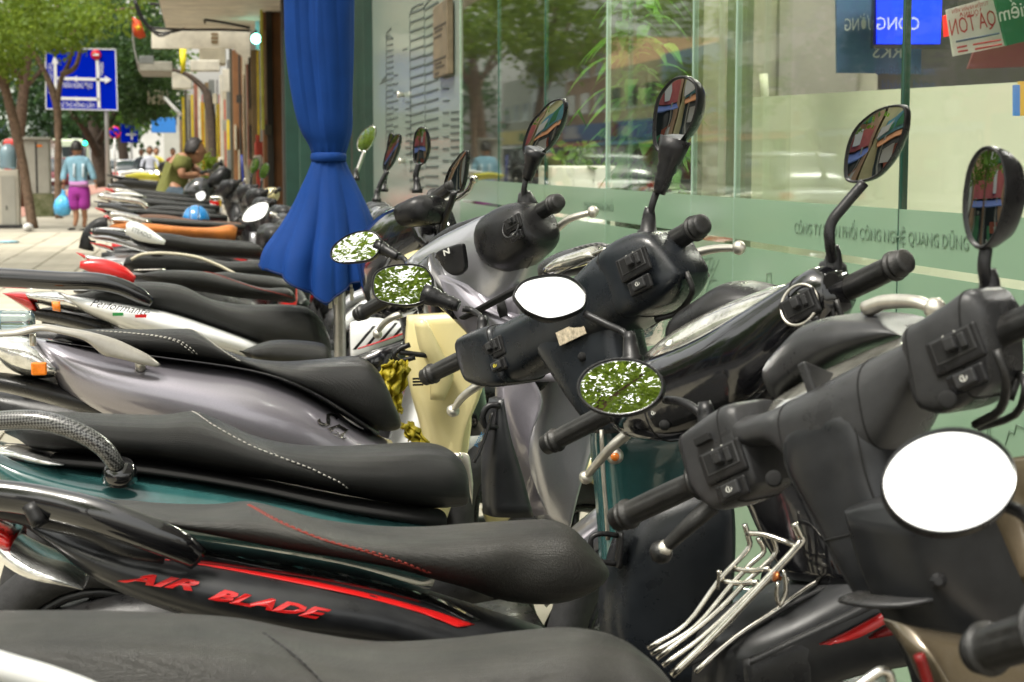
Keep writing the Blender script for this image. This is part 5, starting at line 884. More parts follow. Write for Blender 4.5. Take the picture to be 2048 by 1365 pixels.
def trees():
    D = 31.5; T = lambda u, v, r, d=D: (atD(u, v, d), r / FPX * d)
    tree('leaning bare trunked street tree at the left edge of the photo', atZ(62, 452, 0), [T(66, 458, 11), T(54, 380, 9.5), T(38, 290, 10), T(14, 190, 9), (atD(0, 130, D), .1), (atD(-30, 0, D), .08)],
         [(atD(-20, 60, 30.5), (1.0, 1.2, .7), 1500), (atD(60, -30, 31), (1.3, 1.5, .5), 900), (atD(170, -90, 31), (2., 1.8, .8), 900), (atD(10, 120, 31), (.4, .6, .35), 350), (atD(-120, -50, 32), (2, 2, 1.3), 2500)], .11, 1, seed=3,
         branches=[[T(14, 190, 8), T(-20, 120, 6), T(-60, 20, 4)]])
    D = 37; T = lambda u, v, r, d=37: (atD(u, v, d), r / FPX * d)
    tree('forked tree in front of the big blue direction sign', atZ(118, 436, 0), [T(118, 445, 8), T(116, 340, 7), T(116, 250, 7), T(112, 205, 8), T(92, 150, 5.5), T(60, 90, 4.5), T(20, 20, 3)],
         [(atD(110, 40, 36), (1.1, 1.2, .45), 900), (atD(200, 30, 36), (.8, 1.1, .4), 500), (atD(30, 50, 37), (1.1, 1.3, .6), 900), (atD(150, -60, 37), (2.6, 2.2, .8), 1500), (atD(120, 85, 36), (.5, .5, .15), 300)], .12, 1, seed=4,
         branches=[[T(114, 215, 6), T(122, 160, 5), T(140, 120, 4), T(150, 60, 3)], [T(122, 150, 6), T(150, 135, 5), T(162, 95, 4)], [T(180, 60, 3), T(220, 25, 3), T(280, 15, 2)], [T(60, 90, 4), T(90, 40, 3), T(120, 10, 2)]])
    tree('dark trunked tree behind the sign post', atZ(206, 380, 0), [(atD(210, 372, 62), .35), (atD(200, 320, 62), .3), (atD(190, 260, 62), .24), (atD(182, 215, 62), .2), (atD(170, 120, 62), .14)],
         [(atD(240, 160, 60), (2.2, 2.5, 1.6), 3000), (atD(290, 190, 62), (1.2, 2, 1.0), 1200), (atD(180, 120, 64), (2.4, 2.5, 1.6), 2600), (atD(270, 60, 62), (1.4, 2.5, 1.5), 1800), (atD(285, 125, 58), (.8, 1, .9), 900)], .2, 2, barkd, seed=5, branches=[[(atD(200, 320, 62), .15), (atD(170, 260, 61), .12), (atD(140, 225, 60), .08)], [(atD(195, 290, 62), .14), (atD(222, 240, 61), .1), (atD(240, 210, 61), .08)]])
    tree('spreading tree filling the gap left of the shops', atZ(245, 352, 0), [(atD(250, 350, 95), .3), (atD(246, 300, 95), .26), (atD(238, 250, 95), .2), (atD(230, 150, 95), .15)],
         [(atD(250, 120, 92), (2.8, 3, 2.4), 2600), (atD(300, 130, 95), (2.0, 3, 2.6), 1800), (atD(210, 40, 95), (3.5, 3, 2.5), 2600), (atD(268, 215, 90), (2.0, 2, .8), 900), (atD(320, 190, 95), (.9, 1.5, 1.4), 600)], .3, 0, barkd, seed=6)
    tree('pale distant tree at the end of the street', atZ(120, 350, 0), [(atD(130, 350, 130), .4), (atD(128, 280, 130), .3), (atD(120, 200, 130), .2)],
         [(atD(40, 180, 130), (7, 4, 5), 2600), (atD(150, 200, 130), (5, 4, 3), 1800), (atD(60, 80, 130), (7, 4, 4), 2200), (atD(220, 255, 130), (3.5, 3, 1.5), 600)], .5, 3, seed=7)
    # trees on the kerb beside and behind the viewpoint, seen in the mirrors and panes
    for k, (x, y, s) in enumerate([(-4.8, -4.5, 1.), (-5., 6, 1.15), (-5., 19, 1.1), (-4.9, 48, 1.2), (-20, 10, 1.2), (-20, 20, 1.25), (-20, 31, 1.2), (-20, 43, 1.3), (-20, 56, 1.3), (-20, 72, 1.4), (-19.6, 2, 1.1), (-19.6, -7, 1.1)]):
        b = V((x, y, 0))
        tree(['young street tree behind the viewpoint', 'street tree reflected in the left hand mirrors', 'street tree reflected in the glass front', 'kerb tree far down the row', 'first tree on the far pavement', 'second tree on the far pavement', 'third tree on the far pavement', 'fourth tree on the far pavement', 'fifth tree on the far pavement', 'sixth tree on the far pavement', 'far pavement tree straight across from the first bikes', 'far pavement tree behind the viewpoint'][k], b,
             [(b, .16 * s), (b + V((.1, .1, 2)), .13 * s), (b + V((.5, 0, 4 * s)), .1 * s), (b + V((1., .2, 5.5 * s)), .06)],
             ([(V((-3.6, -4.4, 6.6)), (2.6, 2.6, 1.3), 4200), (V((-5.4, -1.4, 6.4)), (2.4, 2.2, 1.2), 3200), (V((-6.5, -6, 6.0)), (2.6, 2.6, 1.6), 3000)] if k == 0 else []) + [(b + V((.3, .2, 6.2 * s)), (2.6 * s, 2.8 * s, 1.5 * s), 2600), (b + V((1.9, .6, 5.2 * s)), (1.7, 2.2, 1.0), 1300 if k < 2 else 300), (b + V((-1.4, -.8, 5.6 * s)), (1.8, 2, 1.2), 1000)] + ([(b + V((.5, 1, 4.4)), (2.6, 3.2, 1.6), 2600)] if k > 3 else []), .13 if k < 2 else .22, 1 if k < 2 else k % 2, seed=20 + k, clump=14 if k == 0 else 7,
             branches=[[(b + V((.3, 0, 3.2)), .07), (b + V((1.4, .8, 4.6)), .05), (b + V((2.2, 1, 5.6)), .03)], [(b + V((.3, 0, 3.4)), .07), (b + V((-1, -.6, 4.8)), .04), (b + V((-1.6, -.9, 5.8)), .03)]])
# ================================================================== glass front
WX = 1.55
def glassmat(name, tint=(.94, .955, .915), boost=.9, rough=0.025):
    m = bpy.data.materials.new(name); m.use_nodes = True; t = m.node_tree; t.nodes.clear()
    o = t.nodes.new('ShaderNodeOutputMaterial'); tr = t.nodes.new('ShaderNodeBsdfTransparent'); tr.inputs[0].default_value = (*tint, 1)
    g = t.nodes.new('ShaderNodeBsdfGlossy'); g.inputs['Roughness'].default_value = rough; g.inputs[0].default_value = (.93, 1, .95, 1)
    gm = t.nodes.new('ShaderNodeNewGeometry'); dt = t.nodes.new('ShaderNodeVectorMath'); dt.operation = 'DOT_PRODUCT'; t.links.new(gm.outputs['Normal'], dt.inputs[0]); t.links.new(gm.outputs['Incoming'], dt.inputs[1])
    def mth(op, a, b):
        n = t.nodes.new('ShaderNodeMath'); n.operation = op; n.use_clamp = True
        for i, x in enumerate((a, b)):
            if isinstance(x, (int, float)): n.inputs[i].default_value = x
            elif x is not None: t.links.new(x, n.inputs[i])
        return n.outputs[0]
    # one reflecting face per sheet (Schlick), the back face only transmits
    sch = mth('MULTIPLY', mth('POWER', mth('SUBTRACT', 1, mth('ABSOLUTE', dt.outputs['Value'], None)), 5), .96); sch = mth('ADD', sch, .04)
    rf = mth('MULTIPLY', mth('MULTIPLY', sch, mth('SUBTRACT', 1, gm.outputs['Backfacing'])), 1.15 * boost)
    mx = t.nodes.new('ShaderNodeMixShader'); t.links.new(rf, mx.inputs[0]); t.links.new(tr.outputs[0], mx.inputs[1]); t.links.new(g.outputs[0], mx.inputs[2]); t.links.new(mx.outputs[0], o.inputs[0]); return m
def filmmat(name, col, clear):
    m = bpy.data.materials.new(name); m.use_nodes = True; t = m.node_tree; b = t.nodes['Principled BSDF']; b.inputs['Base Color'].default_value = (*col, 1); b.inputs['Roughness'].default_value = .12; b.inputs['Specular IOR Level'].default_value = .6
    tr = t.nodes.new('ShaderNodeBsdfTransparent'); tl = t.nodes.new('ShaderNodeBsdfTranslucent'); tl.inputs[0].default_value = (*col, 1)
    m1 = t.nodes.new('ShaderNodeMixShader'); m1.inputs[0].default_value = .25; m2 = t.nodes.new('ShaderNodeMixShader'); m2.inputs[0].default_value = clear
    o = t.nodes['Material Output']; t.links.new(b.outputs[0], m1.inputs[1]); t.links.new(tl.outputs[0], m1.inputs[2]); t.links.new(m1.outputs[0], m2.inputs[1]); t.links.new(tr.outputs[0], m2.inputs[2]); t.links.new(m2.outputs[0], o.inputs[0]); return m
def Yat(u): return atX(u, 300, WX).y
def shopfront():
    gl = glassmat('shop_glass'); edge = mat('glass_edge', (.012, .07, .05), .1, coat=1); edgel = mat('glass_edge_light', (.35, .5, .4), .2, coat=1)
    film = filmmat('frosted_film', (.29, .44, .31), .2); frost = filmmat('frosted_panel', (.36, .43, .37), .05)
    zt = atX(1700, 411.5, WX).z; z1 = atX(1748, 526, WX).z + .009; z0 = z1 - .018; zl = atX(1387, 392, WX).z
    F = thing('glass_shopfront', (WX, 7, 0), 'tall glass shop front with green frosted band and Vietnamese company lettering', 'shop front')
    us = [2600, 1803, 1471, 1385, 1213, 1090, 997, 921]
    for k, (a, b) in enumerate(zip(us, us[1:])):
        ya, yb = Yat(a), Yat(b)
        p = box2('glass_pane', (WX, ya + .004, 0), (WX + .012, yb - .004, 3.6), gl, F)
        box2('pane_edge', (WX - .003, yb - .004, 0), (WX + .015, yb + .004, 3.6), edge if k in (0, 4, 5) else edgel, F)
        box2('frosted_film', (WX - .004, ya + .005, 0), (WX - .0015, yb - .005, z0), film, p); box2('frosted_film', (WX - .004, ya + .005, z1), (WX - .0015, yb - .005, zt), film, p)
        if k in (2, 3): box2('sliding_door', (WX + .05, ya - .3, 0), (WX + .062, yb + .2, 3.6), gl, F)
    # opaque frosted pane with the city skyline drawn in lines
    y0, y1 = Yat(921) + .02, Yat(747); fp = box2('frosted_pane', (WX, y0, 0), (WX + .012, y1, 3.6), frost, F)
    box2('glass_pane', (WX, y1 + .02, 0), (WX + .012, Yat(705), 3.6), gl, F)
    ink = mat('line_art', (.05, .07, .06), .6); mb = MB()
    def ln(u0, v0, u1, v1, w=.008):
        a, b = atX(u0, v0, WX - .003), atX(u1, v1, WX - .003); n = (b - a).cross(V((1, 0, 0))).normalized() * w; d = V((.0015, 0, 0))
        mb.add([a + n - d, b + n - d, b - n - d, a - n - d, a + n + d, b + n + d, b - n + d, a - n + d], [(0, 1, 2, 3), (4, 7, 6, 5), (0, 4, 5, 1), (2, 6, 7, 3), (1, 5, 6, 2), (0, 3, 7, 4)])
    for i in range(20):
        v = 18 + i * 18.5; ln(819, v + 10, 847, v + 2 - (10 - i) * .3, .007); ln(850, v + 2, 876, v - 14 + i * .9, .007)
    for i in range(19): ln(772, 80 + i * 11.5, 786, 77 + i * 11.5, .006)
    for i in range(9): ln(787, 152 + i * 17, 795, 150 + i * 17, .006); ln(811, 205 + i * 13, 822, 204 + i * 13, .006)
    for i in range(10): ln(885, 178 + i * 24, 897, 178 + i * 24, .006); ln(901, 225 + i * 14, 918, 224 + i * 14, .006)
    for pts in ([(819, 28), (824, 18), (833, 11), (846, 8)], [(848, 14), (862, -4)], [(763, 163), (772, 152)], [(771, 74), (776, 62), (782, 57)], [(772, 80), (778, 70), (785, 78)], [(805, 100), (815, 97)], [(760, 168), (772, 160)]):
        for a, b in zip(pts, pts[1:]): ln(*a, *b, .006)
    ln(772, 70, 772, 300, .003); ln(819, 28, 822, 340, .003); ln(848, 10, 851, 340, .003)
    mb.build('skyline_drawing', ink, fp, kind='stuff')
    wood = mat('plaque_bronze', (.13, .1, .06), .5, noise=.5, nscale=9)
    pl = box2('plaque', (WX - .05, Yat(911), atX(900, 152, WX).z), (WX - .01, Yat(882), atX(900, 3, WX).z), wood, F, bevel=.006)
    pk = mat('plaque_letters', (.05, .04, .025), .6)
    for i, (a, b, v) in enumerate([(884, 909, 52), (886, 902, 60), (884, 900, 72), (884, 909, 118), (886, 899, 126), (888, 905, 134), (886, 894, 146)]):
        box2('plaque_line', (WX - .053, Yat(b), atX(895, v + 2, WX).z), (WX - .049, Yat(a), atX(895, v - 2, WX).z), pk, pl)
    for (u, v) in ((808, 190), (811, 323)): lathe('stud', atX(u, v, WX), atX(u, v, WX) - V((.05, 0, 0)), [(0, .018), (.7, .018), (1, .03)], M['alu'], F, 12)
    # lettering on the band
    tm = mat('film_letters', (.12, .19, .13), .6)
    x = WX - .006
    text('lettering', 'CÔNG TY PHÂN PHỐI CÔNG NGHỆ QUANG DŨNG', atX(1588, 466, x), atX(1936, 500, x), V((0, 0, (atX(1588, 444, x) - atX(1588, 466, x)).z)), tm, F, .0004)
    text('lettering', 'CÔNG TY PHÂN PHỐI', atX(1166, 418, x), atX(1226, 423, x), V((0, 0, .03)), tm, F, .0004)
    # small line drawings low on the film: tower outline and palm
    mb = MB()
    def l2(pts, w=.0016):
        for a, b in zip(pts, pts[1:]):
            p, q = atX(*a, x), atX(*b, x); n = (q - p).cross(V((1, 0, 0))).normalized() * w; d = V((.0005, 0, 0))
            mb.add([p + n - d, q + n - d, q - n - d, p - n - d, p + n + d, q + n + d, q - n + d, p - n + d], [(0, 1, 2, 3), (4, 7, 6, 5), (0, 4, 5, 1), (2, 6, 7, 3), (1, 5, 6, 2), (0, 3, 7, 4)])
    l2([(1534, 620), (1533, 548), (1542, 547), (1543, 620)]); l2([(1580, 566), (1590, 558), (1600, 566), (1602, 600)])
    l2([(2010, 890), (2018, 862), (2028, 868), (2032, 850), (2060, 862), (2070, 900)])
    for i in range(7):
        a = math.pi * (i / 6); l2([(1977, 850), (1977 + 9 * math.cos(a), 838 - 12 * math.sin(a)), (1977 + 16 * math.cos(a), 848 - 8 * math.sin(a))], .0011)
    l2([(1975, 850), (1974, 900)]); l2([(1980, 850), (1981, 900)])
    for k in range(5): l2([(1398, 520 + k * 22), (1425 + k * 4, 515 + k * 22)], .001); l2([(1400, 610), (1402 + k * 9, 520)], .0008)
    mb.build('band_drawing', tm, F, kind='stuff')
    # interior
    I = thing('shop_interior', (3, 9, 0), 'dim shop interior with grey brown walls behind the glass front', 'room')
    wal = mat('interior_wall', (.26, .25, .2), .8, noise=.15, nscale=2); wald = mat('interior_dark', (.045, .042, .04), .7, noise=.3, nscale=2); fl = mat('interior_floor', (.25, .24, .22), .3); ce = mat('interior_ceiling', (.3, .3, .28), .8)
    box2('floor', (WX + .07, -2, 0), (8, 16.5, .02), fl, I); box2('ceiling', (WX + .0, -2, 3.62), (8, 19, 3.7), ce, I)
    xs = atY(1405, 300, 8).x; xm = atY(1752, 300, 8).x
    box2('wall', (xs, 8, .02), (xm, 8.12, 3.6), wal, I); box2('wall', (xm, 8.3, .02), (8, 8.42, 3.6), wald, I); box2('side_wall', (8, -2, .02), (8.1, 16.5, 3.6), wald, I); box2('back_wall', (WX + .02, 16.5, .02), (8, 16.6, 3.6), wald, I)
    box2('wall_panel', (atY(1560, 0, 7.95).x, 7.95, .3), (atY(1718, 0, 7.95).x, 7.99, 2.6), mat('wall_panel', (.2, .19, .165), .7, noise=.15, nscale=3), I, bevel=.004)
    box2('outer_pier', (WX + .08, Yat(1471) + .15, .02), (WX + .1, Yat(1385) - .1, 3.6), mat('pier_grey', (.3, .34, .28), .5, noise=.1, nscale=2), I)
    def flat(name, pts, Y, m, lab, cat, th=.012):
        vs = [atY(u, v, Y) for u, v in pts] + [atY(u, v, Y) + V((0, th, 0)) for u, v in pts]; k = len(pts)
        o = mesh(name, vs, [tuple(range(k)), tuple(range(2 * k - 1, k - 1, -1))] + [(i, k + i, k + (i + 1) % k, (i + 1) % k) for i in range(k)], m, None, False)
        return tag(o, lab, cat)
    # partition board behind the panes
    a, b = atD(1488, 196, 6.0), atD(2260, 152, 4.45); a.z = b.z = (a.z + b.z) / 2; lo = V((0, 0, -1.35)); w = V((.02, .03, 0))
    pb = mesh('partition_board', [a, b, b + lo, a + lo, a + w, b + w, b + w + lo, a + w + lo], [(0, 1, 2, 3), (4, 7, 6, 5), (0, 4, 5, 1), (2, 6, 7, 3), (1, 5, 6, 2), (0, 3, 7, 4)], mat('board_pale', (.74, .74, .64), .5, noise=.04, nscale=2), None, False)
    tag(pb, 'large pale cream green board standing behind the right hand panes', 'board')
    pp = thing('paper_roll', atY(1528, 190, 6.6), 'cream paper roll standing behind the pale board', 'roll'); lathe('roll', atY(1532, 230, 6.6), atY(1527, 148, 6.6), [(0, .017), (1, .017)], mat('paper_cream', (.6, .6, .5), .7), pp, 12)
    tv = flat('screen', [(1755, -60), (1886, -60), (1880, 88), (1755, 88)], 6.4, mat('screen_blue', (.005, .03, .9), .3, emit=1.1), 'bright blue lit wall screen with white reversed lettering', 'screen')
    box2('screen_frame', atY(1750, -60, 6.43), atY(1907, 100, 6.46), M['gloss'], tv)
    bl = flat('blue_poster', [(1672, -60), (1845, -60), (1842, 148), (1674, 146)], 6.6, mat('poster_blue', (.05, .11, .22), .5), 'translucent grey blue poster with reversed white letters behind the glass', 'poster')
    wp = mat('print_pale', (.55, .6, .55), .6); wpd = mat('print_blue_dark', (.02, .04, .1), .6)
    def rev(s, u0, v0, u1, v1, hp, m, par, Y):   # reversed lettering: runs right to left
        p0 = atY(u1, v1, Y); p1 = atY(u0, v0, Y); o = text('lettering', s, p0, p1, V((0, 0, hp)), m, par, .0004); return o
    rev('CÔNG', 1755, 60, 1840, 60, .05, wp, bl, 6.38); rev('TRƯỜNG', 1690, 62, 1775, 60, .05, wp, bl, 6.56); rev('RKS', 1748, 116, 1806, 116, .05, wp, bl, 6.56)
    text('lettering', 'ên Bắc - Nam.', atY(1750, 150, 6.3), atY(1872, 150, 6.3), V((0, 0, .035)), wpd, bl, .0004); text('lettering', 'khách hàng', atY(1762, 178, 6.3), atY(1868, 178, 6.3), V((0, 0, .035)), wpd, bl, .0004)
    wpz = flat('white_poster', [(1894, 20), (1985, -6), (2012, 92), (1908, 113)], 5.0, mat('poster_white', (.6, .6, .58), .5), 'tilted white poster with red print hung inside the window', 'poster')
    rd = mat('print_red', (.35, .02, .03), .6)
    for (s, u0, v0, u1, v1, h) in (('TUYỂN NHÂN VIÊN', 1905, 28, 1978, 10, .012), ('QUÁN', 1930, 36, 1958, 30, .018), ('QÀ TÔN', 1904, 72, 1995, 50, .05)): rev(s, u0, v0, u1, v1, h, rd, wpz, 4.985)
    for i, (u0, v0, u1, v1, m) in enumerate([(1912, 84, 1999, 67, wpd), (1914, 96, 1934, 92, rd), (1946, 90, 2002, 80, rd), (1916, 104, 1936, 101, rd), (1950, 99, 2004, 89, rd)]):
        a, b = atY(u0, v0, 4.985), atY(u1, v1, 4.985); h = V((0, 0, .003)); mesh('print_line', [a - h, b - h, b + h, a + h], [(0, 1, 2, 3)], m, wpz, solid=.001)
    gp = flat('green_banner', [(1985, -20), (2150, -20), (2150, 60), (2013, 92)], 4.9, mat('banner_green', (.01, .13, .06), .5), 'dark green banner with pale reversed word at the right edge', 'banner')
    rev('tiếm', 2000, 44, 2060, 30, .045, wp, gp, 4.88)
    flat('pink_banner', [(1948, 102), (2160, 60), (2160, 130), (1936, 138)], 5.1, mat('banner_pink', (.2, .06, .07), .5), 'dull pink banner under the green one', 'banner')
    fr = flat('neon_sign', [(1888, 32), (1898, 28), (1901, 72), (1890, 74)], 5.2, mat('red_light', (.8, .02, .02), .4, emit=.5), 'thin glowing red frame beside the blue screen', 'sign')
    # colourful pens/holder at right edge
    for k, (u0, u1, v0, v1, c) in enumerate([(2030, 2040, 170, 232, (.1, .3, .8)), (2040, 2052, 163, 232, (.8, .5, .1))]):
        flat('sticker_strip', [(u0, v0), (u1, v0), (u1, v1), (u0, v1)], 3.6, mat('strip%d' % k, c, .5), ['narrow blue strip', 'narrow orange strip'][k] + ' standing on the pale board at the right edge', 'strip')
    # white planter with plants
    pb_ = thing('planter', (2.4, 8.2, 0), 'white box planter with a low leafy plant behind the glass', 'planter')
    A, Bq = atY(1103, 332, 8.6), atY(1232, 336, 8.6); box2('box', V((A.x, 8.6, .3)), V((Bq.x, 8.95, A.z)), mat('planter_white', (.7, .7, .62), .4), pb_, bevel=.01)
    box2('planter_base', V((A.x + .05, 8.65, .02)), V((Bq.x - .05, 8.9, .3)), M['plastic'], pb_)
    crown('leaves', [(atY(1155, 318, 8.75), (.13, .1, .06), 90), (atY(1185, 320, 8.75), (.08, .08, .04), 40)], .075, LM[0], pb_, 9, 3, asp=.3)
    dr = thing('dracaena', (2.3, 7.4, 0), 'tall glossy leaved pot plant pressed against the glass', 'plant')
    yd = 7.0; rng = random.Random(2)
    pot = lathe('pot', V((atY(1300, 400, yd).x, yd, .02)), V((atY(1300, 400, yd).x, yd, .5)), [(0, .12), (1, .17)], mat('pot_white', (.6, .6, .56), .4), dr, 20)
    for (u, top) in ((1275, -60), (1305, 150)): tube('stem', [V((atY(u, 0, yd).x, yd, .45)), V((atY(u - 3, 0, yd).x, yd, 1.2)), atY(u - 8, top, yd)], .012, barkd, dr, n=6)
    LMg = leafmat('leaf_glossy', (.035, .13, .015), (.07, .21, .03))
    for i in range(150):
        u, v = (rng.uniform(1262, 1330), rng.uniform(190, 390)) if i < 95 else (rng.uniform(1245, 1295), rng.uniform(-70, 200))
        p = atY(u, v, yd) + V((rng.uniform(-.03, .03), rng.uniform(-.15, .15), 0)); d = V((rng.uniform(-1, 1), rng.uniform(-.6, .6), rng.uniform(.0, .5))).normalized(); L = rng.uniform(.12, .27)
        w = d.cross(V((0, 0, 1))).normalized(); vs = []; n = 6
        for k in range(n + 1):
            f = k / n; q = p + d * (L * f) + V((0, 0, -L * .9 * f * f)); ww = w * (.028 * math.sin(math.pi * min(1, f * .92 + .08))); vs += [q + ww + V((0, 0, .004)), q, q - ww + V((0, 0, .004))]
        fs = [(3 * k + j, 3 * k + j + 1, 3 * k + 4 + j, 3 * k + 3 + j) for k in range(n) for j in (0, 1)]
        mesh('leaf', vs, fs, LMg, dr)
    # lights added out of view to brighten the room and its plants
    lm = mat('fill_glow', (1, .97, .9), .5, emit=45)
    for k, (x, y) in enumerate([(3.2, 5.2), (2.5, 7.3), (5.5, 5.2), (3.2, 12.5)]):
        l = thing('fill_light', (x, y, 3.6), ['added square light above the pale board, brightening the room', 'added light above the white planter, brightening the plants', 'added light deep at the back right', 'added light at the far end of the room'][k], 'lamp', 'added lights in the shop'); box2('frame', (x - .32, y - .32, 3.58), (x + .32, y + .32, 3.619), M['white'], l); box2('fill_panel', (x - .3, y - .3, 3.57), (x + .3, y + .3, 3.579), lm, l)
    # roof slab over the glass
    box2('building_facade', (WX - .02, -2, 3.7), (9, Yat(705), 11), mat('facade_render', (.4, .42, .38), .7, noise=.1, nscale=.5), None)
    tag(bpy.data.objects['building_facade'], 'pale rendered upper floors above the glass shop front', 'building')
# ================================================================== row of shops beyond the glass front
def shops():
    SX = 1.15
    def fin(u0, u1, v0, v1, D, m, parent, name, th=.12):
        a, b = atD(u0, v0, D), atD(u1, v1, D); y = atD(u0, 322, D).y
        x0, x1 = atY(u0, 322, y).x, atY(u1, 322, y).x; z0, z1 = atY(u0, v1, y).z, atY(u0, v0, y).z
        return box2(name, (x0, y, max(0, z0)), (x1, y + th, z1), m, parent, bevel=.004)
    mp = lambda n, c, r=.7, **k: mat('shop_' + n, c, r, noise=.35, nscale=3, **k)
    C = dict(yellow=mp('yellow', (.6, .44, .015)), cream=mp('cream', (.42, .38, .28)), brown=mp('brown', (.2, .09, .035)), dark=mp('dark', (.03, .026, .02)), grey=mp('grey', (.16, .17, .16)), olive=mp('olive', (.055, .05, .032)), green=mp('green', (.012, .05, .035)), white=mp('white', (.6, .57, .48)), red=mp('red', (.4, .05, .03)), rust=mp('rust', (.3, .12, .08)), pale=mp('pale', (.3, .29, .24)), tan=mp('tan', (.2, .14, .075)))
    S1 = thing('dark_shop', (1.2, 20, 0), 'dark open shop with brown pillars and neon tubes right of the lanes of bikes', 'shop')
    box2('wall', (1.75, Yat(705) + .05, 0), (8, 27, 9), C['dark'], S1)
    fin(528, 572, -80, 420, 24, C['brown'], S1, 'pillar', .4); fin(536, 548, -80, 420, 23.9, C['dark'], S1, 'pillar_groove')
    fin(568, 612, -80, 420, 21, C['dark'], S1, 'pillar', .4); fin(572, 640, 60, 420, 20, C['green'], S1, 'green_shutter', .1)
    fin(600, 702, -80, 430, 18.6, C['green'], S1, 'green_shutter', .1)
    fin(524, 530, 20, 260, 23.5, mp('neon_tube', (.5, .5, .08), .3), S1, 'neon_tube', .03)
    fin(515, 523, 20, 100, 25.5, mp('lamp_strip', (.3, .5, .6), .3), S1, 'lamp_strip', .03)
    em = mat('neon_glow', (.25, 1., .8), .3, emit=6); em2 = mat('neon_warm', (1, .95, .6), .3, emit=3)
    for (u, v, r, m, nm) in ((512, 78, 10, em, 'teal'), (529, 157, 7, em2, 'white'), (531, 34, 5, em2, 'small')):
        p = atD(u, v, 25); l = thing('shop_lamp', p, {'teal': 'glowing turquoise round lamp under the canopy', 'white': 'small white glowing bulb on the dark pillar', 'small': 'tiny warm bulb near the canopy'}[nm], 'lamp'); rr = r / FPX * 25
        lathe('bulb', p - V((0, 0, rr)), p + V((0, 0, rr)), [(0, .2 * rr), (.2, .8 * rr), (.5, rr), (.8, .8 * rr), (1, .25 * rr)], m, l, 14); tube('holder', [p + V((0, 0, rr)), p + V((0, .05, rr * 1.6))], rr * .3, M['plastic'], l)
    S2 = thing('shop_house', (1.4, 32, 0), 'old shop house with cream scalloped canopy, brown column and yellow pipes', 'shop')
    box2('wall', (1.7, 27.1, 0), (8, 60, 9), C['olive'], S2)
    for (u0, u1, v0, v1, D, c, n) in [(505, 517, 100, 420, 26.5, 'tan', 'pillar'), (517, 521, 100, 280, 26.2, 'yellow', 'door_frame'), (513, 520, 270, 420, 26, 'red', 'poster_strip'), (488, 496, 95, 420, 28, 'cream', 'column'), (494, 500, 95, 420, 27.6, 'pale', 'column'), (500, 506, 115, 420, 27, 'dark', 'door_shade'), (468, 488, 100, 420, 29, 'brown', 'column'), (462, 468, 95, 420, 30, 'olive', 'column'), (455, 462, 160, 420, 31, 'grey', 'pipe'), (447, 456, 180, 420, 32, 'cream', 'column'), (442, 447, 150, 420, 33, 'white', 'pipe'), (434, 441, 208, 420, 34, 'yellow', 'pipe'), (440, 443, 190, 420, 34.5, 'red', 'pipe'), (420, 432, 160, 420, 36, 'grey', 'column'), (412, 420, 165, 420, 38, 'tan', 'column'), (403, 411, 205, 420, 40, 'yellow', 'pipe'), (398, 403, 175, 420, 42, 'white', 'pipe'), (390, 398, 160, 420, 44, 'rust', 'column'), (384, 389, 190, 400, 46, 'yellow', 'pipe'), (376, 384, 190, 400, 48, 'pale', 'column'), (366, 371, 195, 400, 50, 'yellow', 'pipe'), (371, 377, 180, 400, 52, 'olive', 'column'), (360, 366, 240, 400, 54, 'tan', 'column'), (455, 460, 240, 300, 30.5, 'yellow', 'pipe'), (446, 457, 240, 262, 31.5, 'pale', 'meter_box'), (428, 436, 188, 208, 33.5, 'cream', 'meter_box'), (448, 466, 138, 183, 30.2, 'white', 'meter_box'), (498, 505, 218, 250, 26.9, 'tan', 'notice'), (475, 486, 190, 206, 28.8, 'dark', 'notice'), (531, 545, 250, 270, 23.8, 'olive', 'switch_box'), (480, 484, 110, 420, 28.5, 'dark', 'door_shade'), (458, 461, 120, 420, 31.2, 'dark', 'door_shade'), (436, 438, 160, 420, 33.8, 'dark', 'door_shade'), (450, 453, 200, 420, 31.8, 'red', 'pipe'), (423, 425, 180, 420, 35.5, 'dark', 'door_shade'), (406, 408, 190, 420, 39, 'red', 'pipe'), (380, 382, 200, 400, 47, 'dark', 'door_shade'), (489, 492, 150, 330, 27.9, 'tan', 'cable_duct'), (506, 509, 130, 360, 26.9, 'yellow', 'pipe'), (533, 536, 60, 240, 23.7, 'tan', 'trim'), (470, 474, 250, 300, 28.9, 'cream', 'notice'), (477, 480, 300, 420, 28.8, 'cream', 'notice'), (496, 499, 120, 330, 27.5, 'rust', 'trim')]:
            fin(u0, u1, v0, v1, D, C[c], S2, n, .15 if n != 'pipe' else .06)  # dark door strips carry the shade under the canopies in their colour
    # canopies
    def canopy(u0, u1, vt, D0, D1, zt, lab, m, lip=None):
        y0, y1 = atD(u0, 322, D0).y, atD(u0, 322, D1).y
        x0, x1 = atY(u0, 322, y0).x, 1.9; t = thing('canopy', (x0, y0, zt), lab, 'canopy'); box2('slab', (x0, y0, zt), (x1, y1, zt + .14), m, t)
        if lip: box2('lip', (x0 - .02, y1, zt - lip), (x1, y1 + .08, zt + .14), m, t)
        return t, x0, y0, y1
    zt = atD(300, 60, 27).z
    t, x0, y0, y1 = canopy(318, 500, 60, 20.5, 27, zt, 'large flat cream canopy slab with hanging cables', C['white'])
    # front lip of the far side and scalloped bracket
    L = atD(300, 62, 27); y = L.y; sc = [(303, 60), (500, 60), (500, 130), (490, 128), (486, 118), (482, 110), (474, 106), (468, 97), (303, 97)]
    vs = [atY(u, v, y - .02) for u, v in sc] + [atY(u, v, y - .02) + V((0, .15, 0)) for u, v in sc]; k = len(sc)
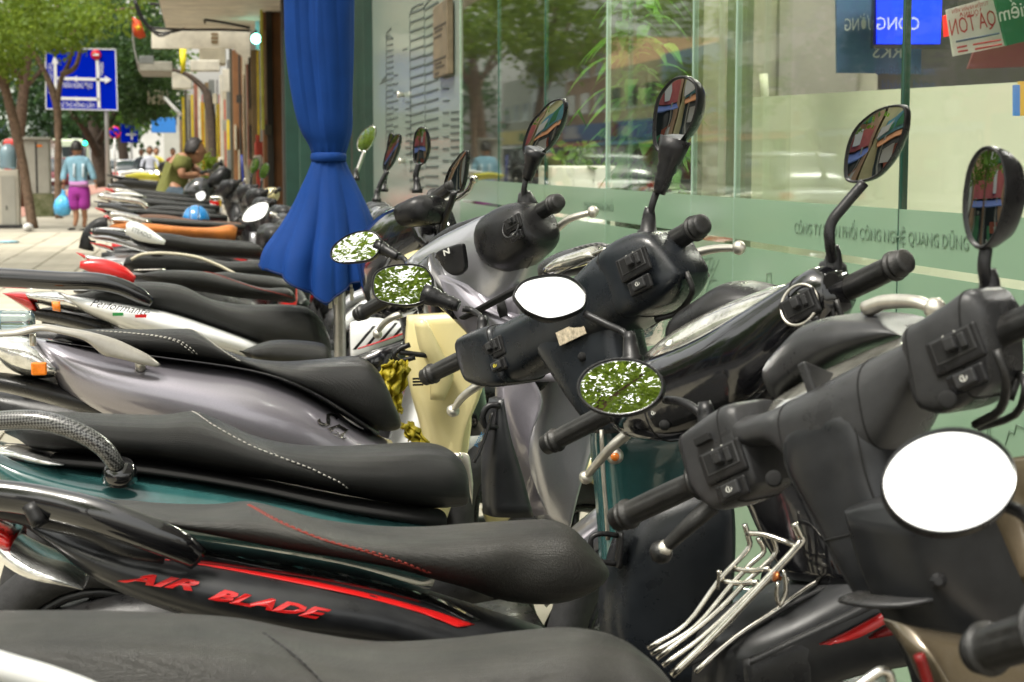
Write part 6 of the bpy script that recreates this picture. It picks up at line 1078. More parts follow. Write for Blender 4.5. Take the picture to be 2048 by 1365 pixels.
    mesh('scalloped_beam', vs, [tuple(range(k)), tuple(range(2 * k - 1, k - 1, -1))] + [(i, k + i, k + (i + 1) % k, (i + 1) % k) for i in range(k)], C['white'], t, False)
    for v in (66, 74, 82): box2('painted_number', atY(422, v, y - .03), atY(436, v + 5, y - .028), C['tan'], t)
    for k, pts in enumerate([[(296, 56), (330, 58), (380, 60), (440, 60), (500, 62)], [(298, 58), (320, 66), (345, 64), (370, 58)], [(268, 0), (276, 25), (290, 48), (305, 56)], [(270, 0), (282, 30), (296, 52), (318, 72), (340, 66)], [(300, 8), (380, 12), (430, 8), (475, 4)], [(410, 40), (450, 46), (500, 56)]]):
        tag(tube('cable', [atD(u, v, 26 - .3 * k) for u, v in pts], .02, M['plastic'], None, n=6), ['thick black cable along the canopy edge', 'drooping black cable under the canopy corner', 'black cable dropping from the upper left of the canopy', 'looped cable hanging off the canopy corner', 'thin cable crossing the canopy ceiling', 'thin cable running to the lamp'][k], 'cable')
    cm = thing('security_camera', atD(466, 14, 25), 'small white security camera under the canopy', 'camera'); lathe('body', atD(458, 16, 25), atD(492, 11, 25), [(0, .05), (.4, .06), (1, .05)], C['white'], cm, 12); lathe('dome', atD(465, 10, 25), atD(467, 20, 25), [(0, .07), (.6, .06), (1, .02)], M['plastic_g'], cm, 12)
    lp = thing('bulb_holder', atD(408, 30, 25), 'cone shaped bulb holder hanging from the canopy', 'lamp'); lathe('cone', atD(409, 25, 25), atD(410, 48, 25), [(0, .05), (.4, .06), (.5, .03), (1, .012)], C['olive'], lp, 10)
    # second row of balconies and awnings farther down
    def slab(name, u0, u1, v0, v1, D, m, lab, cat, th=2.):
        y = atD(u0, 322, D).y; a, b = atY(u0, v0, y), atY(u1, v1, y); return tag(box2(name, V((a.x, y, b.z)), V((b.x, y + th, a.z)), m, None, bevel=.02), lab, cat)
    slab('balcony', 276, 345, 123, 143, 42, C['pale'], 'pale balcony slab with grey railing past the cream canopy', 'balcony', 3)
    slab('balcony', 295, 335, 180, 208, 60, C['cream'], 'small cream balcony lower down the street', 'balcony', 3)
    slab('air_conditioner', 344, 384, 145, 178, 40, C['white'], 'white rounded air conditioner box under the balcony', 'air conditioner', .4)
    slab('air_conditioner', 380, 440, 120, 142, 36, C['white'], 'long white sign box under the canopy', 'box', .5)
    slab('balcony_rail', 278, 308, 112, 128, 41.5, C['grey'], 'dark grey barred railing on the pale balcony', 'railing', .1)
    slab('air_conditioner', 398, 452, 96, 128, 38, C['cream'], 'cream ledge stacked behind the scalloped beam', 'ledge', 1.)
    slab('awning', 302, 352, 236, 266, 72, mat('awning_blue', (.03, .2, .6), .6), 'bright blue shop awning far down the street', 'awning', .3)
    yf = thing('yellow_flag', atD(366, 120, 34), 'hanging yellow pennant below the canopy', 'flag'); mesh('cloth', [atD(359, 97, 34), atD(373, 97, 34), atD(371, 140, 34), atD(362, 148, 34)], [(0, 1, 2, 3)], mat('flag_yellow', (.75, .65, .02), .6), yf, solid=.01)
    rf = thing('red_flag', atD(276, 55, 36), 'red flag with yellow star on a pole by the canopy', 'flag'); tube('pole', [atD(270, 30, 36), atD(266, 80, 36), atD(278, 140, 36)], .02, M['pole'], rf, n=6)
    mesh('cloth', [atD(265, 35, 36), atD(280, 42, 35.9), atD(292, 74, 36), atD(280, 78, 36.1), atD(264, 70, 36)], [(0, 1, 2, 3, 4)], mat('flag_red', (.65, .08, .02), .6), rf, solid=.01)
    cc = atD(277, 56, 35.85); st = []
    for i in range(10): a = math.pi / 2 + i * math.pi / 5; r = .085 if i % 2 == 0 else .035; st.append(cc + V((math.cos(a) * r, 0, math.sin(a) * r)))
    mesh('star', st, [tuple(range(10))], mat('star_yellow', (.8, .55, .02), .6), rf, solid=.006)
    # leaning dark trunk against the shops and bracing pipe
    tag(tube('drain_pipe', [atD(330, 197, 48), atD(346, 214, 46), atD(362, 230, 44)], .05, M['alu'], None, n=8), 'slanting pale drain pipe under the far balcony', 'pipe')
    t = thing('shop_tree', atZ(432, 400, 0), 'dark leaning tree trunk growing between the shop pipes', 'tree'); tube('trunk', [atD(428, 380, 35), atD(426, 280, 35), atD(418, 210, 35), (atD(408, 178, 35)), atD(375, 150, 35), atD(345, 140, 35)], [.12, .1, .1, .07, .05, .03], barkd, t, n=8)
    pl = thing('shrub', atZ(415, 390, 0), 'small bright green shrub beside the seated man', 'plant'); crown('leaves', [(atD(415, 330, 28), (.12, .12, .22), 240), (atD(420, 350, 28), (.1, .1, .15), 120)], .07, LM[1], pl, 12, 4); tube('stem', [V((atD(415, 330, 28).x, atD(415, 330, 28).y, 0)), atD(415, 330, 28)], .015, bark, pl)
    # parcels and coloured goods by the doors
    for k, (u, v, w, h, c) in enumerate([(520, 300, 10, 16, 'red'), (516, 325, 8, 14, 'white'), (505, 330, 8, 10, 'rust'), (443, 335, 6, 20, 'white')]):
        slab('goods_box', u - w, u + w, v - h, v + h, 26 - k * .3, C[c], ['stack of red goods beside the dark pillar', 'white parcel at the foot of the neon lit pillar', 'rusty red box beside the tan pillar', 'white tin by the cream column'][k], 'goods', .3)
    bp = tag(tube('blue_post', [atD(483, 310, 15), atD(490, 400, 15)], .012, mat('post_blue', (.01, .02, .15), .4), None, n=8), 'thin dark blue post standing among the bikes', 'post')
# ================================================================== street things
def street():
    # big direction sign
    D = 45; B_ = mat('sign_blue', (.0, .014, .46), .9, noise=.08, nscale=1, spec=.0); Wm = mat('sign_white', (.8, .82, .82), .4); s = thing('direction_sign', (atD(215, 322, D).x, atD(215, 322, D).y, 0), 'large blue street direction sign with white arrows and street names', 'sign')
    y = atD(160, 160, D).y; P = lambda u, v, o=.0: atY(u, v, y - o)
    pn = mesh('sign_board', [P(90, 96), P(231, 98), P(236, 222), P(91, 219)] + [P(90, 96) + V((0, .06, 0)), P(231, 98) + V((0, .06, 0)), P(236, 222) + V((0, .06, 0)), P(91, 219) + V((0, .06, 0))], [(0, 1, 2, 3), (4, 7, 6, 5), (0, 4, 5, 1), (2, 6, 7, 3), (1, 5, 6, 2), (0, 3, 7, 4)], B_, s, False)
    def bar(pts, w):
        mb = MB()
        for a, b in zip(pts, pts[1:]):
            p, q = P(*a, .02), P(*b, .02); n = (q - p).cross(V((0, 1, 0))).normalized() * (w / FPX * D); d = V((0, .008, 0))
            mb.add([p + n - d, q + n - d, q - n - d, p - n - d, p + n + d, q + n + d, q - n + d, p - n + d], [(0, 1, 2, 3), (4, 7, 6, 5), (0, 4, 5, 1), (2, 6, 7, 3), (1, 5, 6, 2), (0, 3, 7, 4)])
        mb.build('arrow_line', Wm, pn)
    def tri(a, b, c): mesh('arrow_head', [P(*a, .03), P(*b, .03), P(*c, .03)], [(0, 1, 2)], Wm, pn, False, solid=.01)
    bar([(110, 122), (112, 216)], 3); tri((109, 110), (103, 128), (117, 128)); bar([(112, 157), (212, 160)], 3); tri((223, 160), (210, 152), (210, 168)); bar([(194, 110), (198, 216)], 3); bar([(118, 197), (198, 199)], 3)
    tri((144, 158), (154, 152), (154, 165)); tri((146, 198), (154, 193), (154, 204)); bar([(91, 97), (231, 99)], 1); bar([(91, 218), (236, 221)], 1); bar([(231, 99), (235, 221)], 1); bar([(91, 97), (92, 218)], 1)
    c = P(192, 110, .03); lathe('no_entry_disc', c, c - V((0, .02, 0)), [(0, .135), (1, .135)], mat('sign_red', (.6, .01, .03), .4), pn, 24); box('no_entry_bar', c - V((0, .03, 0)), (.075, .005, .025), Wm, pn)
    text('sign_text', 'TRẦN HƯNG ĐẠO', P(124, 176, .02), P(185, 177, .02), P(124, 165) - P(124, 176), Wm, pn, .003); text('sign_text', 'LÊ THỊ HỒNG GẤM', P(121, 214, .02), P(188, 216, .02), P(121, 206) - P(121, 215), Wm, pn, .003)
    text('sign_text', 'YERSIN', P(206, 153, .02), P(207, 126, .02), P(196, 150) - P(204, 150), Wm, pn, .003); text('sign_text', 'PHẠM NGŨ LÃO', P(105, 188, .02), P(104, 128, .02), P(98, 150) - P(106, 150), Wm, pn, .003)
    bx = P(215, 322); lathe('post', V((bx.x, y + .12, 0)), V((bx.x, y + .12, P(215, 100).z)), [(0, .07), (1, .06)], M['pole'], s, 14)
    # second, farther blue sign and round sign
    D2 = 92; s2 = thing('small_direction_sign', (atD(258, 322, D2).x, atD(258, 322, D2).y, 0), 'smaller blue direction sign farther down the pavement', 'sign'); y2 = atD(258, 270, D2).y; Q = lambda u, v, o=0: atY(u, v, y2 - o)
    b2 = box2('sign_board', Q(242, 285), Q(275, 248) + V((0, .08, 0)), B_, s2); box2('arrow_line', Q(262, 280, .03), Q(265, 258, .02), Wm, b2); box2('arrow_line', Q(252, 271, .03), Q(272, 268, .02), Wm, b2); lathe('no_entry_disc', Q(264, 260, .03), Q(264, 260, .06), [(0, .09), (1, .09)], mat('sign_red', (.6, .01, .03), .4), b2); lathe('post', V((Q(256, 0).x, y2 + .1, 0)), V((Q(256, 0).x, y2 + .1, Q(0, 250).z)), [(0, .06), (1, .06)], M['pole'], s2)
    s3 = thing('no_stopping_sign', atD(229, 322, 75), 'round red and blue no stopping sign left of the small blue sign', 'sign'); p = atD(229, 265, 75); lathe('disc', p, p - V((0, .03, 0)), [(0, .28), (1, .28)], mat('sign_red', (.6, .01, .03), .4), s3, 24); lathe('disc_centre', p - V((0, .031, 0)), p - V((0, .05, 0)), [(0, .21), (1, .21)], B_, s3, 24); box('disc_bar', p - V((0, .06, 0)), (.24, .01, .03), mat('sign_red', (.6, .01, .03), .4), s3, ax=(V((.7, 0, -.7)), V((0, 1, 0)), V((.7, 0, .7)))); lathe('post', V((p.x, p.y + .05, 0)), p, [(0, .04), (1, .04)], M['pole'], s3)
    # electrical cabinet on mossy plinth
    cab = thing('cabinet', atZ(78, 430, 0), 'grey street cabinet standing on a mossy concrete plinth behind the left tree', 'cabinet'); yc = atD(75, 400, 38).y; cg = mat('cabinet_grey', (.3, .3, .26), .5, noise=.15, nscale=2)
    a, b = atY(50, 388, yc), atY(97, 280, yc); box2('case', V((a.x, yc, a.z)), V((b.x, yc + .5, b.z)), cg, cab, bevel=.015); box2('lid', V((a.x - .04, yc - .04, b.z)), V((b.x + .04, yc + .54, b.z + .06)), cg, cab, bevel=.01); box2('warning_label', atY(74, 294, yc - .01), atY(84, 290, yc - .005), M['amber'], cab)
    box2('door_seam', atY(72.5, 386, yc - .004), atY(73.5, 284, yc - .001), M['plastic_g'], cab); box2('plinth', V((a.x + .15, yc - .02, 0)), V((b.x + .06, yc + .5, a.z)), mat('mossy_concrete', (.1, .12, .04), .95, noise=.8, nscale=5, var=(.22, .22, .14)), cab)
    wd = thing('water_stand', atZ(20, 458, 0), 'white stand topped with a clear water bottle at the left edge', 'stand'); yw = atD(20, 440, 31.5).y; a, b = atY(-4, 456, yw), atY(36, 340, yw); box2('case', V((a.x, yw, 0)), V((b.x, yw + .35, b.z)), mat('stand_white', (.45, .43, .36), .5, noise=.1, nscale=3), wd, bevel=.015)
    box2('base', V((a.x, yw - .05, 0)), V((b.x + .03, yw + .38, .07)), M['plastic_g'], wd); box2('door_panel', atY(4, 450, yw - .02), atY(30, 352, yw - .001), cg, wd); box2('slot', atY(12, 420, yw - .03), atY(14, 412, yw - .02), M['dark'], wd)
    q = atY(16, 338, yw + .15); lathe('water_bottle', q, atY(16, 288, yw + .15), [(0, .15), (.1, .16), (.3, .155), (.35, .16), (.7, .16), (.85, .13), (1, .05)], mat('bottle_blue', (.35, .55, .65), .15, coat=1, trans=.5), wd, 18)
    # vehicles
    def car(p, L, Wd, H, m, lab, cat='car', kind='car', yaw=0.):
        t = thing(kind, p, lab, cat); wdw = mat('car_glass', (.03, .04, .045), .08, coat=1); p = V(p)
        if kind == 'bus':
            box2('body', p + V((-Wd / 2, 0, .35)), p + V((Wd / 2, L, H)), m, t, bevel=.18); box2('windscreen', p + V((-Wd * .42, -.03, H * .45)), p + V((Wd * .42, .02, H * .82)), wdw, t, bevel=.04); box2('side_windows', p + V((Wd / 2 - .02, .8, H * .48)), p + V((Wd / 2 + .02, L - .5, H * .8)), wdw, t)
            for s in (-1, 1): box('headlight', p + V((s * Wd * .36, -.03, .75)), (.16, .03, .1), M['lens'], t, bevel=.02)
        else:
            h = .62
            loft('body', [(p + V((0, .0, .72)), p + V((0, .0, .3)), Wd * .42), (p + V((0, .25, .86)), p + V((0, .25, .22)), Wd * .49), (p + V((0, L * .5, .95)), p + V((0, L * .5, .2)), Wd * .5), (p + V((0, L - .3, .85)), p + V((0, L - .3, .22)), Wd * .49), (p + V((0, L, .65)), p + V((0, L, .32)), Wd * .42)], m, t, V((1, 0, 0)), e=3.6, n=24)
            c = loft('cabin', [(p + V((0, L * .1, .95)), p + V((0, L * .1, .75)), Wd * .44), (p + V((0, L * .24, H)), p + V((0, L * .24, .8)), Wd * .43), (p + V((0, L * .55, H + .02)), p + V((0, L * .55, .8)), Wd * .43), (p + V((0, L * .74, .95)), p + V((0, L * .74, .8)), Wd * .44)], wdw, t, V((1, 0, 0)), e=3.2, n=24, sub=3)[0]
            loft('roof', [(p + V((0, L * .24, H + .01)), p + V((0, L * .24, H - .09)), Wd * .40), (p + V((0, L * .4, H + .05)), p + V((0, L * .4, H - .09)), Wd * .42), (p + V((0, L * .57, H + .03)), p + V((0, L * .57, H - .09)), Wd * .40)], m, t, V((1, 0, 0)), e=3.2)
            for s in (-1, 1): box('tail_light', p + V((s * Wd * .38, .02, .72)), (.14, .05, .07), M['redlens'], t, bevel=.02)
            box('number_plate', p + V((0, -.02, .5)), (.2, .02, .06), Wm, t)
        for s in (-1, 1):
            for f in (.18, .8):
                vs, fs = ringv(p + V((s * (Wd / 2 - .12), L * f, .32)), V((1, 0, 0)), .22, .1, 20, 8); mesh('wheel', vs, fs, M['tyre'], t)
        return t
    X = lambda u, D: V((atD(u, 322, D).x, atD(u, 322, D).y, -.12))
    car(X(225, 100), 4.3, 1.8, 1.42, M['white'], 'white saloon seen from behind, between the sign post and the tree'); car(X(258, 88), 4.3, 1.8, 1.4, M['white'], 'white car with red tail light right of the sign post')
    rb = mat('bus_red', (.6, .03, .02), .35, coat=1, noise=.1); car(X(53, 92), 9, 2.4, 2.55, rb, 'red bus with wide windscreen behind the left tree', 'bus', 'bus')
    car(X(140, 120), 10, 2.6, 2.9, mat('bus_cream', (.55, .62, .45), .4, coat=.6), 'pale green bus behind the walking woman', 'bus', 'bus'); car(X(105, 78), 4.2, 1.8, 1.5, mat('car_darkred', (.15, .01, .015), .3, coat=1), 'dark red car partly hidden by the street cabinet')
    car(V((-8.2, 30, -.12)), 4.4, 1.8, 1.5, mat('car_silver', (.4, .41, .42), .3, metal=.5, coat=1), 'silver car on the road, reflected in the glass'); car(V((-7.9, 17, -.12)), 4.5, 1.9, 1.75, mat('car_black', (.012, .012, .013), .2, coat=1), 'black high car parked at the kerb, reflected in the glass'); car(V((-8.3, 45, -.12)), 4.4, 1.8, 1.5, M['white'], 'white car on the near lane, reflected in the glass')
    car(V((-14, 24, -.12)), 9, 2.5, 2.9, rb, 'red bus in the far lane, reflected in the mirrors', 'bus', 'bus')
    # a traffic light showing green
    tl = thing('traffic_light', X(168, 70), 'traffic light showing green above the woman', 'traffic light'); p = atD(170, 287, 70); box2('case', p + V((-.1, 0, -.13)), p + V((.1, .12, .5)), M['plastic'], tl, bevel=.01); lathe('green_lamp', p - V((0, .0, 0)), p - V((0, .06, 0)), [(0, .09), (1, .08)], mat('signal_green', (.02, 1, .4), .4, emit=4), tl); lathe('post', V((p.x, p.y + .06, 0)), p, [(0, .05), (1, .05)], M['plastic'], tl)
def opposite():
    """houses across the road: stand behind the trees, seen in mirrors and panes"""
    rng = random.Random(11); cols = [(.5, .46, .36), (.62, .6, .55), (.3, .42, .5), (.55, .5, .3), (.45, .3, .2), (.6, .62, .6), (.35, .36, .3)]
    sg = [((.02, .2, .6), 'blue'), ((.75, .2, .04), 'orange'), ((.7, .55, .05), 'yellow'), ((.04, .35, .5), 'turquoise'), ((.6, .04, .04), 'red'), ((.05, .3, .1), 'green'), ((.7, .7, .68), 'white'), ((.8, .28, .06), 'bright orange'), ((.02, .12, .5), 'deep blue')]
    wn = mat('window_glass', (.04, .06, .07), .08, coat=1)
    y = -26; k = 0
    while y < 150:
        w = rng.uniform(5, 7.5) if y < 60 else 14; h = rng.uniform(7, 11); c = cols[k % len(cols)]; s, sn = sg[k % len(sg)]; x = -25.
        st = ['narrow', 'plain', 'tall', 'low', 'wide'][k % 5]
        t = thing('town_house', (x, y + w / 2, 0), f'{st} house number row across the road, house {k + 1} with {sn} shop sign'.replace('number row ', '').replace(f', house {k+1}', ' standing %s' % ['behind the viewpoint', 'opposite the first bikes', 'opposite the umbrella', 'past the far trees'][min(3, int((y + 26) / 22))]), 'building')
        box2('wall', (x - 8, y, 0), (x, y + w - .15, h), mat('house_%d' % (k % len(cols)), c, .8, noise=.2, nscale=.8), t)
        box2('shop_sign', (x, y + .3, 2.7), (x + .3, y + w - .5, 3.9), mat('fascia_' + sn.replace(' ', '_'), tuple(x * .55 + .08 for x in s), .5, noise=.3, nscale=1.5), t); box2('shop_door', (x, y + .6, 0), (x + .05, y + w - .8, 2.6), wn, t)
        aw = mesh('awning', [(x, y + .3, 2.65), (x + 1.5, y + .3, 2.3), (x + 1.5, y + w - .5, 2.3), (x, y + w - .5, 2.65)], [(0, 1, 2, 3)], mat('fascia_' + sg[(k + 4) % len(sg)][1].replace(' ', '_'), tuple(x * .55 + .08 for x in sg[(k + 4) % len(sg)][0]), .6, noise=.3, nscale=1.5), t, False, solid=.05)
        for q in range(9):   # doors, posters, boxes and hanging boards along the shop
            yy = y + .4 + rng.random() * (w - 1.6); zz = rng.choice((.2, .9, 1.3, 2.9, 4.2)); ww, hh = rng.uniform(.3, 1.3), rng.uniform(.3, 1.3 if zz < 3 else .7)
            box2('shop_board', (x + .32, yy, zz), (x + .36 + rng.random() * .3, yy + ww, zz + hh), mat('board_%d' % rng.randrange(7), [(.6, .58, .5), (.3, .08, .05), (.05, .12, .3), (.5, .4, .1), (.05, .2, .1), (.1, .1, .1), (.55, .55, .55)][rng.randrange(7)], .6), t)
        for q in range(3): box2('shop_post', (x + .8, y + w * (.15 + q * .33), 0), (x + .95, y + w * (.15 + q * .33) + .14, 2.7), mat('post_grey', (.3, .3, .28), .6), t)
        for z in (4.8, 7.4):
            if z + 1.5 > h: continue
            n = 3
            for i in range(n):
                f = box2('window', (x, y + w * (i + .2) / n, z), (x + .06, y + w * (i + .75) / n, z + 1.4), wn, t); box2('sill', (x, y + w * (i + .15) / n, z - .12), (x + .2, y + w * (i + .8) / n, z), M['white'], f)
        y += w; k += 1
    # end of the street: pale blurred blocks
    for k, (u0, u1, v0, D, c) in enumerate([(-60, 60, 60, 190, (.5, .55, .5)), (60, 140, 150, 210, (.6, .62, .6)), (140, 215, 120, 200, (.45, .5, .48)), (215, 290, 170, 180, (.66, .66, .62)), (285, 330, 205, 150, (.7, .7, .68)), (325, 372, 150, 130, (.4, .4, .36))]):
        yb = atD(u0, 322, D).y; a, b = atY(u0, v0, yb), atY(u1, 322, yb); t = thing('distant_block', (a.x, yb, 0), ['pale grey green block at the far left end of the street', 'whitish block behind the walking woman', 'grey block behind the sign post', 'cream block between the tree and the small sign', 'narrow white block beside the blue awning', 'brown grey block where the shops end'][k], 'building')
        box2('wall', V((a.x, yb, 0)), V((b.x, yb + 20, a.z)), mat('block%d' % k, c, .8, noise=.2, nscale=.3), t); n = 3
        for j in range(6):
            z = 4 + j * 3.2
            if z + 2 > a.z: break
            for i in range(n): box2('window', V((a.x + (b.x - a.x) * (i + .2) / n, yb - .05, z)), V((a.x + (b.x - a.x) * (i + .8) / n, yb, z + 1.7)), wn, t)
# ================================================================== people
def skin(name, P, E, m, parent, sub=2, root=0):
    me = bpy.data.meshes.new(name); me.from_pydata([tuple(p) for p, r in P], E, []); o = link(name, me, m, parent)
    md = o.modifiers.new('skin', 'SKIN')
    for i, (p, r) in enumerate(P):
        sv = me.skin_vertices[0].data[i]; rr = r if isinstance(r, tuple) else (r, r); sv.radius = rr; sv.use_root = (i == root)
    s = o.modifiers.new('s', 'SUBSURF'); s.levels = sub; s.render_levels = sub; md.use_smooth_shade = True
    return o
SK = mat('skin_tone', (.32, .16, .09), .5, noise=.1, nscale=20); HR = mat('hair_black', (.012, .009, .008), .5, noise=.5, nscale=80)
def head(par, c, r, face):
    """skull with brow, nose, ears and hair cap; face = horizontal direction it looks"""
    f = V(face).normalized(); s = f.cross(V((0, 0, 1))).normalized(); up = V((0, 0, 1)); vs, fs = [], []
    n, k = 20, 14
    for j in range(k + 1):
        a = math.pi * j / k
        for i in range(n):
            g = 2 * math.pi * i / n; x = math.sin(a) * math.cos(g); y = math.sin(a) * math.sin(g); z = math.cos(a)
            rr = 1 - .10 * max(0, -z) * abs(y) - (.12 * max(0, -z) if x < 0 else 0); p = c + f * (x * r * .98 * rr) + s * (y * r * .80 * rr) + up * (z * r * 1.22)
            if x > .93 and -.2 < z < .1: p += f * r * .16
            if x > .9 and z > .12 and abs(y) < .35: p += f * r * .03
            vs.append(p)
    for j in range(k):
        for i in range(n): fs.append((j * n + i, j * n + (i + 1) % n, (j + 1) * n + (i + 1) % n, (j + 1) * n + i))
    h = mesh('head', vs, fs, SK, par)
    for q in (-1, 1):
        mb = MB(); mb.add(*lathev(c + s * (q * r * .78) - up * r * .05, c + s * (q * r * .9) - up * r * .05, [(0, r * .2), (.5, r * .22), (1, r * .1)], 10)); mb.build('ear', SK, h, True)
        mesh('eye', lathev(c + f * r * .86 + s * (q * r * .3) + up * r * .05, c + f * r * .9 + s * (q * r * .3) + up * r * .05, [(0, r * .08), (1, r * .05)], 8)[0], lathev(c, c + f, [(0, 1), (1, 1)], 8)[1], HR, h)
    rng = random.Random(4); hv, hf = [], []
    for j in range(k // 2 + 2):
        a = math.pi * j / k
        for i in range(n):
            g = 2 * math.pi * i / n; x = math.sin(a) * math.cos(g); lim = 1. if x < -.15 else max(.42, 1 - (x + .15) * .95)
            a2 = a * lim; x, y, z = math.sin(a2) * math.cos(g), math.sin(a2) * math.sin(g), math.cos(a2)
            e = 1.03 + rng.uniform(-.02, .12); hv.append(c + f * (x * r * .98 * e) + s * (y * r * .84 * e) + up * (z * r * 1.2 * e + r * .02))
    for j in range(k // 2 + 1):
        for i in range(n): hf.append((j * n + i, j * n + (i + 1) % n, (j + 1) * n + (i + 1) % n, (j + 1) * n + i))
    mesh('hair', hv, hf, HR, h, solid=.006); return h
def hand(par, w, d, curl, size=.09):
    """palm with four curled fingers and a thumb, grown as one surface"""
    d = V(d).normalized(); c = V(curl).normalized(); s = d.cross(c).normalized(); P = [(V(w), .018), (V(w) + d * size * .5, (.03, .016))]; E = [(0, 1)]
    for i in range(4):
        o = s * ((i - 1.5) * size * .19); L = size * (.42, .5, .47, .36)[i]; k = len(P)
        P += [(V(w) + d * size * .85 + o, .0085), (V(w) + d * (size * .85 + L * .5) + o + c * L * .15, .008), (V(w) + d * (size * .85 + L * .7) + o + c * L * .55, .0065)]; E += [(1, k), (k, k + 1), (k + 1, k + 2)]
    k = len(P); P += [(V(w) + d * size * .35 + s * size * .42 + c * .01, .009), (V(w) + d * size * .65 + s * size * .5 + c * .02, .007)]; E += [(0, k), (k, k + 1)]
    return skin('hand', P, E, SK, par, 1)
def person_walk():
    D = 30.6; t = thing('person', atZ(158, 461, 0), 'person walking away in a light blue denim jacket and purple shorts, carrying a blue bag', 'person')
    Q = lambda u, v, dd=0: atD(u, v, D + dd); k = D / FPX
    sk = [(Q(157, 372), .13), (Q(157, 345), .12), (Q(155, 322), .13), (Q(154, 309), .05), (Q(136, 320), .055), (Q(129, 345), .042), (Q(127, 366, -.1), .03), (Q(173, 320), .055), (Q(185, 345), .042), (Q(191, 366), .03), (Q(148, 385), .09), (Q(151, 418), .06), (Q(153, 436), .052), (Q(149, 454), .033), (Q(168, 385), .09), (Q(168, 418), .058), (Q(170, 436, .1), .05), (Q(168, 456, .12), .033)]
    E = [(0, 1), (1, 2), (2, 3), (2, 4), (4, 5), (5, 6), (2, 7), (7, 8), (8, 9), (0, 10), (10, 11), (11, 12), (12, 13), (0, 14), (14, 15), (15, 16), (16, 17)]
    b = skin('body', sk, E, SK, t)
    skin('denim_jacket', [(Q(156, 367), (.205, .15)), (Q(156, 345), (.18, .12)), (Q(155, 324), (.17, .11)), (Q(154, 313), .085), (Q(137, 321), .075), (Q(129, 345), .066), (Q(125, 364, -.08), .055), (Q(173, 321), .075), (Q(184, 345), .066), (Q(189, 362), .055)], [(0, 1), (1, 2), (2, 3), (2, 4), (4, 5), (5, 6), (2, 7), (7, 8), (8, 9)], mat('denim_light', (.16, .3, .38), .85, noise=.4, nscale=9), b, root=1)
    for (u0, u1) in ((148, 152), (166, 170)): tube('faded_patch', [Q(u0, 328, -.15), Q(u0, 355, -.15)], .02, mat('denim_fade', (.5, .6, .65), .9), b, n=6)
    loft('shirt_hem', [(Q(139, 362), Q(139, 374), .12), (Q(157, 362), Q(157, 376), .16), (Q(176, 362), Q(176, 374), .12)], mat('pale_pink_shirt', (.42, .2, .4), .8), b, V((0, -1, 0)))
    sm = mat('purple_shorts', (.25, .02, .22), .8, noise=.2, nscale=8)
    skin('shorts', [(Q(157, 362), (.18, .13)), (Q(157, 376), (.19, .14)), (Q(148, 390), .13), (Q(150, 423), .115), (Q(168, 390), .13), (Q(169, 422), .115)], [(0, 1), (1, 2), (2, 3), (1, 4), (4, 5)], sm, b)
    head(b, Q(153, 298), .115, V((.1, 1, 0))); 
    hand(b, Q(126, 368, -.1), V((0, 0, -1)), V((0, 1, 0))); hand(b, Q(192, 368), V((.1, 0, -1)), V((-1, 0, 0)))
    for (u, v, dd) in ((145, 459, 0), (167, 461, .1)): loft('sandal', [(Q(u - 8, v, dd) + V((0, -.08, .02)), Q(u - 8, v, dd) + V((0, -.08, -.01)), .04), (Q(u, v, dd) + V((0, .0, .03)), Q(u, v, dd) + V((0, .0, -.01)), .05), (Q(u + 5, v, dd) + V((0, .12, .02)), Q(u + 5, v, dd) + V((0, .12, -.01)), .04)], M['plastic'], b, V((0, 1, 0)))
    g = thing('carrier_bag', Q(125, 412), 'full light blue plastic bag carried by the walking person', 'bag'); c = Q(125, 412); pr = [(0, .03), (.08, .13), (.35, .165), (.6, .14), (.78, .07), (.9, .03), (1, .035)]
    o = lathe('bag', Q(125, 432), Q(127, 382), pr, mat('bag_blue', (.08, .42, .75), .35, noise=.3, nscale=8, coat=.4), g, 24); rng = random.Random(8)
    for v in o.data.vertices: v.co += V((rng.uniform(-1, 1), rng.uniform(-1, 1), rng.uniform(-1, 1))) * .012
    tube('handle', [Q(127, 388), Q(124, 378), Q(126, 371)], .01, mat('bag_blue', (.08, .42, .75), .35), g)
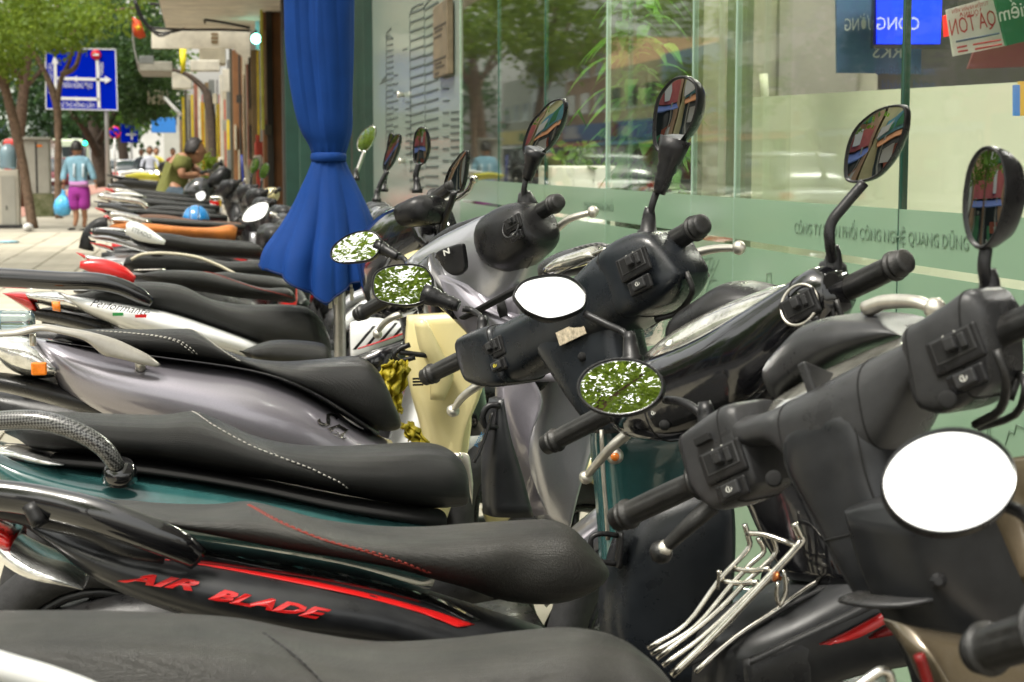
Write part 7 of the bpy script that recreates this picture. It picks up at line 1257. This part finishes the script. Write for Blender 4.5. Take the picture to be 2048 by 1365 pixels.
def person_sit():
    D = 15.6; t = thing('person', V((atD(340, 400, D).x, atD(340, 400, D).y, 0)), 'man in an olive green shirt and jeans leaning on his parked motorbike', 'person'); Q = lambda u, v, dd=0: atD(u, v, D + dd)
    sk = [(Q(338, 382), .12), (Q(342, 355), .11), (Q(355, 330), .12), (Q(374, 312), .05), (Q(366, 322, -.17), .055), (Q(362, 352, -.2), .042), (Q(398, 350, -.1), .03), (Q(370, 322, .17), .055), (Q(390, 338, .2), .042), (Q(404, 349, .05), .03), (Q(352, 392, -.14), .08), (Q(380, 400, -.17), .062), (Q(372, 445, -.2), .05), (Q(366, 490, -.2), .035), (Q(352, 392, .14), .08), (Q(384, 400, .18), .06), (Q(378, 445, .2), .05), (Q(374, 488, .2), .035)]
    E = [(0, 1), (1, 2), (2, 3), (2, 4), (4, 5), (5, 6), (2, 7), (7, 8), (8, 9), (0, 10), (10, 11), (11, 12), (12, 13), (0, 14), (14, 15), (15, 16), (16, 17)]
    b = skin('body', sk, E, SK, t); sh = mat('olive_shirt', (.12, .125, .03), .85, noise=.25, nscale=14)
    skin('shirt', [(Q(334, 402), (.165, .15)), (Q(342, 362), (.155, .13)), (Q(356, 332), (.14, .115)), (Q(370, 317), .075), (Q(364, 325, -.17), .085), (Q(361, 344, -.2), .075), (Q(371, 325, .17), .08), (Q(384, 336, .2), .07)], [(0, 1), (1, 2), (2, 3), (2, 4), (4, 5), (2, 6), (6, 7)], sh, b, root=1)
    tube('collar', [Q(368, 312, -.07), Q(377, 318, -.06), Q(380, 322, 0)], .018, sh, b)
    skin('jeans', [(Q(330, 384), (.13, .13)), (Q(354, 394, -.13), .1), (Q(382, 402, -.17), .08), (Q(373, 446, -.2), .066), (Q(367, 482, -.2), .058), (Q(354, 394, .13), .1), (Q(384, 402, .18), .08), (Q(379, 446, .2), .066), (Q(375, 480, .2), .058)], [(0, 1), (1, 2), (2, 3), (3, 4), (0, 5), (5, 6), (6, 7), (7, 8)], mat('jeans', (.035, .055, .075), .85, noise=.4, nscale=14), b)
    head(b, Q(390, 303), .094, V((.95, .25, -.05))); hand(b, Q(397, 350, -.1), V((.8, .2, .1)), V((0, .5, -1)), .085); hand(b, Q(403, 349, .05), V((.3, -.9, .1)), V((0, .2, -1)), .085)
    for dd in (-.2, .2): loft('shoe', [(Q(362, 490, dd) + V((0, 0, .04)), Q(362, 490, dd) + V((0, 0, -.03)), .04), (Q(370, 492, dd) + V((.03, 0, .05)), Q(370, 492, dd) + V((.03, 0, -.03)), .045), (Q(384, 495, dd) + V((.06, 0, .0)), Q(384, 495, dd) + V((.06, 0, -.03)), .04)], M['plastic'], b)
    # his motorbike
    Y = D - .1; m = thing('motorbike', (atD(390, 400, D).x, Y, 0), 'black motorbike with white oval on its tank and round chrome mirrors', 'motorbike', 'motorbikes parked along the shop front')
    loft('seat', pst([(300, 400, 302, 408, .1), (330, 396, 332, 412, .13), (362, 398, 364, 414, .12), (376, 402, 378, 412, .08)], Y, 0, .1), M['seatf'], m)
    tk = loft('fuel_tank', pst([(362, 400, 364, 412, .08), (370, 372, 374, 416, .13), (392, 355, 395, 414, .16), (415, 358, 418, 405, .15), (428, 372, 428, 392, .08)], Y, 0, .12), M['gloss'], m)[0]
    ov = atD(400, 387, D - .33); lathe('tank_badge', ov, ov - V((0, .012, 0)), [(0, .042), (1, .04)], M['white'], tk, 24)
    mesh('tank_stripe', [atD(372, 378, D - .29), atD(392, 362, D - .31), atD(394, 370, D - .31), atD(374, 386, D - .29)], [(0, 1, 2, 3)], M['red'], tk, solid=.006)
    wheel(m, V((atD(300, 400, D).x, Y, .3)), 0, .3, name='rear_wheel'); wheel(m, V((atD(300, 400, D).x + 1.3, Y, .3)), .4, .3)
    loft('engine', [(V((atD(372, 430, D).x, Y, .55)), V((atD(372, 430, D).x, Y, .25)), .12), (V((atD(410, 430, D).x, Y, .6)), V((atD(410, 430, D).x, Y, .25)), .14), (V((atD(440, 430, D).x, Y, .55)), V((atD(440, 430, D).x, Y, .35)), .1)], M['plastic_g'], m)
    for dy in (-.08, .08): tube('fork', [atY(440, 362, Y + dy), V((atD(300, 400, D).x + 1.3, Y + dy, .3))], .02, M['chrome'], m)
    loft('fairing', pst([(412, 362, 414, 372, .1), (425, 345, 428, 375, .16), (445, 332, 448, 372, .17), (462, 340, 462, 360, .1)], Y, 0, .1), M['plastic'], m)
    tube('handlebar', [atD(405, 345, D - .38), atD(430, 342, D - .2), atD(436, 345, D), atD(445, 335, D + .2), atD(440, 328, D + .36)], .014, M['chrome'], m); grip(m, atD(418, 343, D - .28), atD(402, 346, D - .42)); grip(m, atD(446, 334, D + .25), atD(438, 326, D + .4))
    for k in range(3): tube('cable_loop', [atD(420 + k * 6, 350, D - .1), atD(432 + k * 5, 328 - k * 4, D - .1), atD(448, 336 + k * 5, D)], .007, M['plastic'], m, n=6)
    for (u, v, r, st) in ((455, 369, 14, (444, 352)), (431, 391, 13, (462, 395))): mirror(m, ell(u, v, r, r * .85, -20), D - .4, (-.1, -.5, .8), [(st[0], st[1], D - .35), (st[0] - 2, st[1] + 4, D - .3)], shell=.03, stemr=.01, shellm=M['chrome'])
    # riders waiting on the road far behind
    for k, (u, v, D2, c, lab) in enumerate([(300, 330, 52, (.5, .52, .6), 'distant rider in a pale shirt on a scooter'), (313, 330, 56, (.55, .5, .05), 'distant rider in a yellow top'), (346, 332, 60, (.5, .05, .06), 'distant rider in red behind the seated man'), (283, 332, 64, (.1, .12, .14), 'distant rider in dark clothes on the road')]):
        t = thing('person', V((atD(u, 322, D2).x, atD(u, 322, D2).y, 0)), lab, 'person'); p = V((atD(u, 322, D2).x, atD(u, 322, D2).y, 0)); z = lambda a: p + V((0, 0, a)); cl = mat('rider_%d' % k, c, .8)
        bd = skin('body', [(z(.85), .13), (z(1.1), .14), (z(1.3), .13), (z(1.42), .05), (z(1.28) + V((.2, -.05, 0)), .06), (z(1.05) + V((.26, -.2, 0)), .045), (z(1.28) + V((-.2, -.05, 0)), .06), (z(1.05) + V((-.26, -.2, 0)), .045), (z(.8) + V((.15, -.3, 0)), .08), (z(.4) + V((.15, -.35, 0)), .05), (z(.8) + V((-.15, -.3, 0)), .08), (z(.4) + V((-.15, -.35, 0)), .05)], [(0, 1), (1, 2), (2, 3), (2, 4), (4, 5), (2, 6), (6, 7), (0, 8), (8, 9), (0, 10), (10, 11)], cl, t, 1); head(bd, z(1.55), .11, V((0, -1, 0)))
        s = thing('scooter', p + V((0, .0, 0)), ['scooter under the pale shirted rider', 'scooter under the yellow topped rider', 'scooter under the rider in red', 'scooter under the rider in dark clothes'][k], 'scooter'); loft('body', [(p + V((0, -.7, .95)), p + V((0, -.7, .4)), .15), (p + V((0, -.4, .5)), p + V((0, -.4, .3)), .15), (p + V((0, .1, .75)), p + V((0, .1, .35)), .18), (p + V((0, .7, .8)), p + V((0, .7, .5)), .1)], [M['white'], M['gloss'], M['red'], M['teal']][k], s, V((1, 0, 0)))
        for dy in (-.65, .6): vs, fs = ringv(p + V((0, dy, .27)), V((1, 0, 0)), .2, .06, 20, 8); mesh('wheel', vs, fs, M['tyre'], s)
        tube('handlebar', [p + V((-.33, -.55, 1.02)), p + V((0, -.6, 1.)), p + V((.33, -.55, 1.02))], .02, M['plastic'], s); lathe('headlight', p + V((0, -.72, .85)), p + V((0, -.76, .85)), [(0, .09), (1, .07)], mat('headlamp_lit', (1, .98, .9), .3, emit=3), s)
def small_things():
    D = 10.2; h = thing('helmet', atD(392, 440, D), 'blue open helmet with a white stripe resting on a seat', 'helmet'); c = atD(392, 441, D); r = 27 / FPX * D; vs, fs = [], []; n, k = 28, 10
    for j in range(k + 1):
        a = math.pi / 2 * j / k
        for i in range(n): g = 2 * math.pi * i / n; vs.append(c + V((math.cos(g) * math.sin(a) * r, math.sin(g) * math.sin(a) * r * 1.1, math.cos(a) * r * 1.1)))
    for j in range(k):
        for i in range(n): fs.append((j * n + i, j * n + (i + 1) % n, (j + 1) * n + (i + 1) % n, (j + 1) * n + i))
    mesh('shell', vs, fs, mat('helmet_blue', (.01, .19, .5), .25, coat=1), h, solid=.004)
    def band(x0, x1, m, e, nm):
        vs, fs = [], []; K = 14
        for j in range(K + 1):
            a = -math.pi / 2 * .98 + math.pi * .98 * j / K
            for x in (x0, x1):
                q = math.sqrt(max(0, 1 - (x / r) ** 2)); vs.append(c + V((x, -math.sin(a) * r * 1.1 * q * e * -1, math.cos(a) * r * 1.1 * q * e)))
        for j in range(K): fs.append((2 * j, 2 * j + 1, 2 * j + 3, 2 * j + 2))
        mesh(nm, vs, fs, m, h, solid=.002)
    band(-.03, .012, M['white'], 1.015, 'stripe'); band(-.037, -.033, M['navy'], 1.02, 'pinstripe'); band(.015, .019, M['navy'], 1.02, 'pinstripe')
    vs, fs = ringv(c, V((0, 0, 1)), r * .99, .006, 28, 6); mesh('rim', vs, fs, M['plastic'], h)
    loft('peak', [(c + V((-r * .7, -r * .8, .01)), c + V((-r * .7, -r * .8, -.0)), .02), (c + V((0, -r * 1.25, .005)), c + V((0, -r * 1.25, -.005)), .03), (c + V((r * .8, -r * .8, .01)), c + V((r * .8, -r * .8, 0)), .02)], M['plastic'], h)
    # water bottle on the rail of the silver bike
    bt = thing('water_bottle', atD(20, 640, 3.4), 'clear plastic water bottle lying on a tail at the left edge', 'bottle'); a, b = atD(-60, 640, 3.42), atD(66, 642, 3.4); pr = []
    for i in range(14): f = i / 13; pr += [(f * .96, .021 if i % 2 else .0195)]
    o = lathe('bottle', a, b, pr + [(.985, .017), (1, .008)], mat('bottle_clear', (.55, .7, .75), .06, trans=.85, ior=1.33, coat=1), bt, 20); lathe('bottle_label', a.lerp(b, .2), a.lerp(b, .45), [(0, .0222), (1, .0222)], mat('label_blue', (.1, .35, .55), .4), bt, 20)
ground(); shopfront(); shops(); opposite(); street(); trees()
bike_A(); bike_B(); rack(); bike_C(); bike_D(); other_bikes(); near_edge_bike(); umbrella()
person_walk(); person_sit(); small_things()
